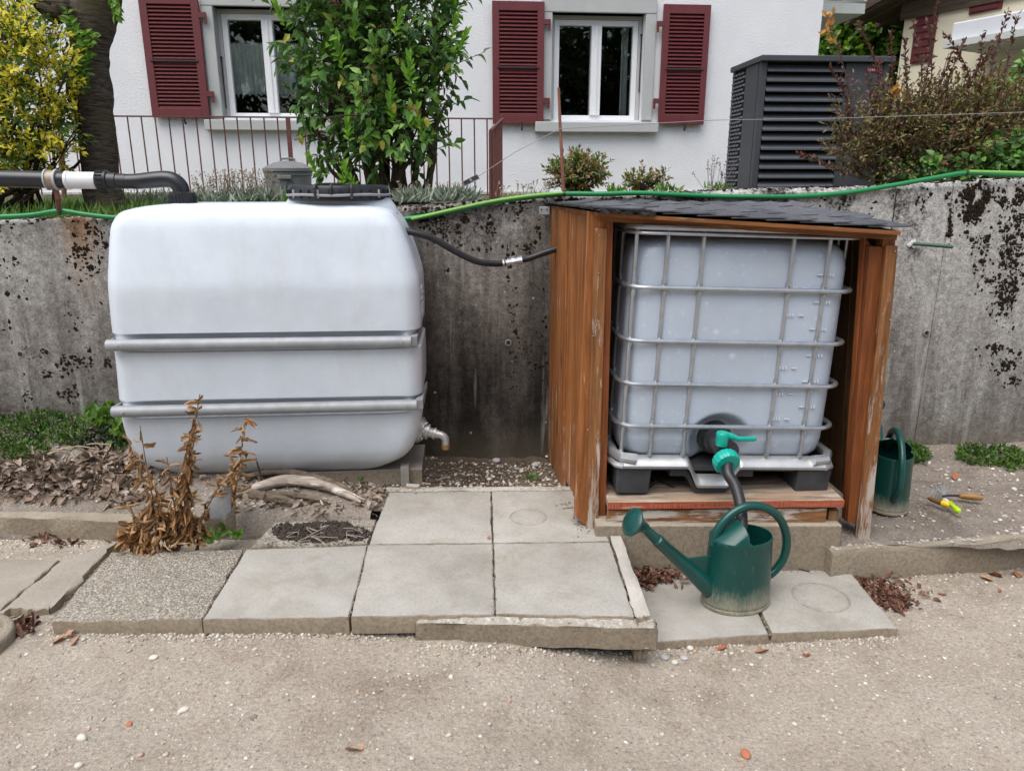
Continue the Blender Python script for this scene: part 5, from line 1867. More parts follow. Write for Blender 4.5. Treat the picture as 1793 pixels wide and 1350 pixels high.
# hood over the spout half of the opening
mb = MB()
n = 24; rim = []; ridge = []
for k in range(n + 1):
    a = math.pi * .5 + math.pi * k / n
    rim.append(Vector((RX * .905 * math.cos(a) , RY * .905 * math.sin(a), H - .002)))
top_ = [Vector((-.02 - .055 * math.sin(math.pi * k / n) * 0 - .0, RY * .86 * math.cos(math.pi * k / n), H + .004 + .062 * math.sin(math.pi * k / n) ** .8)) for k in range(n + 1)]
vs = rim + top_ + [p + Vector((.004, 0, -.006)) for p in rim] + [p + Vector((.005, 0, -.005)) for p in top_]
fs = []
m1 = n + 1
for k in range(n):
    fs.append((k, k + 1, m1 + k + 1, m1 + k)); fs.append((3 * m1 + k, 3 * m1 + k + 1, 2 * m1 + k + 1, 2 * m1 + k)); fs.append((m1 + k, m1 + k + 1, 3 * m1 + k + 1, 3 * m1 + k)); fs.append((k + 1, k, 2 * m1 + k, 2 * m1 + k + 1))
mb.add(vs, fs); mb.build('hood', m_can, can, smooth=True, world=False, fix=True)
# loop handle from the hood over the top and down the back
hpts = [(-.118, 0, H - .03), (-.1, 0, H + .035), (-.05, 0, H + .092), (.02, 0, H + .118), (.1, 0, H + .1), (.165, 0, H + .045), (.2, 0, H - .035), (.2, 0, H - .115), (.17, 0, H - .17), (.125, 0, H - .205)]
mb = MB(); mb.tube(spline(hpts, 6), .0165, 12, flat=1.0); mb.build('handle', m_can, can, smooth=True, world=False)
# spout, web, rose
s0, s1 = Vector((-.1, 0, .06)), Vector((-.42, 0, .378))
mb = MB(); mb.tube([s0, s0.lerp(s1, .3), s0.lerp(s1, .72), s0.lerp(s1, .73), s0.lerp(s1, .78), s0.lerp(s1, .79), s1], [.04, .031, .0225, .0245, .0245, .020, .0175], 16)
sp = mb.build('spout', m_can, can, smooth=True, world=False)
mb = MB()
w = .006
q = [(-.125, .23), (-.205, .232), (-.1, .1)]
mb.hexa([Vector((-.12, -w, .1)), Vector((-.12, w, .1)), Vector((-.155, w, .12)), Vector((-.155, -w, .12))], [Vector((-.118, -w, .215)), Vector((-.118, w, .215)), Vector((-.232, w, .215)), Vector((-.232, -w, .215))])
mb.build('web', m_can, can, world=False, bevel=.002, fix=True)
d = (s1 - s0).normalized()
mb = MB(); mb.lathe([(.018, -.02), (.022, .0), (.034, .022), (.05, .042), (.055, .047), (.055, .053), (.05, .057), (.028, .064), (0, .066)], 28, s1 - d * .012, axis=(d + Vector((-.28, -.1, -.12))).normalized())
rose = mb.build('rose', m_can, sp, smooth=True, world=False)
mb = MB(); A_ = (d + Vector((-.28, -.1, -.12))).normalized(); X_ = A_.orthogonal().normalized(); Y_ = A_.cross(X_)
for rr_, nn in ((.012, 6), (.024, 12), (.036, 18)):
    for k in range(nn):
        a = k * 6.283 / nn
        mb.lathe([(.0018, 0), (.0018, .001)], 5, s1 - d * .012 + A_ * (.0685 - rr_ * .12) + X_ * (rr_ * math.cos(a)) + Y_ * (rr_ * math.sin(a)), axis=A_)
mb.build('rose_hole', MAT('hole_dark', (.002, .02, .016)), rose, world=False)
can2 = copy_tree(can)
can2.location = PZ(1549, 884, .118)
can2.rotation_euler = (0, 0, R(-104))
can2.scale = (.93, .93, .93)
can2['label'] = 'dark green watering can standing on the soil right of the shelter, handle towards the camera'

# hose from the tap into the can
dn = Vector(can.location)
tv, ty = tap_w, tap_w.y
hpth = [tap_w + Vector((0, .01, .004)), PY(1275, 830, ty - .035), PY(1287, 850, ty - .07), PY(1296, 882, ty - .12), PY(1299, 915, ty - .17), PY(1297, 950, ty - .21), PY(1293, 1000, ty - .24)]
mb = MB(); mb.tube(spline(hpth, 8), .0225, 14)
tag(mb.build('filling_hose', m_rub, smooth=True), 'short black hose from the teal tap into the watering can', 'hose')

# ================================================================== GREEN HOSE, ROD, WIRE, PEG
m_hose = MAT('green_hose', (.005, .17, .05), (.012, .22, .065), 5, .38, .02, 50)
m_hose2 = MAT('light_green_hose', (.14, .36, .06), (.2, .42, .08), 5, .4)
hp = [(-200, 388), (-80, 382), (0, 380), (55, 377), (105, 370), (150, 376), (196, 381), (300, 387), (450, 391), (600, 390), (715, 383), (790, 370), (860, 355.5), (925, 346), (985, 340), (1050, 340), (1120, 338.5), (1200, 342), (1300, 345), (1400, 344), (1480, 338),
      (1560, 325.5), (1630, 313), (1690, 303.5), (1740, 305), (1793, 307.5), (1900, 313), (2100, 320)]
gh = thing('garden_hose', 'long green garden hose lying along the top of the concrete wall', 'hose', WALL.at(985, 341, -.02))
mb = MB(); mb.tube(spline([WALL.at(u, v, -.016) for u, v in hp], 8), .0125, 10); mb.build('hose', m_hose, gh, smooth=True)
mb = MB(); mb.tube(spline([WALL.at(u, v, -.028) for u, v in ((720, 384), (790, 368), (860, 353), (925, 343.5), (985, 338))], 8), .0085, 8); mb.build('light_hose', m_hose2, gh, smooth=True)
mb = MB(); mb.tube(spline([WALL.at(u, v, -.02) for u, v in ((1696, 301), (1740, 302), (1793, 303.5), (1900, 308))], 8), .0095, 8); mb.build('light_hose', m_hose2, gh, smooth=True)
mb = MB()
for u, v in ((106, 370), (988, 340), (1692, 303.5)):
    p = WALL.at(u, v, -.016)
    mb.tube([p - WALL.ax * .006, p + WALL.ax * .006], .0145, 10)
mb.build('cable_tie', m_blk, gh, smooth=True)
rod = MB(); rod.tube([WALL.at(987, 350, .08), WALL.at(985, 300, .08), WALL.at(981, 225, .08), WALL.at(978, 154, .08)], [.0095, .009, .008, .0065], 8)
tag(rod.build('fence_rod', MAT('rust_red_rod', (.19, .07, .045), (.27, .11, .07), 40, .8, .3, 200), smooth=True), 'thin rusty rod standing on the wall behind the shelter', 'rod')
m_wire = MAT('wire', (.3, .3, .31), None, 5, .45, metal=.5)
wr = thing('fence_wire', 'thin grey wire strung from a tensioner past the rusty rod to the right', 'wire', WALL.at(980, 226, .06))
mb = MB(); mb.tube([WALL.at(838, 309, .07), WALL.at(900, 268, .07), WALL.at(980, 226, .066), WALL.at(1250, 211, .07), WALL.at(1470, 207.5, .07), WALL.at(1793, 197, .08), WALL.at(2100, 188, .08)], .0019, 5); mb.build('strand', m_wire, wr)
mb = MB(); mb.tube([WALL.at(795, 335, .07), WALL.at(812, 323, .07)], .0019, 5); mb.build('strand', m_wire, wr)
a, b = WALL.at(811, 323, .07), WALL.at(838, 309, .07)
dd = (b - a).normalized()
fr = lambda x, y, z: a.lerp(b, .5) + dd * x + WALL.ay * y + dd.cross(WALL.ay) * z
mb = MB(); L_ = (b - a).length; mb.box((0, 0, .0125), (L_, .03, .003), fr); mb.box((0, 0, -.0125), (L_, .03, .003), fr); mb.box((L_ / 2 - .003, 0, 0), (.004, .03, .022), fr); mb.box((-L_ / 2 + .003, 0, 0), (.004, .03, .022), fr)
mb.box((0, .012, 0), (L_ * .9, .003, .024), fr)
ts = mb.build('tensioner', m_galv, wr, bevel=.001)
mb = MB(); mb.lathe([(.008, -.02), (.008, .0), (.004, .004)], 10, fr(0, -.012, 0), axis=-WALL.ay); mb.build('spindle', m_steel, ts)
pg = thing('wall_peg', 'dark green plastic peg sticking out of the pale wall right of the shelter', 'peg', WALL.at(1598, 427, 0))
mb = MB(); mb.tube([WALL.at(1598, 427, 0), WALL.at(1598, 427, 0) + Vector((.16, -.1, -.008)), WALL.at(1598, 427, 0) + Vector((.165, -.103, -.008))], [.0095, .01, .007], 12); mb.build('sleeve', MAT('peg_green', (.02, .06, .04), (.04, .09, .06), 30, .5), pg, smooth=True)
mb = MB(); p = WALL.at(1597, 427, 0)
for i in range(9): mb.lathe([(.012, -.004), (.01, .006), (0, .008)], 7, p + WALL.ax * rng.uniform(-.02, .016) + Vector((0, 0, rng.uniform(-.014, .014))), axis=-WALL.ay)
mb.build('plaster', MAT('filler_white', (.6, .6, .58)), pg, smooth=True)
mb = MB(); e_ = WALL.at(1598, 427, 0) + Vector((.165, -.103, -.008)); mb.tube([e_, e_ + Vector((1.4, .1, .005))], .0012, 4); mb.build('wire', m_wire, pg)

# ================================================================== RAILING
m_rail_red = MAT('rust_red_railing', (.105, .032, .03), (.16, .055, .045), 30, .65, .1, 120)
RAIL = Frame((-2.0, 7.25, 0), math.atan(.085))
rl = thing('metal_railing', 'rust red metal railing with thin bars in front of the white house', 'railing', RAIL.pt(0, 0, 1.4), RAIL.yaw)
xa, zr_ = RAIL.xz(60, 201); xb, zr2 = RAIL.xz(880, 210.5)
zr_ = (zr_ + zr2) / 2
mb = MB(); mb.box(((xa + xb) / 2, 0, zr_), (xb - xa, .036, .012), RAIL.pt); mb.build('top_rail', m_rail_red, rl)
mb = MB(); mb.box(((xa + xb) / 2, 0, 1.47), (xb - xa, .03, .01), RAIL.pt); mb.build('bottom_rail', m_rail_red, rl)
xs_ = []
for i in range(44):
    x = RAIL.xz(206, 260)[0] + (i - 6) * .1215
    if x < xb - .05: xs_.append(x)
bal_me = None
posts = [RAIL.xz(508, 260)[0], xb - .02, RAIL.xz(108, 260)[0]]
for x in xs_:
    if min(abs(x - p) for p in posts) < .03: continue
    if bal_me is None:
        mb = MB(); mb.tube([(0, 0, 1.475), (0, 0, zr_ - .006)], .0068, 6)
        bo = mb.build('baluster', m_rail_red, rl, world=False); bal_me = bo.data
    else:
        bo = bpy.data.objects.new('baluster', bal_me); C.objects.link(bo); bo.parent = rl
    bo.location = (x, 0, -1.4)
for i, x in enumerate(posts[:2]):
    mb = MB(); mb.box((x, .0, (1.36 + zr_) / 2 - .003), (.036, .036, zr_ - 1.366), RAIL.pt); mb.build('post', m_rail_red, rl)
p0 = RAIL.at(104, 203); p1 = RAIL.at(113, 350)
mb = MB(); mb.tube([p1 + Vector((.02, 0, -.2)), p1, p0], .022, 8); mb.build('post', m_rust, rl)
# return of the railing down towards the camera
pA = RAIL.pt(xb, 0, zr_); pB = PY(859, 229, pA.y - 1.15)
mb = MB(); mb.tube([pA, pB], .013, 6); mb.build('return_rail', m_rail_red, rl)
for i in range(8):
    p = pA.lerp(pB, (i + 1) / 8)
    mb = MB(); mb.tube([Vector((p.x, p.y, 1.40)), p], .0068, 6); mb.build('baluster', m_rail_red, rl)
mb = MB(); mb.tube([Vector((pB.x, pB.y, 1.35)), pB], .016, 4); mb.build('post', m_rail_red, rl)

# ================================================================== GREY DUSTBIN
m_bin = MAT('grey_bin_plastic', (.17, .175, .18), (.22, .225, .23), 8, .5)
bc = PY(505, 300, 6.75); br_ = 38 * 6.75 / 1290
bn = thing('dustbin', 'round grey plastic dustbin with lid behind the white tank', 'dustbin', (bc.x, bc.y, 1.42))
zt_ = PY(505, 300, 6.75 - br_).z - 1.42
mb = MB(); mb.lathe([(br_ * .8, -.25), (br_ * .98, zt_ - .04), (br_ * 1.03, zt_ - .035), (br_ * 1.03, zt_)], 36); mb.build('body', m_bin, bn, smooth=True, world=False)
mb = MB(); mb.lathe([(br_ * 1.06, zt_ - .005), (br_ * 1.1, zt_ + .0), (br_ * 1.1, zt_ + .025), (br_ * 1.02, zt_ + .032), (br_ * .6, zt_ + .075), (0, zt_ + .09)], 36); ld = mb.build('lid', m_bin, bn, smooth=True, world=False)
mb = MB(); mb.tube(spline([(-.06, 0, zt_ + .085), (-.05, 0, zt_ + .105), (.05, 0, zt_ + .105), (.06, 0, zt_ + .085)], 4), .009, 6); mb.build('handle', m_bin, ld, smooth=True, world=False)
mb = MB()
for k in range(12):
    a = k * .5236
    mb.tube([(br_ * .3 * math.cos(a), br_ * .3 * math.sin(a), zt_ + .084), (br_ * .98 * math.cos(a), br_ * .98 * math.sin(a), zt_ + .036)], .005, 4)
mb.build('rib', m_bin, ld, world=False)
mb = MB(); mb.box((.02, -br_ * 1.0, zt_ - .05), (.12, .03, .03)); mb.build('grip', m_bin, bn, world=False, bevel=.004)
for a0 in (-110, -72):
    mb = MB(); arch = [(-.045, -.02), (-.045, -.2), (-.03, -.24), (0, -.25), (.03, -.24), (.045, -.2), (.045, -.02)]
    a = R(a0); c_ = Vector((math.cos(a), math.sin(a), 0)); e_ = Vector((-c_.y, c_.x, 0))
    mb.tube([c_ * (br_ * (.965 + (z_ + .02) * -.0) ) + e_ * x_ + Vector((0, 0, zt_ - .33 - z_)) for x_, z_ in arch], .005, 5); mb.build('arch_rib', m_bin, bn, world=False)

# ================================================================== HEAT PUMP
m_anth = MAT('anthracite_metal', (.045, .049, .056), (.055, .06, .068), 4, .5, .03, 80)
m_anth2 = MAT('anthracite_slat', (.075, .081, .092), (.09, .096, .108), 4, .42, .03, 80)
m_black = MAT('black_inside', (.006, .006, .007), None, 4, .9)
HPF = Frame(PY(1322, 250, 6.4) * 1, R(4.0)); HPF.o.z = 0
xL = 0; xR = HPF.xz(1545, 220)[0]
zT_ = HPF.xz(1430, 108)[1]; zB_ = 1.38
hpm = thing('heat_pump', 'dark grey louvred heat pump unit beside the white house', 'heat pump', HPF.pt((xL + xR) / 2, .4, zB_), HPF.yaw)
dp = .62
mb = MB(); mb.box(((xL + xR) / 2, dp / 2 + .03, (zB_ + zT_) / 2), (xR - xL - .06, dp - .06, zT_ - zB_ - .02), HPF.pt); mb.build('core', m_black, hpm)
for x, y in ((xL + .025, .025), (xR - .025, .025), (xR - .025, dp), (xL + .025, dp)):
    mb = MB(); mb.box((x, y, (zB_ + zT_) / 2), (.05, .05, zT_ - zB_), HPF.pt); mb.build('corner_post', m_anth, hpm, bevel=.004)
mb = MB(); mb.box(((xL + xR) / 2, dp / 2, zT_ + .016), (xR - xL + .04, dp + .09, .045), HPF.pt); mb.build('top_cover', m_anth, hpm, bevel=.006)
xp = HPF.xz(1470, 220)[0]
mb = MB(); mb.box(((xp + xR - .05) / 2, .018, (zB_ + zT_) / 2 - .004), (xR - .054 - xp, .025, zT_ - zB_ - .012), HPF.pt); mb.build('front_panel', m_anth, hpm, bevel=.003)
ns_ = 15
pit = (zT_ - .02 - zB_) / ns_
sl_me = None
x0_, x1_ = xL + .052, xp - .003
for i in range(ns_):
    if sl_me is None:
        q_ = MB(); q_.hexa([(x0_, -.012, -.03), (x1_, -.012, -.03), (x1_, .05, .02), (x0_, .05, .02)], [(x0_, -.012, -.018), (x1_, -.012, -.018), (x1_, .05, .03), (x0_, .05, .03)])
        sl_me = bpy.data.meshes.new('louvre_slat'); sl_me.from_pydata(q_.v, [], q_.f); sl_me.materials.append(m_anth2)
    o = bpy.data.objects.new('louvre_slat', sl_me); C.objects.link(o); o.parent = hpm
    o.matrix_basis = wmat(hpm).inverted() @ Matrix.Translation(HPF.pt(0, 0, zB_ + pit * (i + .6))) @ Matrix.Rotation(HPF.yaw, 4, 'Z')
# side: solid panel in front and a honeycomb grille behind
mb = MB(); mb.box((xL + .004, .19, (zB_ + zT_) / 2 - .004), (.012, .27, zT_ - zB_ - .012), HPF.pt); mb.build('side_panel', m_anth, hpm)
mb = MB()
for j in range(34):
    for i in range(4):
        y = .36 + i * .07 + (.035 if j % 2 else 0)
        z = zB_ + .02 + j * (zT_ - zB_ - .04) / 34
        p = [(y - .022, z), (y, z + .016), (y + .022, z), (y, z - .003)]
        mb.hexa([HPF.pt(xL - .012, a, b) for a, b in p], [HPF.pt(xL + .012, a, b + .008) for a, b in p])
mb.build('side_grille', m_anth2, hpm)
mb = MB(); mb.box((xL + .02, .48, (zB_ + zT_) / 2), (.01, .3, zT_ - zB_ - .02), HPF.pt); mb.build('grille_backing', m_black, hpm)
bdx, bdz = HPF.xz(1531, 123)
bdx = min(bdx, xR - .065)
mb = MB(); mb.box((bdx - .02, .002, bdz), (.09, .006, .03), HPF.pt); bd = mb.build('badge', MAT('red_badge', (.35, .012, .02), None, 4, .4), hpm)
mb = MB()
for i, w_ in enumerate((.012, .009, .013, .008)): mb.box((bdx - .048 + i * .015, -.002, bdz), (w_ * .7, .003, .009 + .003 * (i % 2)), HPF.pt)
mb.build('badge_mark', MAT('badge_white', (.75, .75, .75)), bd)

# ================================================================== CREAM HOUSE, FAR RIGHT
CH = Frame(PY(1577, 90, 15.0) * 1, R(-62)); CH.o.z = 0
m_cream = MAT('cream_render', (.78, .71, .53), (.82, .76, .58), 3, .9, .2, 40)
m_beam = WOOD('brown_eaves', (.05, .035, .025), (.12, .085, .06), 'x', wpos=(.8, .9), worn=(.2, .15, .1))
ch = thing('cream_house', 'cream house with brown eaves and white balcony far right', 'house', CH.pt(4, 4, 1.4), CH.yaw)
ze = CH.xz(1577, 38)[1]
mb = MB(); mb.box((5, 4, (1.3 + 7.4) / 2), (10, 8, 6.1), CH.pt); mb.build('wall', m_cream, ch)
# the gable band of vertical boards and the eaves
mb = MB(); mb.box((5, -.04, ze + .6), (10.1, .06, 1.2), CH.pt); mb.build('board_band', m_beam, ch)
mb = MB()
mb.hexa([CH.pt(-.75, -.6, ze + .1), CH.pt(11, -.6, ze + 3.6), CH.pt(11, 9, ze + 3.6), CH.pt(-.75, 9, ze + .1)], [CH.pt(-.75, -.6, ze + .3), CH.pt(11, -.6, ze + 3.8), CH.pt(11, 9, ze + 3.8), CH.pt(-.75, 9, ze + .3)])
mb.build('roof', m_beam, ch, fix=True)
for y in (-.55, -.2, .3):
    mb = MB(); mb.hexa([CH.pt(-.85, y, ze + .02), CH.pt(3, y, ze + 1.2), CH.pt(3, y + .1, ze + 1.2), CH.pt(-.85, y + .1, ze + .02)], [CH.pt(-.85, y, ze + .12), CH.pt(3, y, ze + 1.34), CH.pt(3, y + .1, ze + 1.34), CH.pt(-.85, y + .1, ze + .12)]); mb.build('rafter', m_beam, ch, fix=True)


def ch_shutter(uv0, uv1):
    x0, z1 = CH.xz(*uv0, -.03); x1, z0 = CH.xz(*uv1, -.03)
    if x0 > x1: x0, x1 = x1, x0
    mb = MB(); mb.box(((x0 + x1) / 2, -.02, (z0 + z1) / 2), (x1 - x0, .03, z1 - z0), CH.pt); s_ = mb.build('shutter', m_red, ch)
    n_ = max(4, int((z1 - z0) / .11))
    for i in range(n_):
        z = z0 + (z1 - z0) * (i + .5) / n_
        mb = MB(); mb.box(((x0 + x1) / 2, -.045, z), (x1 - x0 - .1, .02, .06), CH.pt); mb.build('slat', m_red, s_)


ch_shutter((1605, 24), (1630, 108))
ch_shutter((1706, -40), (1753, 16))
# balcony: white parapet and slab, standing out from the wall
m_wht = MAT('white_render', (.6, .62, .66), (.66, .68, .71), 4, .85)
bo_ = -1.1
x0, zA = CH.xz(1663, 80, bo_); x1, zB = CH.xz(1850, 5, bo_)
zlo = CH.xz(1663, 82, bo_)[1]; zhi = CH.xz(1663, 42, bo_)[1]
mb = MB(); mb.box((x0 + 3, bo_ + .06, (zlo + zhi) / 2), (6, .12, zhi - zlo), CH.pt); b_ = mb.build('balcony', m_wht, ch, bevel=.02)
mb = MB(); mb.box((x0 + .06, (bo_ + .12) / 2, (zlo + zhi) / 2), (.12, -bo_ - .125, zhi - zlo - .004), CH.pt); mb.build('end_wall', m_wht, b_)
mb = MB(); mb.box((x0 + 3.05, bo_ / 2 - .03, zlo + .02), (6.2, -bo_ + .14, .1), CH.pt); mb.build('slab', m_balc, b_)

# ================================================================== GARDEN TOOLS ON THE RIGHT SOIL BED
m_tw = WOOD('tool_handle_wood', (.26, .13, .03), (.42, .24, .07), 'x', wpos=(.7, .8))
zsr = .128


def gp(u, v, dz=0.0):
    p = PZ(u, v, zsr); p.z += dz; return p


fk = thing('hand_fork', 'small hand cultivator with a wooden handle on the soil', 'hand fork', gp(1660, 875))
a, b = gp(1678, 872, .012), gp(1720, 876, .012)
mb = MB(); mb.tube([a, a.lerp(b, .1), a.lerp(b, .5), a.lerp(b, .9), b], [.010, .013, .0145, .013, .008], 12); mb.build('handle', m_tw, fk, smooth=True)
mb = MB(); mb.tube([gp(1680, 872, .012), gp(1662, 872, .014), gp(1650, 874, .016)], [.007, .006, .006], 8); mb.build('ferrule', m_iron, fk, smooth=True)
for (u, v) in ((1633, 866), (1641, 860), (1650, 857), (1660, 862), (1636, 872)):
    t0 = gp(1652, 874, .016); t1 = gp(u, v, .035); t2 = gp(u - 3, v + 2, .004)
    mb = MB(); mb.tube(spline([t0, t0.lerp(t1, .6) + Vector((0, 0, .01)), t1, t2], 4), .0028, 6); mb.build('tine', m_galv, fk, smooth=True)
kn = thing('garden_knife', 'weeding knife with brown and yellow handle lying on the soil', 'knife', gp(1640, 885))
a, b = gp(1624, 876, .012), gp(1648, 885, .014); c_ = gp(1661, 889, .014)
mb = MB(); mb.tube([a, a.lerp(b, .15), a.lerp(b, .6), b], [.006, .010, .0125, .013], 12); mb.build('handle', MAT('brown_grip', (.1, .055, .02), (.16, .09, .03), 30, .6), kn, smooth=True)
mb = MB(); mb.tube([b, b.lerp(c_, .5), c_, c_ + (c_ - b) * .12], [.0135, .0155, .014, .006], 12); mb.build('handle_end', MAT('yellow_plastic', (.72, .5, .01), None, 5, .4), kn, smooth=True)
mb = MB(); t = gp(1590, 864, .01); mb.hexa([t, a + Vector((0, -.006, -.002)), a + Vector((0, .006, -.002)), t + Vector((0, .003, 0))], [t + Vector((0, 0, .002)), a + Vector((0, -.006, .002)), a + Vector((0, .006, .002)), t + Vector((0, .003, .002))]); mb.build('blade', m_galv, kn, fix=True)
sc_ = thing('weeding_tool', 'short tool with a bright lime green handle beside the yellow knife', 'hand tool', gp(1668, 893))
a, b = gp(1663, 885, .012), gp(1677, 899, .013)
mb = MB(); mb.tube([a + (a - b) * .1, a, a.lerp(b, .45), b, b + (b - a) * .12], [.006, .012, .010, .0145, .007], 12); mb.build('handle', MAT('lime_plastic', (.4, .62, .01), None, 5, .35), sc_, smooth=True)
mb = MB(); mb.tube([a, gp(1655, 880, .014), gp(1650, 879, .016)], [.006, .008, .004], 8); mb.build('head', m_wpipe, sc_, smooth=True)

# ================================================================== PLANTS
rp_ = np.random.default_rng(11)
m_bark = None


def barkmat(name, dark, light, scale=30, stretch=(1, 1, 4), lich=None):
    m, t, p, out = _mat(name)
    k = NT(t)
    v = k.mapping(stretch)
    n = k.noise(v, scale, 8, .7)
    col = k.ramp(n, [(.35, dark), (.62, light)])
    n2 = k.noise(k.mapping((1, 1, 1)), 5, 6, .6)
    if lich: col = k.mix(k.ramp(n2, [(.5, 0), (.68, .6)]), col, lich)
    k.l(col, p.inputs['Base Color']); p.inputs['Roughness'].default_value = .95; p.inputs['Specular IOR Level'].default_value = .15
    k.bump(p, n, .9, .02)
    return m


m_twig = barkmat('twig_bark', (.055, .04, .028), (.16, .12, .085), 60)
m_twig_d = barkmat('dark_twig_bark', (.035, .025, .02), (.1, .07, .05), 60)


def stems_obj(name, parent, paths, mat):
    mb = MB()
    for P, r0, r1 in paths:
        Q = spline(P, 5); n = len(Q)
        mb.tube(Q, [r0 + (r1 - r0) * i / (n - 1) for i in range(n)], 6)
    return tag(mb.build(name, mat, parent, smooth=True), kind='stuff')


def blob(u, v, Y, ru, rv, ry):
    p = PY(u, v, Y)
    s = Y / FOC * 1.02
    return (p, (ru * s, ry, rv * s))


# ---- cherry tree at the left
tree = thing('cherry_tree', 'dark barked cherry trunk with a knobbly burl left of the tank', 'tree', PY(188, 372, 4.7))
prof = [(192, 420, 36), (187, 360, 32), (178, 330, 29), (176, 290, 28), (170, 230, 28), (164, 195, 29), (160, 172, 35), (158, 150, 33), (158, 125, 27), (158, 90, 28), (160, 60, 33), (158, 30, 40), (165, 5, 38), (175, -40, 33), (185, -120, 30), (180, -230, 26)]
sp = spline([PY(u, v, 4.7) for u, v, r in prof], 6)
rr_ = np.interp(np.linspace(0, len(prof) - 1, len(sp)), range(len(prof)), [r * 4.75 / 1290 for u, v, r in prof])
rg = []
for i, (p, r) in enumerate(zip(sp, rr_)):
    ring = []
    for k_ in range(28):
        a = k_ * 6.2832 / 28
        w = 1 + .12 * float(fbm(math.cos(a) * 1.5 + 7, math.sin(a) * 1.5 + i * .13, 51, 3)) + .05 * float(vnoise(math.cos(a) * 4 + i * .5, math.sin(a) * 4, 52)) + .025 * float(vnoise(i * .9, k_ * .2, 53))
        ring.append(p + Vector((math.cos(a) * r * w, math.sin(a) * r * w, 0)))
    rg.append(ring)
trunk = MB().rings(rg)
# a knobbly stub and limbs above the frame
for path, r0, r1 in (([PY(160, 25, 4.7), PY(120, 12, 4.65), PY(88, 14, 4.6)], .11, .085), ([PY(88, 14, 4.6), PY(84, 22, 4.58), PY(80, 26, 4.57)], .088, .045)):
    Q = spline(path, 6)
    trunk.tube([p + Vector((0, 0, .006 * float(vnoise(i * .8, 0, 3)))) for i, p in enumerate(Q)], [(r0 + (r1 - r0) * i / (len(Q) - 1)) * (1 + .2 * float(vnoise(i * .9, 5, 8))) for i in range(len(Q))], 14)
top = sp[-1]
limbs = []
for i in range(7):
    a = i * .9 + .4
    e = top + Vector((math.cos(a) * 1.0, math.sin(a) * .9 + .1, .5 + .25 * (i % 3)))
    trunk.tube(spline([top + Vector((0, 0, -.15 * (i % 3))), top.lerp(e, .5) + Vector((0, 0, .15)), e], 5), [.07 - .0055 * j for j in range(11)], 8)
    limbs.append(e)
m_cherry = barkmat('cherry_bark', (.028, .022, .017), (.17, .14, .115), 13, (1, 1, 7), (.11, .1, .04))
trunk.build('trunk', m_cherry, tree, smooth=True, fix=True)
m_cherryleaf = LEAF('cherry_leaf', [(.03, .07, .012), (.05, .11, .02), (.08, .15, .03)])
bl = [(e + Vector((0, 0, .15)), (.55, .55, .4)) for e in limbs]
A, B, P, D, N = twigs(rp_, bl, 170, 8, .28, up=.2)
tag(tri_mesh('crown', *join([leaf_arrays(P, D, N, .08, .024), sticks(A, B, .005, .002)]), m_cherryleaf, tree), kind='stuff')
# fresh shoots growing from the trunk and a dangling sprig
Pl, Dl = [], []
for pts in (((150, 150), (142, 100), (128, 60), (118, 20)), ((152, 160), (135, 80), (120, 35)), ((140, 120), (160, 70), (150, 60)), ((150, 118), (152, 80)), ((145, 155), (132, 130), (125, 110))):
    Q = spline([PY(u, v, 4.55) for u, v in pts], 8)
    for q in Q[1:]:
        for s in (-1, 1):
            Pl.append(q); Dl.append((s * rp_.uniform(.3, 1), rp_.normal() * .4, rp_.uniform(-.2, .6)))
for q in spline([PY(195, -10, 4.5), PY(203, 8, 4.5), PY(204, 28, 4.5)], 7):
    for s in (-1, 1): Pl.append(q); Dl.append((s * .5, rp_.normal() * .3, -.8))
n = len(Pl)
m_fresh = LEAF('fresh_green_leaf', [(.09, .19, .02), (.13, .27, .03), (.18, .33, .045)])
tag(tri_mesh('shoot', *leaf_arrays(np.array([tuple(p) for p in Pl]), np.array(Dl), rp_.normal(size=(n, 3)) * .4 + np.array((0, -.8, .4)), .035 + .025 * rp_.random(n), .014), m_fresh, tree), kind='stuff')

# ---- yellow green variegated shrub, left edge
ys_ = thing('variegated_shrub', 'yellow and green variegated shrub at the left border above the pipe', 'shrub', PY(20, 360, 4.5))
bl = [blob(-20, 110, 4.5, 75, 90, .35), blob(60, 100, 4.45, 55, 70, .28), blob(20, 40, 4.5, 50, 45, .25), blob(20, 210, 4.45, 75, 60, .3), blob(80, 205, 4.4, 38, 40, .2), blob(60, 265, 4.4, 50, 45, .22), blob(0, 285, 4.45, 55, 40, .25), blob(100, 130, 4.4, 30, 45, .15), blob(120, 230, 4.4, 14, 26, .1), blob(-90, 170, 4.5, 60, 130, .35), blob(105, 165, 4.4, 18, 22, .1)]
m_yel = LEAF('variegated_leaf', [(.08, .13, .015), (.3, .27, .025), (.5, .4, .035), (.52, .42, .04), (.35, .35, .05), (.6, .5, .07)], gain=1.5, trans=.35)
m_yelg = LEAF('inner_green_leaf', [(.03, .065, .012), (.05, .1, .02), (.09, .15, .03)], gain=1.3, trans=.25)
A, B, P, D, N = twigs(rp_, bl, 620, 10, .09, up=.6, out=.6, shell=.75, spread=.8)
tag(tri_mesh('foliage', *small_leaf_arrays(P, D, N, .036 + .014 * rp_.random(len(P)), .0095), m_yel, ys_), kind='stuff')
A2, B2, P2, D2, N2 = twigs(rp_, bl, 330, 9, .1, up=.5, shell=.35)
tag(tri_mesh('foliage', *small_leaf_arrays(P2, D2, N2, .042, .011), m_yelg, ys_), kind='stuff')
root = PY(15, 360, 4.55)
st = []
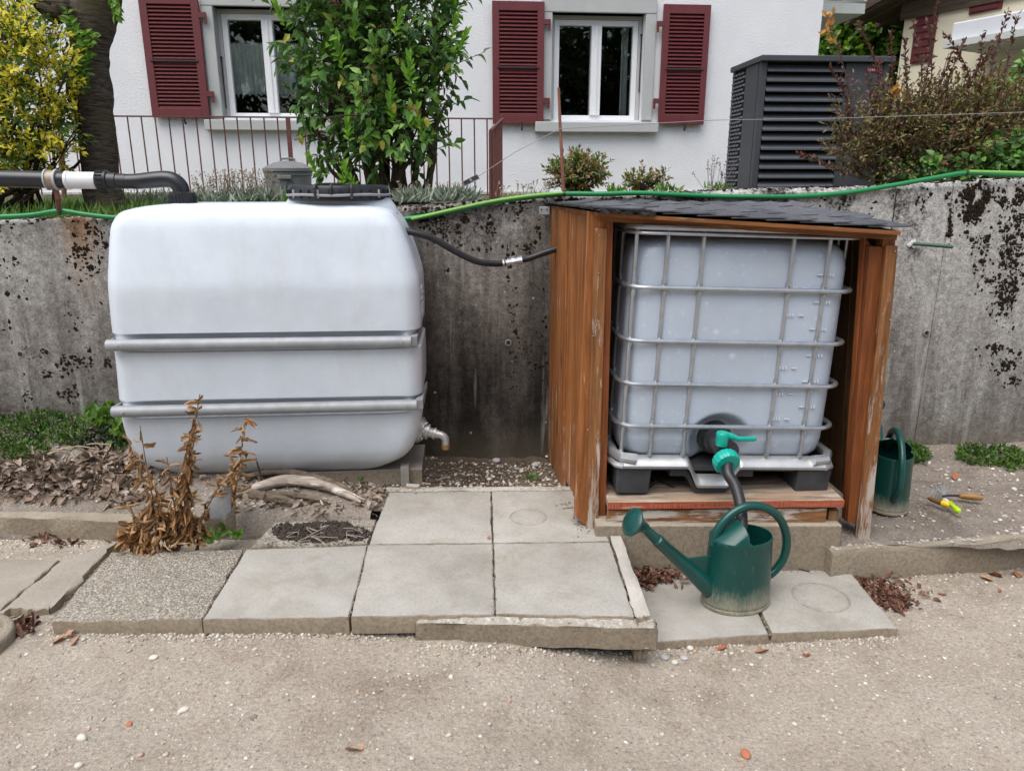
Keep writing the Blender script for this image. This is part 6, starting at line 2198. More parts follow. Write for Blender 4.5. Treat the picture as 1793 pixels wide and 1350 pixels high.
for b in bl:
    for q in range(2):
        e = b[0] + Vector(tuple(rp_.normal(size=3) * .08))
        st.append(([root + Vector((rp_.normal() * .12, rp_.normal() * .08, -.05)), root.lerp(e, .5) + Vector((rp_.normal() * .08, rp_.normal() * .05, -.05)), e], .014, .004))
st.append(([PY(5, 370, 4.4), PY(40, 350, 4.4), PY(90, 300, 4.4), PY(125, 245, 4.4)], .008, .003))
st.append(([PY(-30, 345, 4.4), PY(15, 335, 4.4), PY(30, 320, 4.45)], .03, .022))
stems_obj('stems', ys_, st, m_twig_d)
tag(tri_mesh('twigs', *sticks(A, B, .003, .0015, 3), m_twig_d, ys_), kind='stuff')

# ---- large green shrub behind the tank
gs = thing('green_shrub', 'tall leafy green shrub with bare stems at its foot behind the tank', 'shrub', PY(700, 352, 4.6))
bl = [blob(560, 60, 4.65, 72, 75, .3), blob(640, 40, 4.6, 90, 85, .35), blob(720, 70, 4.6, 75, 80, .32), blob(590, 150, 4.6, 70, 60, .3), blob(680, 160, 4.5, 75, 70, .32), blob(755, 150, 4.6, 48, 70, .25), blob(570, 215, 4.65, 48, 40, .22), blob(650, 235, 4.5, 60, 45, .25),
      blob(725, 215, 4.5, 60, 45, .25), blob(600, 275, 4.6, 42, 28, .18), blob(690, 262, 4.5, 50, 30, .2), blob(745, 275, 4.55, 22, 22, .1), blob(590, -50, 4.65, 90, 70, .35), blob(700, -50, 4.6, 90, 70, .35), blob(545, 120, 4.65, 45, 70, .2), blob(770, 100, 4.6, 40, 50, .15), blob(790, 10, 4.6, 25, 40, .12)]
bl = [(Vector((c.x + (PY(650, 150, c.y).x - c.x) * .09, c.y, c.z)), (r[0] * .9, r[1], r[2])) for c, r in bl]
A, B, P, D, N = twigs(rp_, bl, 640, 8, .18, up=.35, out=.5, shell=.6, spread=.9, face=(0, -.35, .7))
D = unit(D + np.array([0, 0, -.35]))
m_gl = LEAF('green_shrub_leaf', [(.022, .06, .012), (.03, .08, .016), (.045, .11, .02), (.04, .095, .02), (.07, .15, .025), (.1, .19, .03)], gain=1.5, rough=.36, trans=.22)
m_glo = LEAF('green_shrub_leaf_single', [(.025, .065, .013), (.035, .09, .018), (.05, .12, .022), (.08, .17, .03), (.12, .22, .035), (.045, .1, .02), (.16, .2, .03)], gain=1.5, rough=.36, trans=.22, src='object')
m_tip = LEAF('young_shoot_leaf', [(.11, .25, .02), (.15, .32, .03), (.2, .38, .04)], trans=.3)
LL = .048 + .036 * rp_.random(len(P))
order = np.argsort(P[:, 1] - LL * 2)
near = order[:285]; rest = order[285:]
V, F = leaf_arrays(P[rest], D[rest], N[rest], LL[rest], LL[rest] * .26)
tag(tri_mesh('foliage', V, F, m_gl, gs), kind='stuff')
lm = []
for i in range(3):
    V, F = leaf_arrays([(0, 0, 0)], [(1, 0, 0)], [(0, 0, 1)], 1.0, .24 + .04 * i, fold=.1 + .1 * i, droop=.08 + .1 * i)
    me = bpy.data.meshes.new('leaf'); me.from_pydata([tuple(p) for p in V], [], [tuple(int(q) for q in f) for f in F]); me.materials.append(m_glo); lm.append(me)
gi = wmat(gs).inverted()


def place_leaf(me, parent, inv, p, d, n_, s, name='leaf'):
    d = Vector(tuple(d)).normalized(); n_ = Vector(tuple(n_)); y = n_.cross(d).normalized(); z = d.cross(y)
    M_ = Matrix((d, y, z)).transposed().to_4x4()
    M_.translation = Vector(tuple(p))
    o = bpy.data.objects.new(name, me); C.objects.link(o); o.parent = parent
    o.matrix_basis = inv @ M_ @ Matrix.Scale(s, 4)
    return o


for i in near: place_leaf(lm[i % 3], gs, gi, P[i], D[i], N[i], float(LL[i]))
# bright young shoots
tips = [(690, 50), (665, 100), (600, 110), (720, 130), (760, 90), (800, 85), (785, 120), (690, 170), (730, 150), (760, 150), (640, 200), (690, 205), (720, 215), (610, 235), (650, 250), (560, 300), (600, 315), (630, 320), (745, 210), (770, 200), (790, 60), (530, 20), (500, 35), (800, 5), (745, 240), (620, 60), (560, 90)]
Pt, Dt, Nt = [], [], []
for u, v in tips:
    c_ = PY(u, v + 14, 4.28 if 560 < u < 760 else 4.5)
    tdir = Vector((rp_.normal() * .25, -.15, 1)).normalized()
    for k_ in range(14):
        s = k_ / 14
        a = k_ * 2.4
        Pt.append(c_ + tdir * (.13 * s)); Dt.append(Vector((math.cos(a), math.sin(a), 0)) * (.8 - .5 * s) + tdir * (.5 + s)); Nt.append(tdir * .6 + Vector((0, -.6, .2)))
tag(tri_mesh('young_shoots', *leaf_arrays(np.array([tuple(p) for p in Pt]), np.array([tuple(p) for p in Dt]), np.array([tuple(p) for p in Nt]), .062 * (1 - .3 * rp_.random(len(Pt))), .0125), m_tip, gs), kind='stuff')
m_yl = LEAF('yellowing_leaf', [(.26, .24, .03), (.32, .29, .045), (.24, .14, .05)], trans=.25)
Pt = [tuple(PY(u, v, 4.25)) for u, v in ((595, 130), (600, 140), (650, 105), (658, 130), (690, 180), (718, 180), (725, 185), (635, 245), (670, 245), (700, 250), (510, 105), (508, 60), (785, 110), (745, 205), (525, 235))]
tag(tri_mesh('yellowing_leaves', *leaf_arrays(np.array(Pt), rp_.normal(size=(len(Pt), 3)) * .4 + np.array((0, -.2, -.8)), np.tile((0., -1, .2), (len(Pt), 1)) + rp_.normal(size=(len(Pt), 3)) * .4, .062, .017), m_yl, gs), kind='stuff')
st = []
root = PY(700, 352, 4.62)
ends = [(560, 120), (590, 60), (640, 20), (660, -40), (700, 10), (740, 60), (770, 130), (760, 40), (600, 200), (550, 220), (650, 160), (690, 120), (720, -60), (620, -60), (780, 180), (575, 270)]
for i, (u, v) in enumerate(ends):
    b0 = PY(640 + (u - 560) * .42 + rp_.normal() * 8, 372, 4.6 + rp_.normal() * .06)
    e = PY(u, v, 4.62 + rp_.normal() * .08)
    st.append(([b0, b0.lerp(e, .3) + Vector((rp_.normal() * .04, 0, .02)), b0.lerp(e, .65) + Vector((rp_.normal() * .05, 0, .03)), e], .02 + .008 * rp_.random(), .006))
st.append(([PY(715, 350, 4.5), PY(700, 310, 4.5), PY(735, 265, 4.45), PY(790, 235, 4.45)], .018, .006))
st.append(([PY(690, 350, 4.5), PY(668, 300, 4.5), PY(625, 290, 4.4)], .012, .005))
for b in bl:
    for q in range(3):
        c_ = b[0]; e = c_ + Vector(tuple(rp_.normal(size=3) * np.array(b[1]) * .8)); s_ = c_ + Vector((0, 0, -b[1][2] * .7))
        st.append(([s_, s_.lerp(e, .5) + Vector((0, 0, .03)), e], .006, .0025))
stems_obj('stems', gs, st, m_twig)
tag(tri_mesh('twigs', *sticks(A, B, .0035, .0015, 3), m_twig, gs), kind='stuff')
mb = MB(); p = PY(722, 352, 4.45); mb.tube([p, p + Vector((.0, 0, .05)), p + Vector((.03, 0, .1))], [.05, .045, .03], 10); mb.build('stump', m_twig, gs, smooth=True)


def small_shrub(name, label, u, v, Y, ru, rv, n, mat, L, W, k=7, Lt=.06, group=None, up=.5, extra=None):
    o = thing(name, label, 'shrub', PY(u, v + rv, Y), group=group)
    b = [blob(u, v, Y, ru, rv, ru * Y / FOC)]
    if extra: b += [blob(*e) for e in extra]
    A, B, P, D, N = twigs(rp_, b, n, k, Lt, up=up, shell=.55)
    tag(tri_mesh('foliage', *small_leaf_arrays(P, D, N, L * (.8 + .4 * rp_.random(len(P))), W), mat, o), kind='stuff')
    base = np.tile(np.array(tuple(PY(u, v + rv * 1.1, Y))), (len(A), 1)) + rp_.normal(size=(len(A), 3)) * .02
    tag(tri_mesh('stems', *sticks(base, A, .003, .002, 3), m_twig_d, o), kind='stuff')
    return o


m_spir = LEAF('spiraea_leaf', [(.045, .08, .015), (.08, .13, .02), (.12, .17, .03), (.22, .1, .05), (.26, .15, .08), (.1, .14, .03)], gain=1.25, trans=.25)
small_shrub('small_shrub', 'rounded low shrub with reddish tips behind the rusty rod', 1010, 305, 5.0, 50, 31, 230, m_spir, .034, .009, k=8)
small_shrub('small_shrub', 'smaller reddish tipped shrub in front of the white house wall', 1122, 320, 5.0, 26, 17, 90, m_spir, .03, .008, k=7, extra=[(1150, 315, 5.0, 16, 10, .06)])
m_weed = LEAF('weed_leaf', [(.06, .13, .02), (.1, .2, .03), (.14, .25, .04)], trans=.3)
m_silver = LEAF('silver_leaf', [(.13, .16, .12), (.2, .24, .19), (.28, .32, .27)], trans=.15, rough=.6)
m_dryfl = LEAF('dry_seed_heads', [(.32, .26, .18), (.42, .35, .26), (.26, .19, .13)], trans=.2, rough=.8)


def tuft(name, label, px, Y, mat, n, L, W, cat='plant', group=None, lean=.7, stalk=None, zoff=0.0):
    """low clumps along a strip: leaves fanning up from points between two pixels"""
    o = thing(name, label, cat, PY(*px[0], Y), group=group)
    P, D = [], []
    for i in range(n):
        a = px[rp_.integers(len(px))]
        p = PY(a[0] + rp_.normal() * a[2] if len(a) > 2 else a[0], a[1], Y) + Vector((0, rp_.normal() * .05, zoff))
        P.append(tuple(p)); D.append((rp_.normal() * lean, rp_.normal() * lean, .6 + rp_.random()))
    P = np.array(P); D = np.array(D)
    l = L * (.5 + .8 * rp_.random(n))
    tag(tri_mesh('foliage', *small_leaf_arrays(P, D, rp_.normal(size=(n, 3)) * .5 + np.array((0, -.6, .3)), l, W), mat, o), kind='stuff')
    if stalk:
        m_, k_, h_ = stalk
        A_, B_ = [], []
        for i in range(k_):
            a = px[rp_.integers(len(px))]
            p = PY(a[0] + rp_.normal() * (a[2] if len(a) > 2 else 5), a[1], Y)
            A_.append(tuple(p)); B_.append(tuple(p + Vector((rp_.normal() * .25 * h_, rp_.normal() * .1 * h_, h_ * (.5 + .6 * rp_.random())))))
        A_, B_ = np.array(A_), np.array(B_)
        parts = [sticks(A_, B_, .0018, .001, 3)]
        for s in (.75, .85, .95, 1.0): parts.append(small_leaf_arrays(A_ + (B_ - A_) * s, rp_.normal(size=(k_, 3)) + np.array((0, 0, .8)), rp_.normal(size=(k_, 3)), .014, .005))
        tag(tri_mesh('flower_stalks', *join(parts), m_, o), kind='stuff')
    return o


# PY takes (u, v, Y); tuft points carry a spread as third number
_PY = PY


def PY(u, v, Y, *rest):
    return _PY(u, v, rest[0] if rest else Y)


def strip(u0, u1, v0, v1, n, sp=9): return [(u0 + (u1 - u0) * i / (n - 1), v0 + (v1 - v0) * i / (n - 1), sp) for i in range(n)]


G_S = 'silver leaved cushions along the wall'
tuft('silver_plant', 'silvery grey leafed cushion along the wall right of the green shrub', strip(708, 815, 355, 352, 9), 4.15, m_silver, 620, .085, .008, group=G_S, lean=.75, stalk=(m_dryfl, 26, .1))
tuft('silver_plant', 'silvery cushion with dry flower stalks between the pipe elbow and the dustbin', strip(350, 470, 362, 356, 9), 4.4, m_silver, 420, .1, .008, group=G_S, lean=.7, stalk=(m_dryfl, 150, .18))
tuft('silver_plant', 'dry seed stalks left of the pipe elbow in front of the railing', strip(225, 300, 360, 358, 6), 4.9, m_silver, 160, .09, .008, group=G_S, lean=.7, stalk=(m_dryfl, 26, .12))
m_grass = LEAF('grass_blade', [(.06, .13, .015), (.1, .2, .025), (.15, .25, .04)], trans=.3)
n = 5200
gx = rp_.uniform(-3.4, -1.15, n); gy = rp_.uniform(3.95, 6.4, n)
Pg = np.stack([gx, gy, terr(gx, gy) - .005], 1)
l_ = .05 + .09 * rp_.random(n)
o = tri_mesh('grass', *small_leaf_arrays(Pg, rp_.normal(size=(n, 3)) * .35 + np.array((0, 0, 1)), rp_.normal(size=(n, 3)) * .5 + np.array((0, -1, .1)), l_, .0035), m_grass)
tag(o, 'short green grass on the terrace behind the pipe', 'grass', kind='stuff')
tuft('weed', 'little green weed between the two reddish shrubs', strip(1070, 1085, 337, 337, 3, 4), 4.6, m_weed, 26, .06, .01)
tuft('weed', 'little green weed right of the smaller reddish shrub', strip(1160, 1185, 337, 337, 3, 5), 4.6, m_weed, 30, .065, .009)
tuft('lavender', 'thin lavender stalks with purple heads left of the heat pump', strip(1242, 1268, 333, 333, 4, 6), 5.2, m_weed, 40, .07, .006, stalk=(LEAF('lavender_head', [(.12, .05, .1), (.2, .1, .16), (.1, .09, .07)], trans=.1), 18, .2))
tuft('wall_weed', 'dry wispy weeds on the wall top left of the rusty rod', strip(880, 960, 345, 343, 6), 4.3, m_dryfl, 40, .05, .003, stalk=(m_dryfl, 24, .08))

# ---- red brown barberry at the right
bb = thing('barberry_bush', 'straggly brown red barberry bush in front of the heat pump', 'shrub', PY(1620, 322, 5.0))
bl = [blob(1550, 250, 4.9, 70, 55, .3), blob(1640, 240, 4.95, 85, 65, .35), blob(1730, 235, 5.0, 75, 60, .35), blob(1560, 190, 4.95, 26, 40, .16), blob(1610, 190, 5.0, 50, 35, .22), blob(1690, 185, 5.0, 55, 32, .22), blob(1500, 280, 4.85, 45, 30, .2), blob(1760, 190, 5.0, 40, 36, .2), blob(1500, 220, 4.85, 30, 35, .15)]
m_barb = LEAF('barberry_leaf', [(.045, .05, .014), (.07, .065, .018), (.09, .04, .022), (.06, .028, .02), (.1, .085, .025), (.15, .12, .035), (.075, .03, .025)], gain=1.9, trans=.2)
m_barb2 = LEAF('barberry_shoot_leaf', [(.06, .022, .022), (.09, .03, .03), (.05, .03, .022), (.11, .05, .035)], gain=1.7, trans=.2)
A, B, P, D, N = twigs(rp_, bl, 900, 10, .16, up=.5, out=.45, shell=.35, spread=.8)
tag(tri_mesh('foliage', *small_leaf_arrays(P, D, N, .026 + .014 * rp_.random(len(P)), .008), m_barb, bb), kind='stuff')
st = [(sum(((tuple(a), tuple(b)),), ())) for a, b in ()]
paths = []
Pt, Dt = [], []
root = _PY(1630, 330, 5.0)
for (u0, v0), (u1, v1), Y in (((1500, 300), (1452, 28), 4.85), ((1490, 230), (1455, 120), 4.85), ((1540, 300), (1520, 130), 4.9), ((1570, 260), (1560, 60), 4.95), ((1590, 240), (1600, 40), 5), ((1610, 220), (1640, 10), 5), ((1620, 220), (1625, 40), 5), ((1640, 200), (1690, 70), 5), ((1660, 190), (1720, 60), 5),
                               ((1680, 190), (1745, 70), 5), ((1720, 200), (1765, 20), 5), ((1740, 200), (1780, 30), 5), ((1700, 180), (1655, 60), 5), ((1500, 310), (1400, 270), 4.8), ((1600, 200), (1585, 70), 5), ((1560, 200), (1505, 45), 5.0), ((1640, 220), (1665, 100), 4.9), ((1750, 250), (1850, 150), 5.0), ((1700, 250), (1720, 130), 4.9), ((1540, 240), (1540, 110), 4.9)):
    a, b = _PY(u0, v0, Y), _PY(u1, v1, Y)
    m1 = a.lerp(b, .5) + Vector((rp_.normal() * .03, 0, .02))
    paths.append(([root.lerp(a, .4), a, m1, b], .007, .002))
    Q = spline([a, m1, b], 18)
    for i, q in enumerate(Q):
        if i < 5: continue
        dt = (Q[min(i + 1, len(Q) - 1)] - Q[max(0, i - 1)]).normalized()
        for k_ in range(2):
            Pt.append(tuple(q + dt * rp_.normal() * .008)); Dt.append(tuple(dt * .8 + Vector(tuple(rp_.normal(size=3))) * .6))
for b in bl:
    for q in range(7):
        e = b[0] + Vector(tuple(rp_.normal(size=3) * np.array(b[1]) * .9)); s_ = root.lerp(b[0], .6)
        paths.append(([s_, s_.lerp(e, .5) + Vector((0, 0, .04)), e], .006, .002))
stems_obj('stems', bb, paths, m_twig)
n = len(Pt)
tag(tri_mesh('shoots', *small_leaf_arrays(np.array(Pt), np.array(Dt), rp_.normal(size=(n, 3)), .03 + .012 * rp_.random(n), .0085), m_barb2, bb), kind='stuff')
tag(tri_mesh('twigs', *sticks(A, B, .003, .0012, 3), m_twig, bb), kind='stuff')
Pt = []
for (u, v) in ((1455, 30), (1452, 45), (1448, 62), (1452, 75), (1568, 155), (1574, 165), (1566, 170)):
    for k_ in range(5): Pt.append(tuple(_PY(u + rp_.normal() * 4, v + rp_.normal() * 4, 4.8)))
tag(tri_mesh('orange_leaves', *small_leaf_arrays(np.array(Pt), rp_.normal(size=(len(Pt), 3)) * .5 + np.array((0, -.2, .7)), rp_.normal(size=(len(Pt), 3)) * .4 + np.array((0, -1, 0)), .05, .012), LEAF('orange_leaf', [(.42, .19, .05), (.5, .28, .09), (.36, .13, .04)]), bb), kind='stuff')
m_vine = LEAF('vine_leaf', [(.03, .075, .018), (.05, .12, .025), (.08, .17, .03), (.13, .23, .04)], gain=1.4, trans=.22)
hv = thing('ivy_hedge', 'dark green leafy hedge behind the barberry at the right', 'hedge', PY(1760, 320, 6.2))
bl = [blob(1690, 240, 6.1, 80, 50, .35), blob(1775, 200, 6.2, 60, 60, .35), blob(1760, 270, 6.0, 80, 45, .35), blob(1860, 200, 6.2, 90, 110, .4), blob(1620, 235, 6.3, 60, 40, .3), blob(1640, 280, 5.8, 70, 35, .3), blob(1570, 295, 6.9, 60, 30, .3)]
A, B, P, D, N = twigs(rp_, bl, 560, 8, .16, up=.2, out=.6, shell=.6)
D = unit(D + np.array([0, 0, -.5]))
tag(tri_mesh('foliage', *leaf_arrays(P, D, N + np.array((0, -.6, 0)), .065 + .03 * rp_.random(len(P)), .026), m_vine, hv), kind='stuff')
tag(tri_mesh('stems', *sticks(A, B, .005, .002, 3), m_twig_d, hv), kind='stuff')
gc = thing('creeper', 'green creeper with broad leaves hanging over the wall at the far right', 'creeper', PY(1740, 310, 4.7))
bl = [blob(1740, 288, 4.7, 60, 16, .15), blob(1790, 270, 4.7, 30, 30, .15), blob(1850, 280, 4.7, 60, 30, .2), blob(1660, 302, 4.6, 50, 10, .1)]
A, B, P, D, N = twigs(rp_, bl, 110, 6, .12, up=.2, out=.6)
tag(tri_mesh('foliage', *leaf_arrays(P, unit(D + np.array([0, -.3, -.4])), N + np.array((0, -.5, 0)), .06, .024), m_vine, gc), kind='stuff')
tag(tri_mesh('stems', *sticks(A, B, .004, .002, 3), m_twig_d, gc), kind='stuff')
# trees far behind, between the houses
m_far = LEAF('far_leaf', [(.04, .09, .012), (.08, .16, .02), (.13, .22, .03), (.18, .27, .04)], gain=1.25, trans=.3)
for nm, lab, blx, n in (('garden_tree', 'sunny green tree in the gap between the two houses', [(1500, 60, 17, 70, 70, 1.0), (1560, 100, 17, 60, 60, .9), (1450, 110, 17, 60, 55, .9), (1520, 130, 17, 70, 40, .9), (1540, 20, 17, 60, 60, .9), (1590, 40, 18, 60, 90, .9), (1480, 180, 17, 90, 60, .9), (1580, 180, 17, 80, 60, .9)], 900),
                        ('garden_tree', 'darker tree showing low behind the heat pump and the hedge', [(1650, 220, 19, 90, 70, 1.0), (1750, 230, 19, 90, 70, 1.0), (1480, 260, 18, 110, 60, 1.0), (1850, 220, 19, 100, 90, 1.0)], 420)):
    o = thing(nm, lab, 'tree', (_PY(blx[1][0], 300, blx[1][2]).x, blx[1][2], 1.4))
    b_ = [blob(*q) for q in blx]
    A, B, P, D, N = twigs(rp_, b_, n, 9, .5, up=.3, shell=.5)
    tag(tri_mesh('crown', *leaf_arrays(P, D, N, .2, .07), m_far, o), kind='stuff')
    mb = MB(); c_ = o.location; top = b_[0][0]
    mb.tube(spline([Vector((c_.x, c_.y, 1.3)), Vector((c_.x, c_.y, 2.0)).lerp(top, .3), top], 5), [.2 - .012 * i for i in range(11)], 8)
    for q in b_: mb.tube([Vector((c_.x, c_.y, 2.0)).lerp(top, .4), q[0]], [.08, .02], 5)
    mb.build('trunk', m_twig_d, o, smooth=True)

# ---- trees standing behind the photographer, mirrored in the window panes
m_back = LEAF('back_leaf', [(.02, .045, .01), (.035, .07, .014), (.05, .095, .02)], trans=.15)
for i, (x, y, r, h) in enumerate(((-7.5, -13, 2.6, 7.5), (-2.5, -14.5, 2.8, 8.5), (2.5, -13.5, 2.6, 8), (7.5, -15, 2.9, 8.5), (12.5, -13, 2.6, 7.5), (-12.5, -14, 2.8, 8))):
    o = thing('orchard_tree', ['bushy dark tree behind the photographer, mirrored left of the left window', 'tall dark tree behind the photographer opposite the white tank', 'tall dark tree behind the photographer opposite the shelter', 'broad dark tree behind the photographer opposite the second watering can', 'slender dark tree behind the photographer at the far right', 'dark tree behind the photographer at the far left'][i], 'tree', (x, y, -.1), group='garden trees behind the photographer')
    b_ = [(Vector((x + rp_.normal() * .8, y + rp_.normal() * .7, h * q)), (r * (1 - .35 * abs(q - .5)), r * .8, h * .2)) for q in (.3, .42, .55, .7, .85)]
    A, B, P, D, N = twigs(rp_, b_, 520, 9, .9, up=.1, shell=.45)
    tag(tri_mesh('crown', *small_leaf_arrays(P, D, N, .42, .14), m_back, o), kind='stuff')
    mb = MB(); mb.tube(spline([(x, y, -.2), (x + .1, y, h * .3), (x - .1, y, h * .6), (x, y, h * .85)], 5), [.26 - .013 * j for j in range(16)], 8)
    for q in b_: mb.tube([(x, y, h * .3), tuple(q[0])], [.1, .03], 5)
    mb.build('trunk', m_twig_d, o, smooth=True)
PY = _PY

# ================================================================== LOW PLANTS, LITTER AND STONES
rl_ = np.random.default_rng(23)


def on_soil(u, v, f):
    d = ray(u, v)
    Y = np.linspace(1.2, 4.15, 84)
    k = Y / d.y
    dz = EYE.z + d.z * k - f(d.x * k, Y)
    hit = np.nonzero(dz <= 0)[0]
    if len(hit) == 0 or hit[0] == 0:
        return PY(u, v, 4.0) if len(hit) == 0 else PY(u, v, float(Y[0]))
    i = hit[0]
    t = dz[i - 1] / (dz[i - 1] - dz[i])
    return PY(u, v, float(Y[i - 1] + (Y[i] - Y[i - 1]) * t))


def gpt(u, v):
    z = .05
    for _ in range(5):
        p = PZ(u, v, z); z = float(gz(np.array(p.x), np.array(p.y)))
    return PZ(u, v, z)


def cushion(name, label, spots, f, mat, L, W, cat='plant', flower=None, h=.03):
    o = thing(name, label, cat, on_soil(spots[0][0], spots[0][1], f))
    P = []
    for u, v, ru, rv, n in spots:
        for i in range(n):
            a = rl_.random() * 6.28; q = rl_.random() ** .5
            p = on_soil(u + ru * q * math.cos(a), v + rv * q * math.sin(a), f)
            P.append(tuple(p + Vector((0, 0, h * rl_.random() * (1 - q * q * .7)))))
    P = np.array(P); n = len(P)
    D = rl_.normal(size=(n, 3)) * .6 + np.array((0, -.15, .7))
    tag(tri_mesh('foliage', *small_leaf_arrays(P, D, rl_.normal(size=(n, 3)) * .5 + np.array((0, -.5, .6)), L * (.6 + .8 * rl_.random(n)), W), mat, o), kind='stuff')
    if flower:
        m_, k_ = flower
        ix = rl_.integers(n, size=k_)
        Q = P[ix] + np.array((0, -.01, .028))
        parts = [small_leaf_arrays(Q + rl_.normal(size=Q.shape) * .006, rl_.normal(size=(k_, 3)) + np.array((0, 0, .6)), rl_.normal(size=(k_, 3)), .013, .005) for _ in range(4)]
        tag(tri_mesh('flowers', *join(parts), m_, o), kind='stuff')
    return o


m_thyme = LEAF('cushion_leaf', [(.03, .07, .012), (.05, .105, .018), (.08, .15, .025), (.11, .19, .03)], trans=.2)
m_purp = LEAF('faded_purple_flower', [(.12, .05, .09), (.2, .1, .16), (.11, .07, .06)], trans=.1)
cushion('thyme_cushion', 'green cushion plant with faded purple flowers below the wall at the left', [(20, 765, 60, 38, 900), (90, 752, 60, 28, 800), (40, 795, 55, 18, 400), (130, 768, 25, 18, 250), (-70, 770, 70, 45, 700), (60, 735, 60, 14, 350)], soil_l, m_thyme, .03, .005, flower=(m_purp, 60), h=.06)
cushion('leafy_weed', 'broad leafed green weed beside the left flank of the tank', [(170, 740, 22, 12, 60), (195, 735, 18, 16, 70), (212, 765, 10, 18, 40)], soil_l, m_weed, .06, .016, h=.08)
cushion('ivy_patch', 'dark creeping plant on the soil left of the tank', [(180, 775, 45, 20, 420), (200, 760, 20, 18, 160)], soil_l, LEAF('dark_small_leaf', [(.012, .022, .008), (.02, .035, .012), (.03, .05, .018)], trans=.1), .022, .007, h=.05)
cushion('weed_clump', 'low green weed clump at the wall foot behind the second watering can', [(1600, 800, 26, 14, 420), (1590, 792, 18, 10, 160)], soil_r, m_thyme, .035, .007, h=.045)
cushion('weed_clump', 'wide green weed mat with faded flowers at the foot of the wall at the right', [(1735, 802, 62, 15, 760), (1700, 795, 25, 12, 200), (1780, 815, 30, 12, 260), (1830, 812, 40, 14, 200)], soil_r, m_thyme, .035, .007, flower=(m_purp, 26), h=.045)
cushion('sprout', 'single light green sprout at the tank foot', [(632, 843, 5, 3, 8)], soil_l, m_weed, .03, .01, h=.01)
cushion('sprout', 'tiny green tuft in the dark soil behind the landing', [(930, 838, 10, 6, 40)], soil_l, m_weed, .025, .004, h=.01)
cushion('sprout', 'broad leafed sprout beside the grey stone wedge', [(375, 948, 12, 5, 12), (410, 945, 9, 4, 9), (395, 930, 6, 6, 10)], lambda x, y: x * 0 + .16, m_weed, .05, .013, h=.02)

# ---- withered brown plant on the pebble slab
m_dryo = LEAF('withered_leaf', [(.34, .18, .075), (.42, .25, .12), (.22, .105, .042), (.5, .34, .2), (.3, .145, .058), (.14, .065, .028)], rough=.75, trans=.15, src='object', spec=.2)
m_dryi = LEAF('withered_leaf_mass', [(.34, .18, .075), (.42, .25, .12), (.24, .12, .05), (.46, .3, .16), (.14, .07, .03)], rough=.75, trans=.15, spec=.2)
dpn = thing('withered_plant', 'tall withered plant with crumpled brown leaves growing beside the pebble slab', 'plant', PZ(300, 955, .16))
dm = [curl_leaf_mesh('leaf', rl_, 1.0, .27, 1.7, m_dryo) for _ in range(6)]
stalks = [((330, 955), (350, 690), 1.0), ((325, 950), (338, 760), 1.0), ((405, 905), (430, 728), .9), ((300, 955), (224, 770), .7), ((315, 955), (292, 800), .8), ((290, 960), (245, 745), .25), ((310, 955), (265, 830), .9), ((345, 950), (385, 850), .8), ((280, 958), (215, 880), .7), ((320, 955), (310, 830), 1.0), ((395, 915), (425, 800), 1.0)]
di = wmat(dpn).inverted()
sm = MB(); cand = []
for si, ((u0, v0), (u1, v1), dens) in enumerate(stalks):
    Y0 = PZ(u0, v0, .16).y
    a = PY(u0, v0, Y0); b = PY(u1, v1, Y0 + .02 + rl_.normal() * .03)
    Q = spline([a, a.lerp(b, .5) + Vector((rl_.normal() * .015, -.01, 0)), b], 10)
    sm.tube(Q, [.0045 - .0025 * i / (len(Q) - 1) for i in range(len(Q))], 5)
    L = (b - a).length
    k = int(L / .0085 * dens)
    for j in range(k):
        s = (j + rl_.random()) / k
        if s < .12: continue
        q = Q[min(len(Q) - 1, int(s * (len(Q) - 1)))]
        sz = (.058 + .042 * rl_.random()) * (1.0 - .3 * s)
        ang = j * 2.4 + rl_.random()
        d = Vector((math.cos(ang), math.sin(ang), -1.6 - 1.2 * rl_.random()))
        if s > .93: d.z = .7
        cand.append((q + Vector(tuple(rl_.normal(size=3) * .006)), d, sz))
for j in range(240):                                     # the thick clump round the foot
    a = rl_.random() * 6.28; r = .15 * rl_.random() ** .6
    c_ = PZ(285, 945, .16) + Vector((r * 1.05 * math.cos(a), r * .55 * math.sin(a) - .01, .012 + .19 * rl_.random() * (1 - r / .17)))
    cand.append((c_, Vector((math.cos(a), math.sin(a) * .8 - .2, rl_.normal() * .5 - .3)), .04 + .045 * rl_.random()))
cand.sort(key=lambda t: -t[2] + t[0].y * .3)
tag(sm.build('stems', MAT('withered_stem', (.12, .07, .04), (.2, .12, .07), 30, .9), dpn, smooth=True), kind='stuff')
for i, (p, d, s) in enumerate(cand[:290]):
    place_leaf(dm[i % 6], dpn, di, p, d, Vector((rl_.normal() * .5, -1 + rl_.normal() * .5, rl_.normal() * .6)), s)
rest = cand[290:]
if rest:
    V, F = scatter(dm, rl_, np.array([tuple(c[0]) for c in rest]), np.array([c[2] for c in rest]), 1.2)
    me = tri_mesh('foliage', V, F, m_dryi, dpn, smooth=True); tag(me, kind='stuff')

# ---- leaf litter
m_lit = LEAF('litter_leaf', [(.2, .145, .11), (.28, .21, .16), (.4, .33, .27), (.12, .085, .065), (.33, .25, .19), (.22, .155, .12), (.46, .4, .35)], rough=.85, trans=.05, spec=.15)
m_redlit = LEAF('red_fallen_leaf', [(.1, .042, .03), (.16, .065, .042), (.22, .11, .07), (.065, .03, .025), (.29, .17, .115), (.13, .05, .04), (.2, .15, .11)], rough=.75, trans=.08, spec=.2)
lmeshes = [curl_leaf_mesh('litter', rl_, 1.0, .27, .8) for _ in range(6)]
flatm = [curl_leaf_mesh('litter', rl_, 1.0, .3, .45) for _ in range(5)]


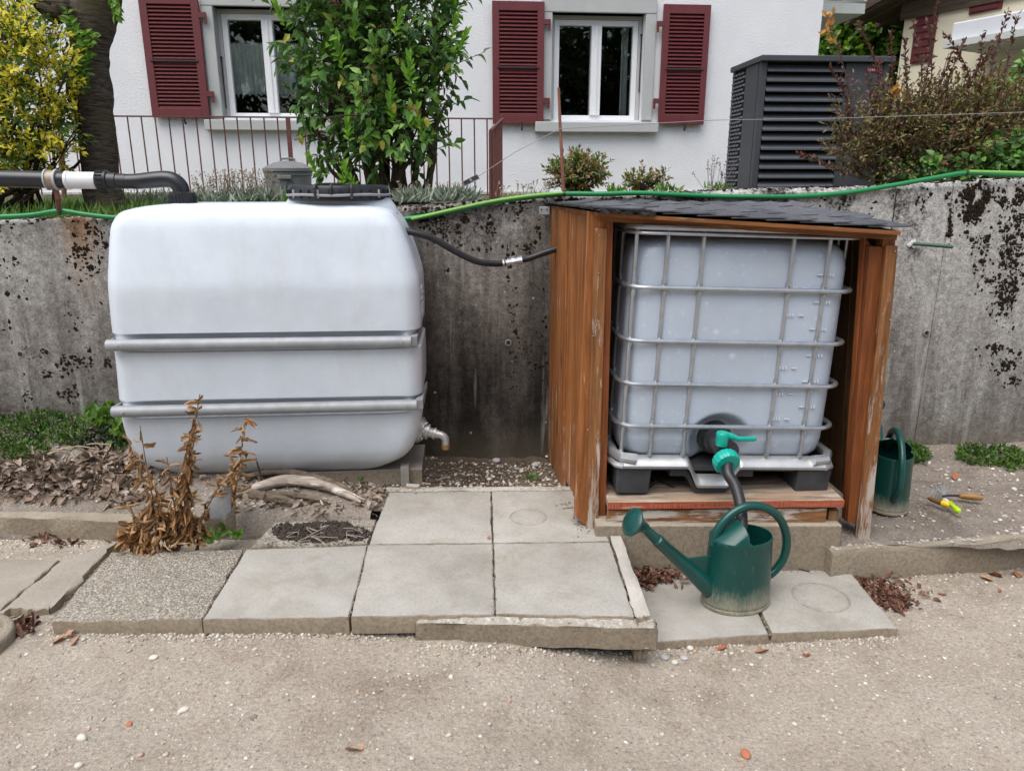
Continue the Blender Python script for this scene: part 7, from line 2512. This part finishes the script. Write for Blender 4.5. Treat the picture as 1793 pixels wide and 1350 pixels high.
def litter(name, label, spots, f, mat, s0, s1, meshes, h=.02, flat=.5):
    P, S = [], []
    for u, v, ru, rv, n in spots:
        for i in range(n):
            a = rl_.random() * 6.28; q = rl_.random() ** .55
            p = on_soil(u + ru * q * math.cos(a), v + rv * q * math.sin(a), f)
            P.append(tuple(p + Vector((0, 0, .004 + h * rl_.random() * (1 - q * .6))))); S.append(s0 + (s1 - s0) * rl_.random())
    V, F = scatter(meshes, rl_, np.array(P), np.array(S), flat)
    return tag(tri_mesh(name, V, F, mat, smooth=True), label, 'leaves', kind='stuff')


litter('leaf_litter', 'pale brown crumpled leaf litter on the left bed behind the kerb', [(120, 845, 115, 34, 420), (60, 825, 80, 26, 190), (190, 830, 62, 40, 280), (40, 855, 95, 22, 170), (215, 870, 40, 18, 120), (-60, 850, 70, 25, 110)], soil_l, m_lit, .025, .075, lmeshes, .028, .4)
litter('leaf_litter', 'brown leaf litter under and beside the white tank', [(460, 845, 90, 14, 60), (560, 850, 70, 14, 70), (640, 870, 40, 25, 80), (300, 840, 60, 14, 40), (440, 880, 60, 18, 50), (540, 890, 70, 12, 60)], soil_l, m_lit, .02, .05, lmeshes, .015, .5)
litter('leaf_litter', 'sparse dead leaves on the dark soil between tank and shelter', [(800, 835, 90, 14, 46), (930, 825, 60, 16, 40), (740, 845, 40, 8, 20)], soil_l, m_lit, .012, .03, lmeshes, .005, .4)
zero = lambda x, y: np.asarray(x) * 0 + .003
litter('red_leaf_pile', 'heap of dry red leaves between the side edging and the concrete step', [(1150, 1008, 42, 13, 190), (1128, 1022, 18, 10, 60), (1180, 1018, 26, 8, 14)], zero, m_redlit, .014, .045, lmeshes, .02, .5)
litter('red_leaf_pile', 'spilled heap of dry red leaves beside the low slab with the ring stain', [(1535, 1035, 54, 24, 240), (1565, 1055, 36, 18, 130), (1500, 1015, 24, 10, 50), (1600, 1040, 40, 30, 26)], gz, m_redlit, .012, .045, lmeshes, .018, .5)
litter('red_leaf_pile', 'small heap of dark red leaves beside the round concrete base', [(42, 1098, 22, 18, 44)], gz, m_redlit, .03, .06, lmeshes, .015, .5)
litter('red_leaf_pile', 'scattered red and pale leaves on the sand before the left kerb', [(95, 950, 60, 8, 30), (215, 955, 20, 10, 26), (235, 965, 20, 10, 20)], lambda x, y: gz(x, y) + .03 * sstep(-1.5, -1.4, x), m_redlit, .025, .06, lmeshes, .01, .5)
litter('root_scraps', 'small scraps on the shelter slab corner', [(1015, 905, 18, 14, 26), (985, 880, 14, 6, 12)], lambda x, y: x * 0 + .163, m_lit, .006, .018, flatm, .002, .2)
# single leaves lying on the sand
m_sl = LEAF('single_fallen_leaf', [(.26, .09, .045), (.36, .16, .09), (.2, .06, .04), (.42, .24, .15)], rough=.7, trans=.05, src='object', spec=.2)
sm_ = [curl_leaf_mesh('fallen_leaf', rl_, 1.0, .34, .38, m_sl) for _ in range(4)]
for u, v, s, lab in ((1271, 1131, .05, 'orange brown leaf at the front edge of the low slab'), (1322, 1142, .055, 'pinkish brown leaf lying on the sand left of the slab joint'), (1411, 1151, .032, 'small dark leaf standing on the sand below the slab joint'), (1184, 1136, .04, 'dark red leaf by the right end of the low kerb'),
                     (635, 1314, .065, 'red brown curled leaf on the sand at the bottom of the photo'), (1752, 1037, .055, 'red leaf on the sand near the right border, below two others'), (1755, 1012, .06, 'pale orange leaf on the sand close to the right kerb'), (1783, 1012, .05, 'red leaf at the right border beside the kerb'), (92, 1127, .07, 'dark curled leaf on the sand below the pebble slab'),
                     (132, 1118, .05, 'brown curled leaf on the sand under the pebble slab corner'), (558, 1106, .045, 'dark red crumpled leaf against the smooth slab front'), (360, 1114, .04, 'thin pinkish leaf on the sand under the slab joint'), (1657, 1043, .035, 'small brown leaf on the sand right of the red leaf heap'), (858, 943, .022, 'tiny reddish leaf caught in the joint of the landing'), (1738, 1018, .05, 'narrow brown leaf on the sand left of the pale orange leaf')):
    p = gpt(u, v)
    if u == 858: p = PZ(u, v, .165)
    o = bpy.data.objects.new('fallen_leaf', sm_[int(u) % 4]); C.objects.link(o)
    o.location = p + Vector((0, 0, .004)); o.scale = (s, s, s); o.rotation_euler = (rl_.normal() * .3, rl_.normal() * .2, rl_.random() * 6.28)
    tag(o, lab, 'leaf', 'single leaves fallen on the sand')
p = on_soil(1671, 841, soil_r); o = bpy.data.objects.new('fallen_leaf', sm_[1]); C.objects.link(o); o.location = p + Vector((0, 0, .006)); o.scale = (.06,) * 3; o.rotation_euler = (.2, -.3, 1.0)
tag(o, 'orange leaf lying alone on the soil above the garden tools', 'leaf', 'single leaves fallen on the sand')

# ---- branches, stones and sticks under the tank
m_drift = WOOD('grey_driftwood', (.16, .12, .09), (.42, .36, .3), 'x', worn=(.55, .5, .44), wpos=(.5, .6))
m_dbark = barkmat('branch_bark', (.09, .065, .045), (.24, .19, .145), 25)


def branch(name, label, pts, rad, mat, seed):
    r = np.random.default_rng(seed)
    Q = spline([on_soil(u, v, soil_l) + Vector((0, 0, h)) for u, v, h in pts], 8)
    R_ = np.interp(np.linspace(0, len(rad) - 1, len(Q)), range(len(rad)), rad)
    rg = []
    for i, p in enumerate(Q):
        T = (Q[min(i + 1, len(Q) - 1)] - Q[max(i - 1, 0)]).normalized()
        X = T.cross(Vector((0, 0, 1))).normalized(); Y = X.cross(T)
        rg.append([p + (X * math.cos(a) + Y * math.sin(a)) * (R_[i] * (1 + .3 * float(fbm(math.cos(a) * 1.3 + seed, math.sin(a) * 1.3 + i * .09, seed, 3)))) for a in np.linspace(0, 2 * math.pi, 14, endpoint=False)])
    base = Q[len(Q) // 2]
    o = MB().rings(rg).build(name, mat, smooth=True, fix=True)
    o.data.transform(Matrix.Translation(-base)); o.location = base
    return tag(o, label, 'branch')


branch('dead_branch', 'pale bleached dead branch curving below the white tank', [(442, 862, .02), (500, 852, .03), (560, 858, .03), (605, 872, .02), (632, 882, .008)], [.02, .028, .026, .018, .007], m_drift, 3)
branch('dead_branch', 'grey barked branch lying over the pale one at the tank foot', [(430, 845, .03), (490, 840, .045), (545, 850, .05), (600, 865, .035), (622, 873, .02)], [.012, .018, .016, .014, .008], m_dbark, 4)
branch('dead_branch', 'short broken brown branch in front of the pale branch', [(440, 868, .01), (490, 880, .014), (528, 888, .01)], [.022, .024, .016], m_dbark, 5)
branch('dead_branch', 'flat bleached wood piece behind the withered plant', [(200, 872, .01), (240, 868, .02), (285, 872, .01)], [.012, .022, .012], m_drift, 6)
mb = MB(); p = PZ(383, 932, .155)
P_ = lambda x, y, z: p + Vector((x, y, z))
mb.hexa([P_(-.055, -.01, -.02), P_(.04, -.02, -.02), P_(.06, .05, -.02), P_(-.05, .06, -.02)], [P_(-.05, 0, .06), P_(.035, -.01, .07), P_(.062, .06, .1), P_(-.05, .07, .08)])
tag(mb.build('stone_block', m_kerb, bevel=.006, fix=True), 'rough brown stone block under the grey stone wedge', 'stone')
mb = MB(); mb.hexa([P_(-.075, .0, .055), P_(.03, -.012, .062), P_(.055, .03, .085), P_(-.05, .045, .08)], [P_(-.045, .03, .16), P_(.03, .025, .2), P_(.06, .055, .19), P_(-.02, .065, .165)])
tag(mb.build('stone_wedge', MAT('blue_grey_stone', (.22, .22, .225), (.38, .38, .38), 14, .9, .5, 60, dirt=(.15, .13, .11)), bevel=.008, fix=True), 'pale blue grey stone wedge beside the withered plant', 'stone')
mb = MB(); a = on_soil(462, 855, soil_l); mb.tube([a, a + Vector((-.012, -.01, .11)), a + Vector((-.02, -.01, .16))], [.006, .005, .003], 6)
tag(mb.build('black_peg', m_blk2, smooth=True), 'thin black peg standing in the soil before the tank', 'peg')
# heap of black soil on the small pebble slab
P, S = [], []
for u, v, ru, rv, n in ((550, 932, 70, 17, 900), (500, 930, 24, 14, 160), (620, 935, 30, 12, 200), (580, 922, 40, 9, 200)):
    for i in range(n):
        a = rl_.random() * 6.28; q = rl_.random() ** .7
        p = PZ(u + ru * q * math.cos(a), v + rv * q * math.sin(a), .155)
        P.append(tuple(p + Vector((0, 0, .022 * (1 - q) * rl_.random())))); S.append(.003 + .009 * rl_.random() ** 2)
V, F = pebbles(rl_, np.array(P), np.array(S), .8)
tag(tri_mesh('potting_soil', V, F, MAT('black_earth', (.018, .013, .01), (.06, .045, .034), 60, .98)), 'crumbly black soil heaped on the small pebble slab', 'soil', kind='stuff')
mb = MB()
for i in range(14):
    p = PZ(500 + rl_.random() * 140, 918 + rl_.random() * 30, .17)
    mb.tube(spline([p, p + Vector((rl_.normal() * .03, rl_.normal() * .02, .01)), p + Vector((rl_.normal() * .06, rl_.normal() * .04, -.002))], 4), .0012, 4)
tag(mb.build('root_threads', MAT('root', (.35, .3, .24)), smooth=True), 'thin pale roots lying over the black soil', 'roots', kind='stuff')
mb = MB(); p = PZ(1380, 996, .006)
mb.tube(spline([p, p + Vector((.04, -.003, .004)), p + Vector((.085, -.02, 0))], 5), .003, 5); tag(mb.build('twig', m_blk2), 'thin dark twig on the low slab right of the can', 'twig')
mb = MB(); p = PZ(985, 890, .164); mb.tube([p, p + Vector((.05, .012, .003))], .003, 5); tag(mb.build('twig', m_drift), 'pale short stick at the foot of the wooden side wall', 'twig')
mb = MB()
for i in range(5):
    p = on_soil(50 + i * 25, 800 - i * 4, soil_l) + Vector((0, 0, .015))
    mb.tube(spline([p, p + Vector((.06, rl_.normal() * .02, .012)), p + Vector((.13, rl_.normal() * .03, 0))], 4), .003, 5)
tag(mb.build('dry_vines', MAT('dry_vine', (.36, .28, .19)), smooth=True), 'dry pale vine stems on the left bed', 'stems', kind='stuff')

branch('dead_branch', 'thin silvery twiggy branch lying furthest right at the tank foot', [(545, 862, .04), (590, 866, .035), (640, 880, .012)], [.009, .011, .005], m_drift, 8)
branch('dead_branch', 'dark forked branch end under the pale branch', [(470, 866, .006), (520, 872, .012), (575, 880, .006)], [.014, .016, .008], m_dbark, 9)
m_grav = LEAF('gravel_stone', [(.2, .165, .13), (.3, .26, .21), (.42, .37, .31), (.36, .31, .25), (.27, .24, .21), (.55, .5, .43), (.35, .29, .22), (.68, .65, .6), (.45, .39, .32), (.6, .55, .47)], rough=.9, trans=0, spec=.2)
# earth and moss in the joints and along the foot of the slabs
P, S = [], []
for (u0, v0, u1, v1, z, n, w) in ((613, 1078, 644, 953, .156, 260, 2.5), (865, 1074, 861, 858, .158, 420, 2.0), (645, 952, 1068, 947, .157, 240, 1.5), (354, 1082, 430, 960, .15, 300, 3.5), (90, 1088, 200, 962, .11, 400, 6), (440, 957, 650, 909, .14, 10, 2), (681, 860, 1015, 856, .162, 260, 4), (1348, 1108, 1295, 997, -.01, 200, 3),
                               (1085, 1004, 1460, 999, .002, 320, 4), (3, 1064, 104, 982, .11, 200, 4), (1006, 905, 1030, 926, .163, 90, 9), (1064, 930, 1112, 1080, .158, 160, 2), (455, 953, 640, 951, .156, 160, 4), (660, 910, 681, 860, .15, 160, 6)):
    for i in range(n):
        t = rl_.random()
        p = PZ(u0 + (u1 - u0) * t + rl_.normal() * w, v0 + (v1 - v0) * t + rl_.normal() * w * .6, z)
        P.append(tuple(p)); S.append(.0012 + .0045 * rl_.random() ** 3)
V, F = pebbles(rl_, np.array(P), np.array(S), .6)
tag(tri_mesh('joint_earth', V, F, m_soil, smooth=True), 'dark earth and crumbs in the joints between the slabs', 'earth', kind='stuff')
P, S = [], []
for (u0, v0, u1, v1, n) in ((85, 1102, 352, 1104, 700), (352, 1106, 612, 1100, 800), (612, 1102, 728, 1098, 500), (728, 1125, 1110, 1142, 700), (1150, 1128, 1345, 1122, 500), (1345, 1122, 1572, 1112, 500), (1460, 1008, 1793, 985, 700), (0, 945, 235, 945, 400)):
    for i in range(n):
        t = rl_.random()
        p = gpt(u0 + (u1 - u0) * t, v0 + (v1 - v0) * t + abs(rl_.normal()) * 9)
        s = .0015 + .0065 * rl_.random() ** 3
        P.append((p.x, p.y, p.z + s * .2)); S.append(s)
V, F = pebbles(rl_, np.array(P), np.array(S), .65)
tag(tri_mesh('edge_gravel', V, F, m_grav, smooth=True), 'grit washed up along the foot of the slabs and kerbs', 'gravel', kind='stuff')

# ---- stones in the sand
n = 17000
gx = rl_.uniform(-2.2, 2.3, n); gy = 1.25 + 1.75 * rl_.random(n) ** .8
dens = fbm(gx * 1.5, gy * 2.2, 71, 3)
keep = rl_.random(n) < .34 + 2.2 * dens
gx, gy = gx[keep], gy[keep]; n = len(gx)
sz = .0012 + .006 * rl_.random(n) ** 3.6 + (rl_.random(n) < .035) * .009 * rl_.random(n) ** 1.5
V, F = pebbles(rl_, np.stack([gx, gy, gz(gx, gy) - sz * .05], 1), sz, .55)
tag(tri_mesh('gravel', V, F, m_grav, smooth=True), 'small pale stones and grit bedded in the sand path', 'gravel', kind='stuff')
n = 1000
gx = rl_.uniform(-2.2, 2.3, n); gy = 1.3 + 1.55 * rl_.random(n)
sz = .0035 + .0065 * rl_.random(n) ** 2.2
V, F = pebbles(rl_, np.stack([gx, gy, gz(gx, gy) + sz * .22], 1), sz, .55)
m_peb = LEAF('path_pebble', [(.5, .46, .39), (.36, .33, .28), (.6, .57, .5), (.45, .36, .24), (.3, .29, .28), (.55, .5, .42), (.42, .28, .18), (.66, .64, .6)], rough=.85, trans=0, spec=.25)
tag(tri_mesh('gravel', V, F, m_peb, smooth=True), 'cream and tan pebbles pressed into the sand path', 'gravel', kind='stuff')
n = 11000
gx = rl_.uniform(-2.2, 2.3, n); gy = 1.25 + 1.75 * rl_.random(n)
sz = .0014 + .0065 * rl_.random(n) ** 3
V, F = pebbles(rl_, np.stack([gx, gy, gz(gx, gy) - sz * .2], 1), sz, .45)
tag(tri_mesh('sand_clods', V, F, m_sand, smooth=True), 'small crumbs of sand on the path', 'sand', kind='stuff')
for f, x0, x1, y0, y1, n in ((soil_r, 1.25, 3.0, 2.95, 4.1, 1300), (soil_l, -3, -.6, 3.1, 3.75, 1100), (soil_l, -.6, .3, 3.35, 3.85, 1200)):
    gx = rl_.uniform(x0, x1, n); gy = rl_.uniform(y0, y1, n); sz = .002 + .011 * rl_.random(n) ** 3.5
    V, F = pebbles(rl_, np.stack([gx, gy, f(gx, gy) + sz * .2], 1), sz, .65)
    tag(tri_mesh('bed_gravel', V, F, m_grav, smooth=True), {0: 'stones and crumbs in the soil bed'}.get(0), 'gravel', kind='stuff')
# larger stones one could pick up
m_stone_w = MAT('white_stone', (.5, .47, .4), (.6, .57, .5), 20, .8, .2, 90)
m_stone_g = MAT('grey_stone', (.3, .3, .3), (.42, .42, .42), 20, .8, .2, 90)
m_stone_r = MAT('terracotta_chip', (.36, .12, .06), (.42, .17, .09), 20, .85, .2, 90)
for u, v, s, mt, lab in ((144, 1293, .0155, m_stone_w, 'flat round cream pebble in the sand at the lower left'), (138, 1342, .013, m_stone_w, 'white angular stone at the bottom border of the photo'), (321, 1244, .0125, m_stone_w, 'white pebble left of the small blue chip'), (268, 1152, .012, m_stone_w, 'pale flat pebble below the pebble slab'), (1306, 1321, .015, m_stone_r, 'terracotta chip in the sand at the bottom right'),
                         (226, 1268, .009, m_stone_r, 'small red brick crumb in the sand'), (1163, 1152, .015, m_stone_g, 'grey pebble next to the kerb support'), (1182, 1161, .016, m_stone_w, 'white pebble in the little group beside the kerb support'), (1197, 1153, .013, m_stone_g, 'pale grey pebble standing on edge beside the white one'), (1208, 1136, .012, m_stone_w, 'cream pebble between leaf and slab edge'),
                         (1560, 1068, .012, m_stone_w, 'white pebble at the foot of the red leaf heap'), (870, 808, .022, m_stone_g, 'round grey stone at the wall foot behind the landing'), (857, 840, .014, m_stone_w, 'flat white stone on the dark soil behind the landing'), (960, 800, .016, m_stone_w, 'pale stone at the wall foot beside the shelter'), (938, 815, .022, m_stone_g, 'dull brown stone near the wooden side wall'),
                         (934, 1083, .013, m_stone_w, 'x')):
    if lab == 'x': continue
    f = soil_l if v < 900 else gz
    p = on_soil(u, v, f)
    r = np.random.default_rng(int(u * 7 + v))
    mb = MB()
    V, F = pebbles(r, np.array([[0, 0, 0]]), np.array([s * 1.45]), .55)
    o = tri_mesh('pebble', V, F, mt, smooth=True); o.location = p + Vector((0, 0, s * .25))
    sb = o.modifiers.new('sub', 'SUBSURF'); sb.levels = 2; sb.render_levels = 2
    tag(o, lab, 'stone')
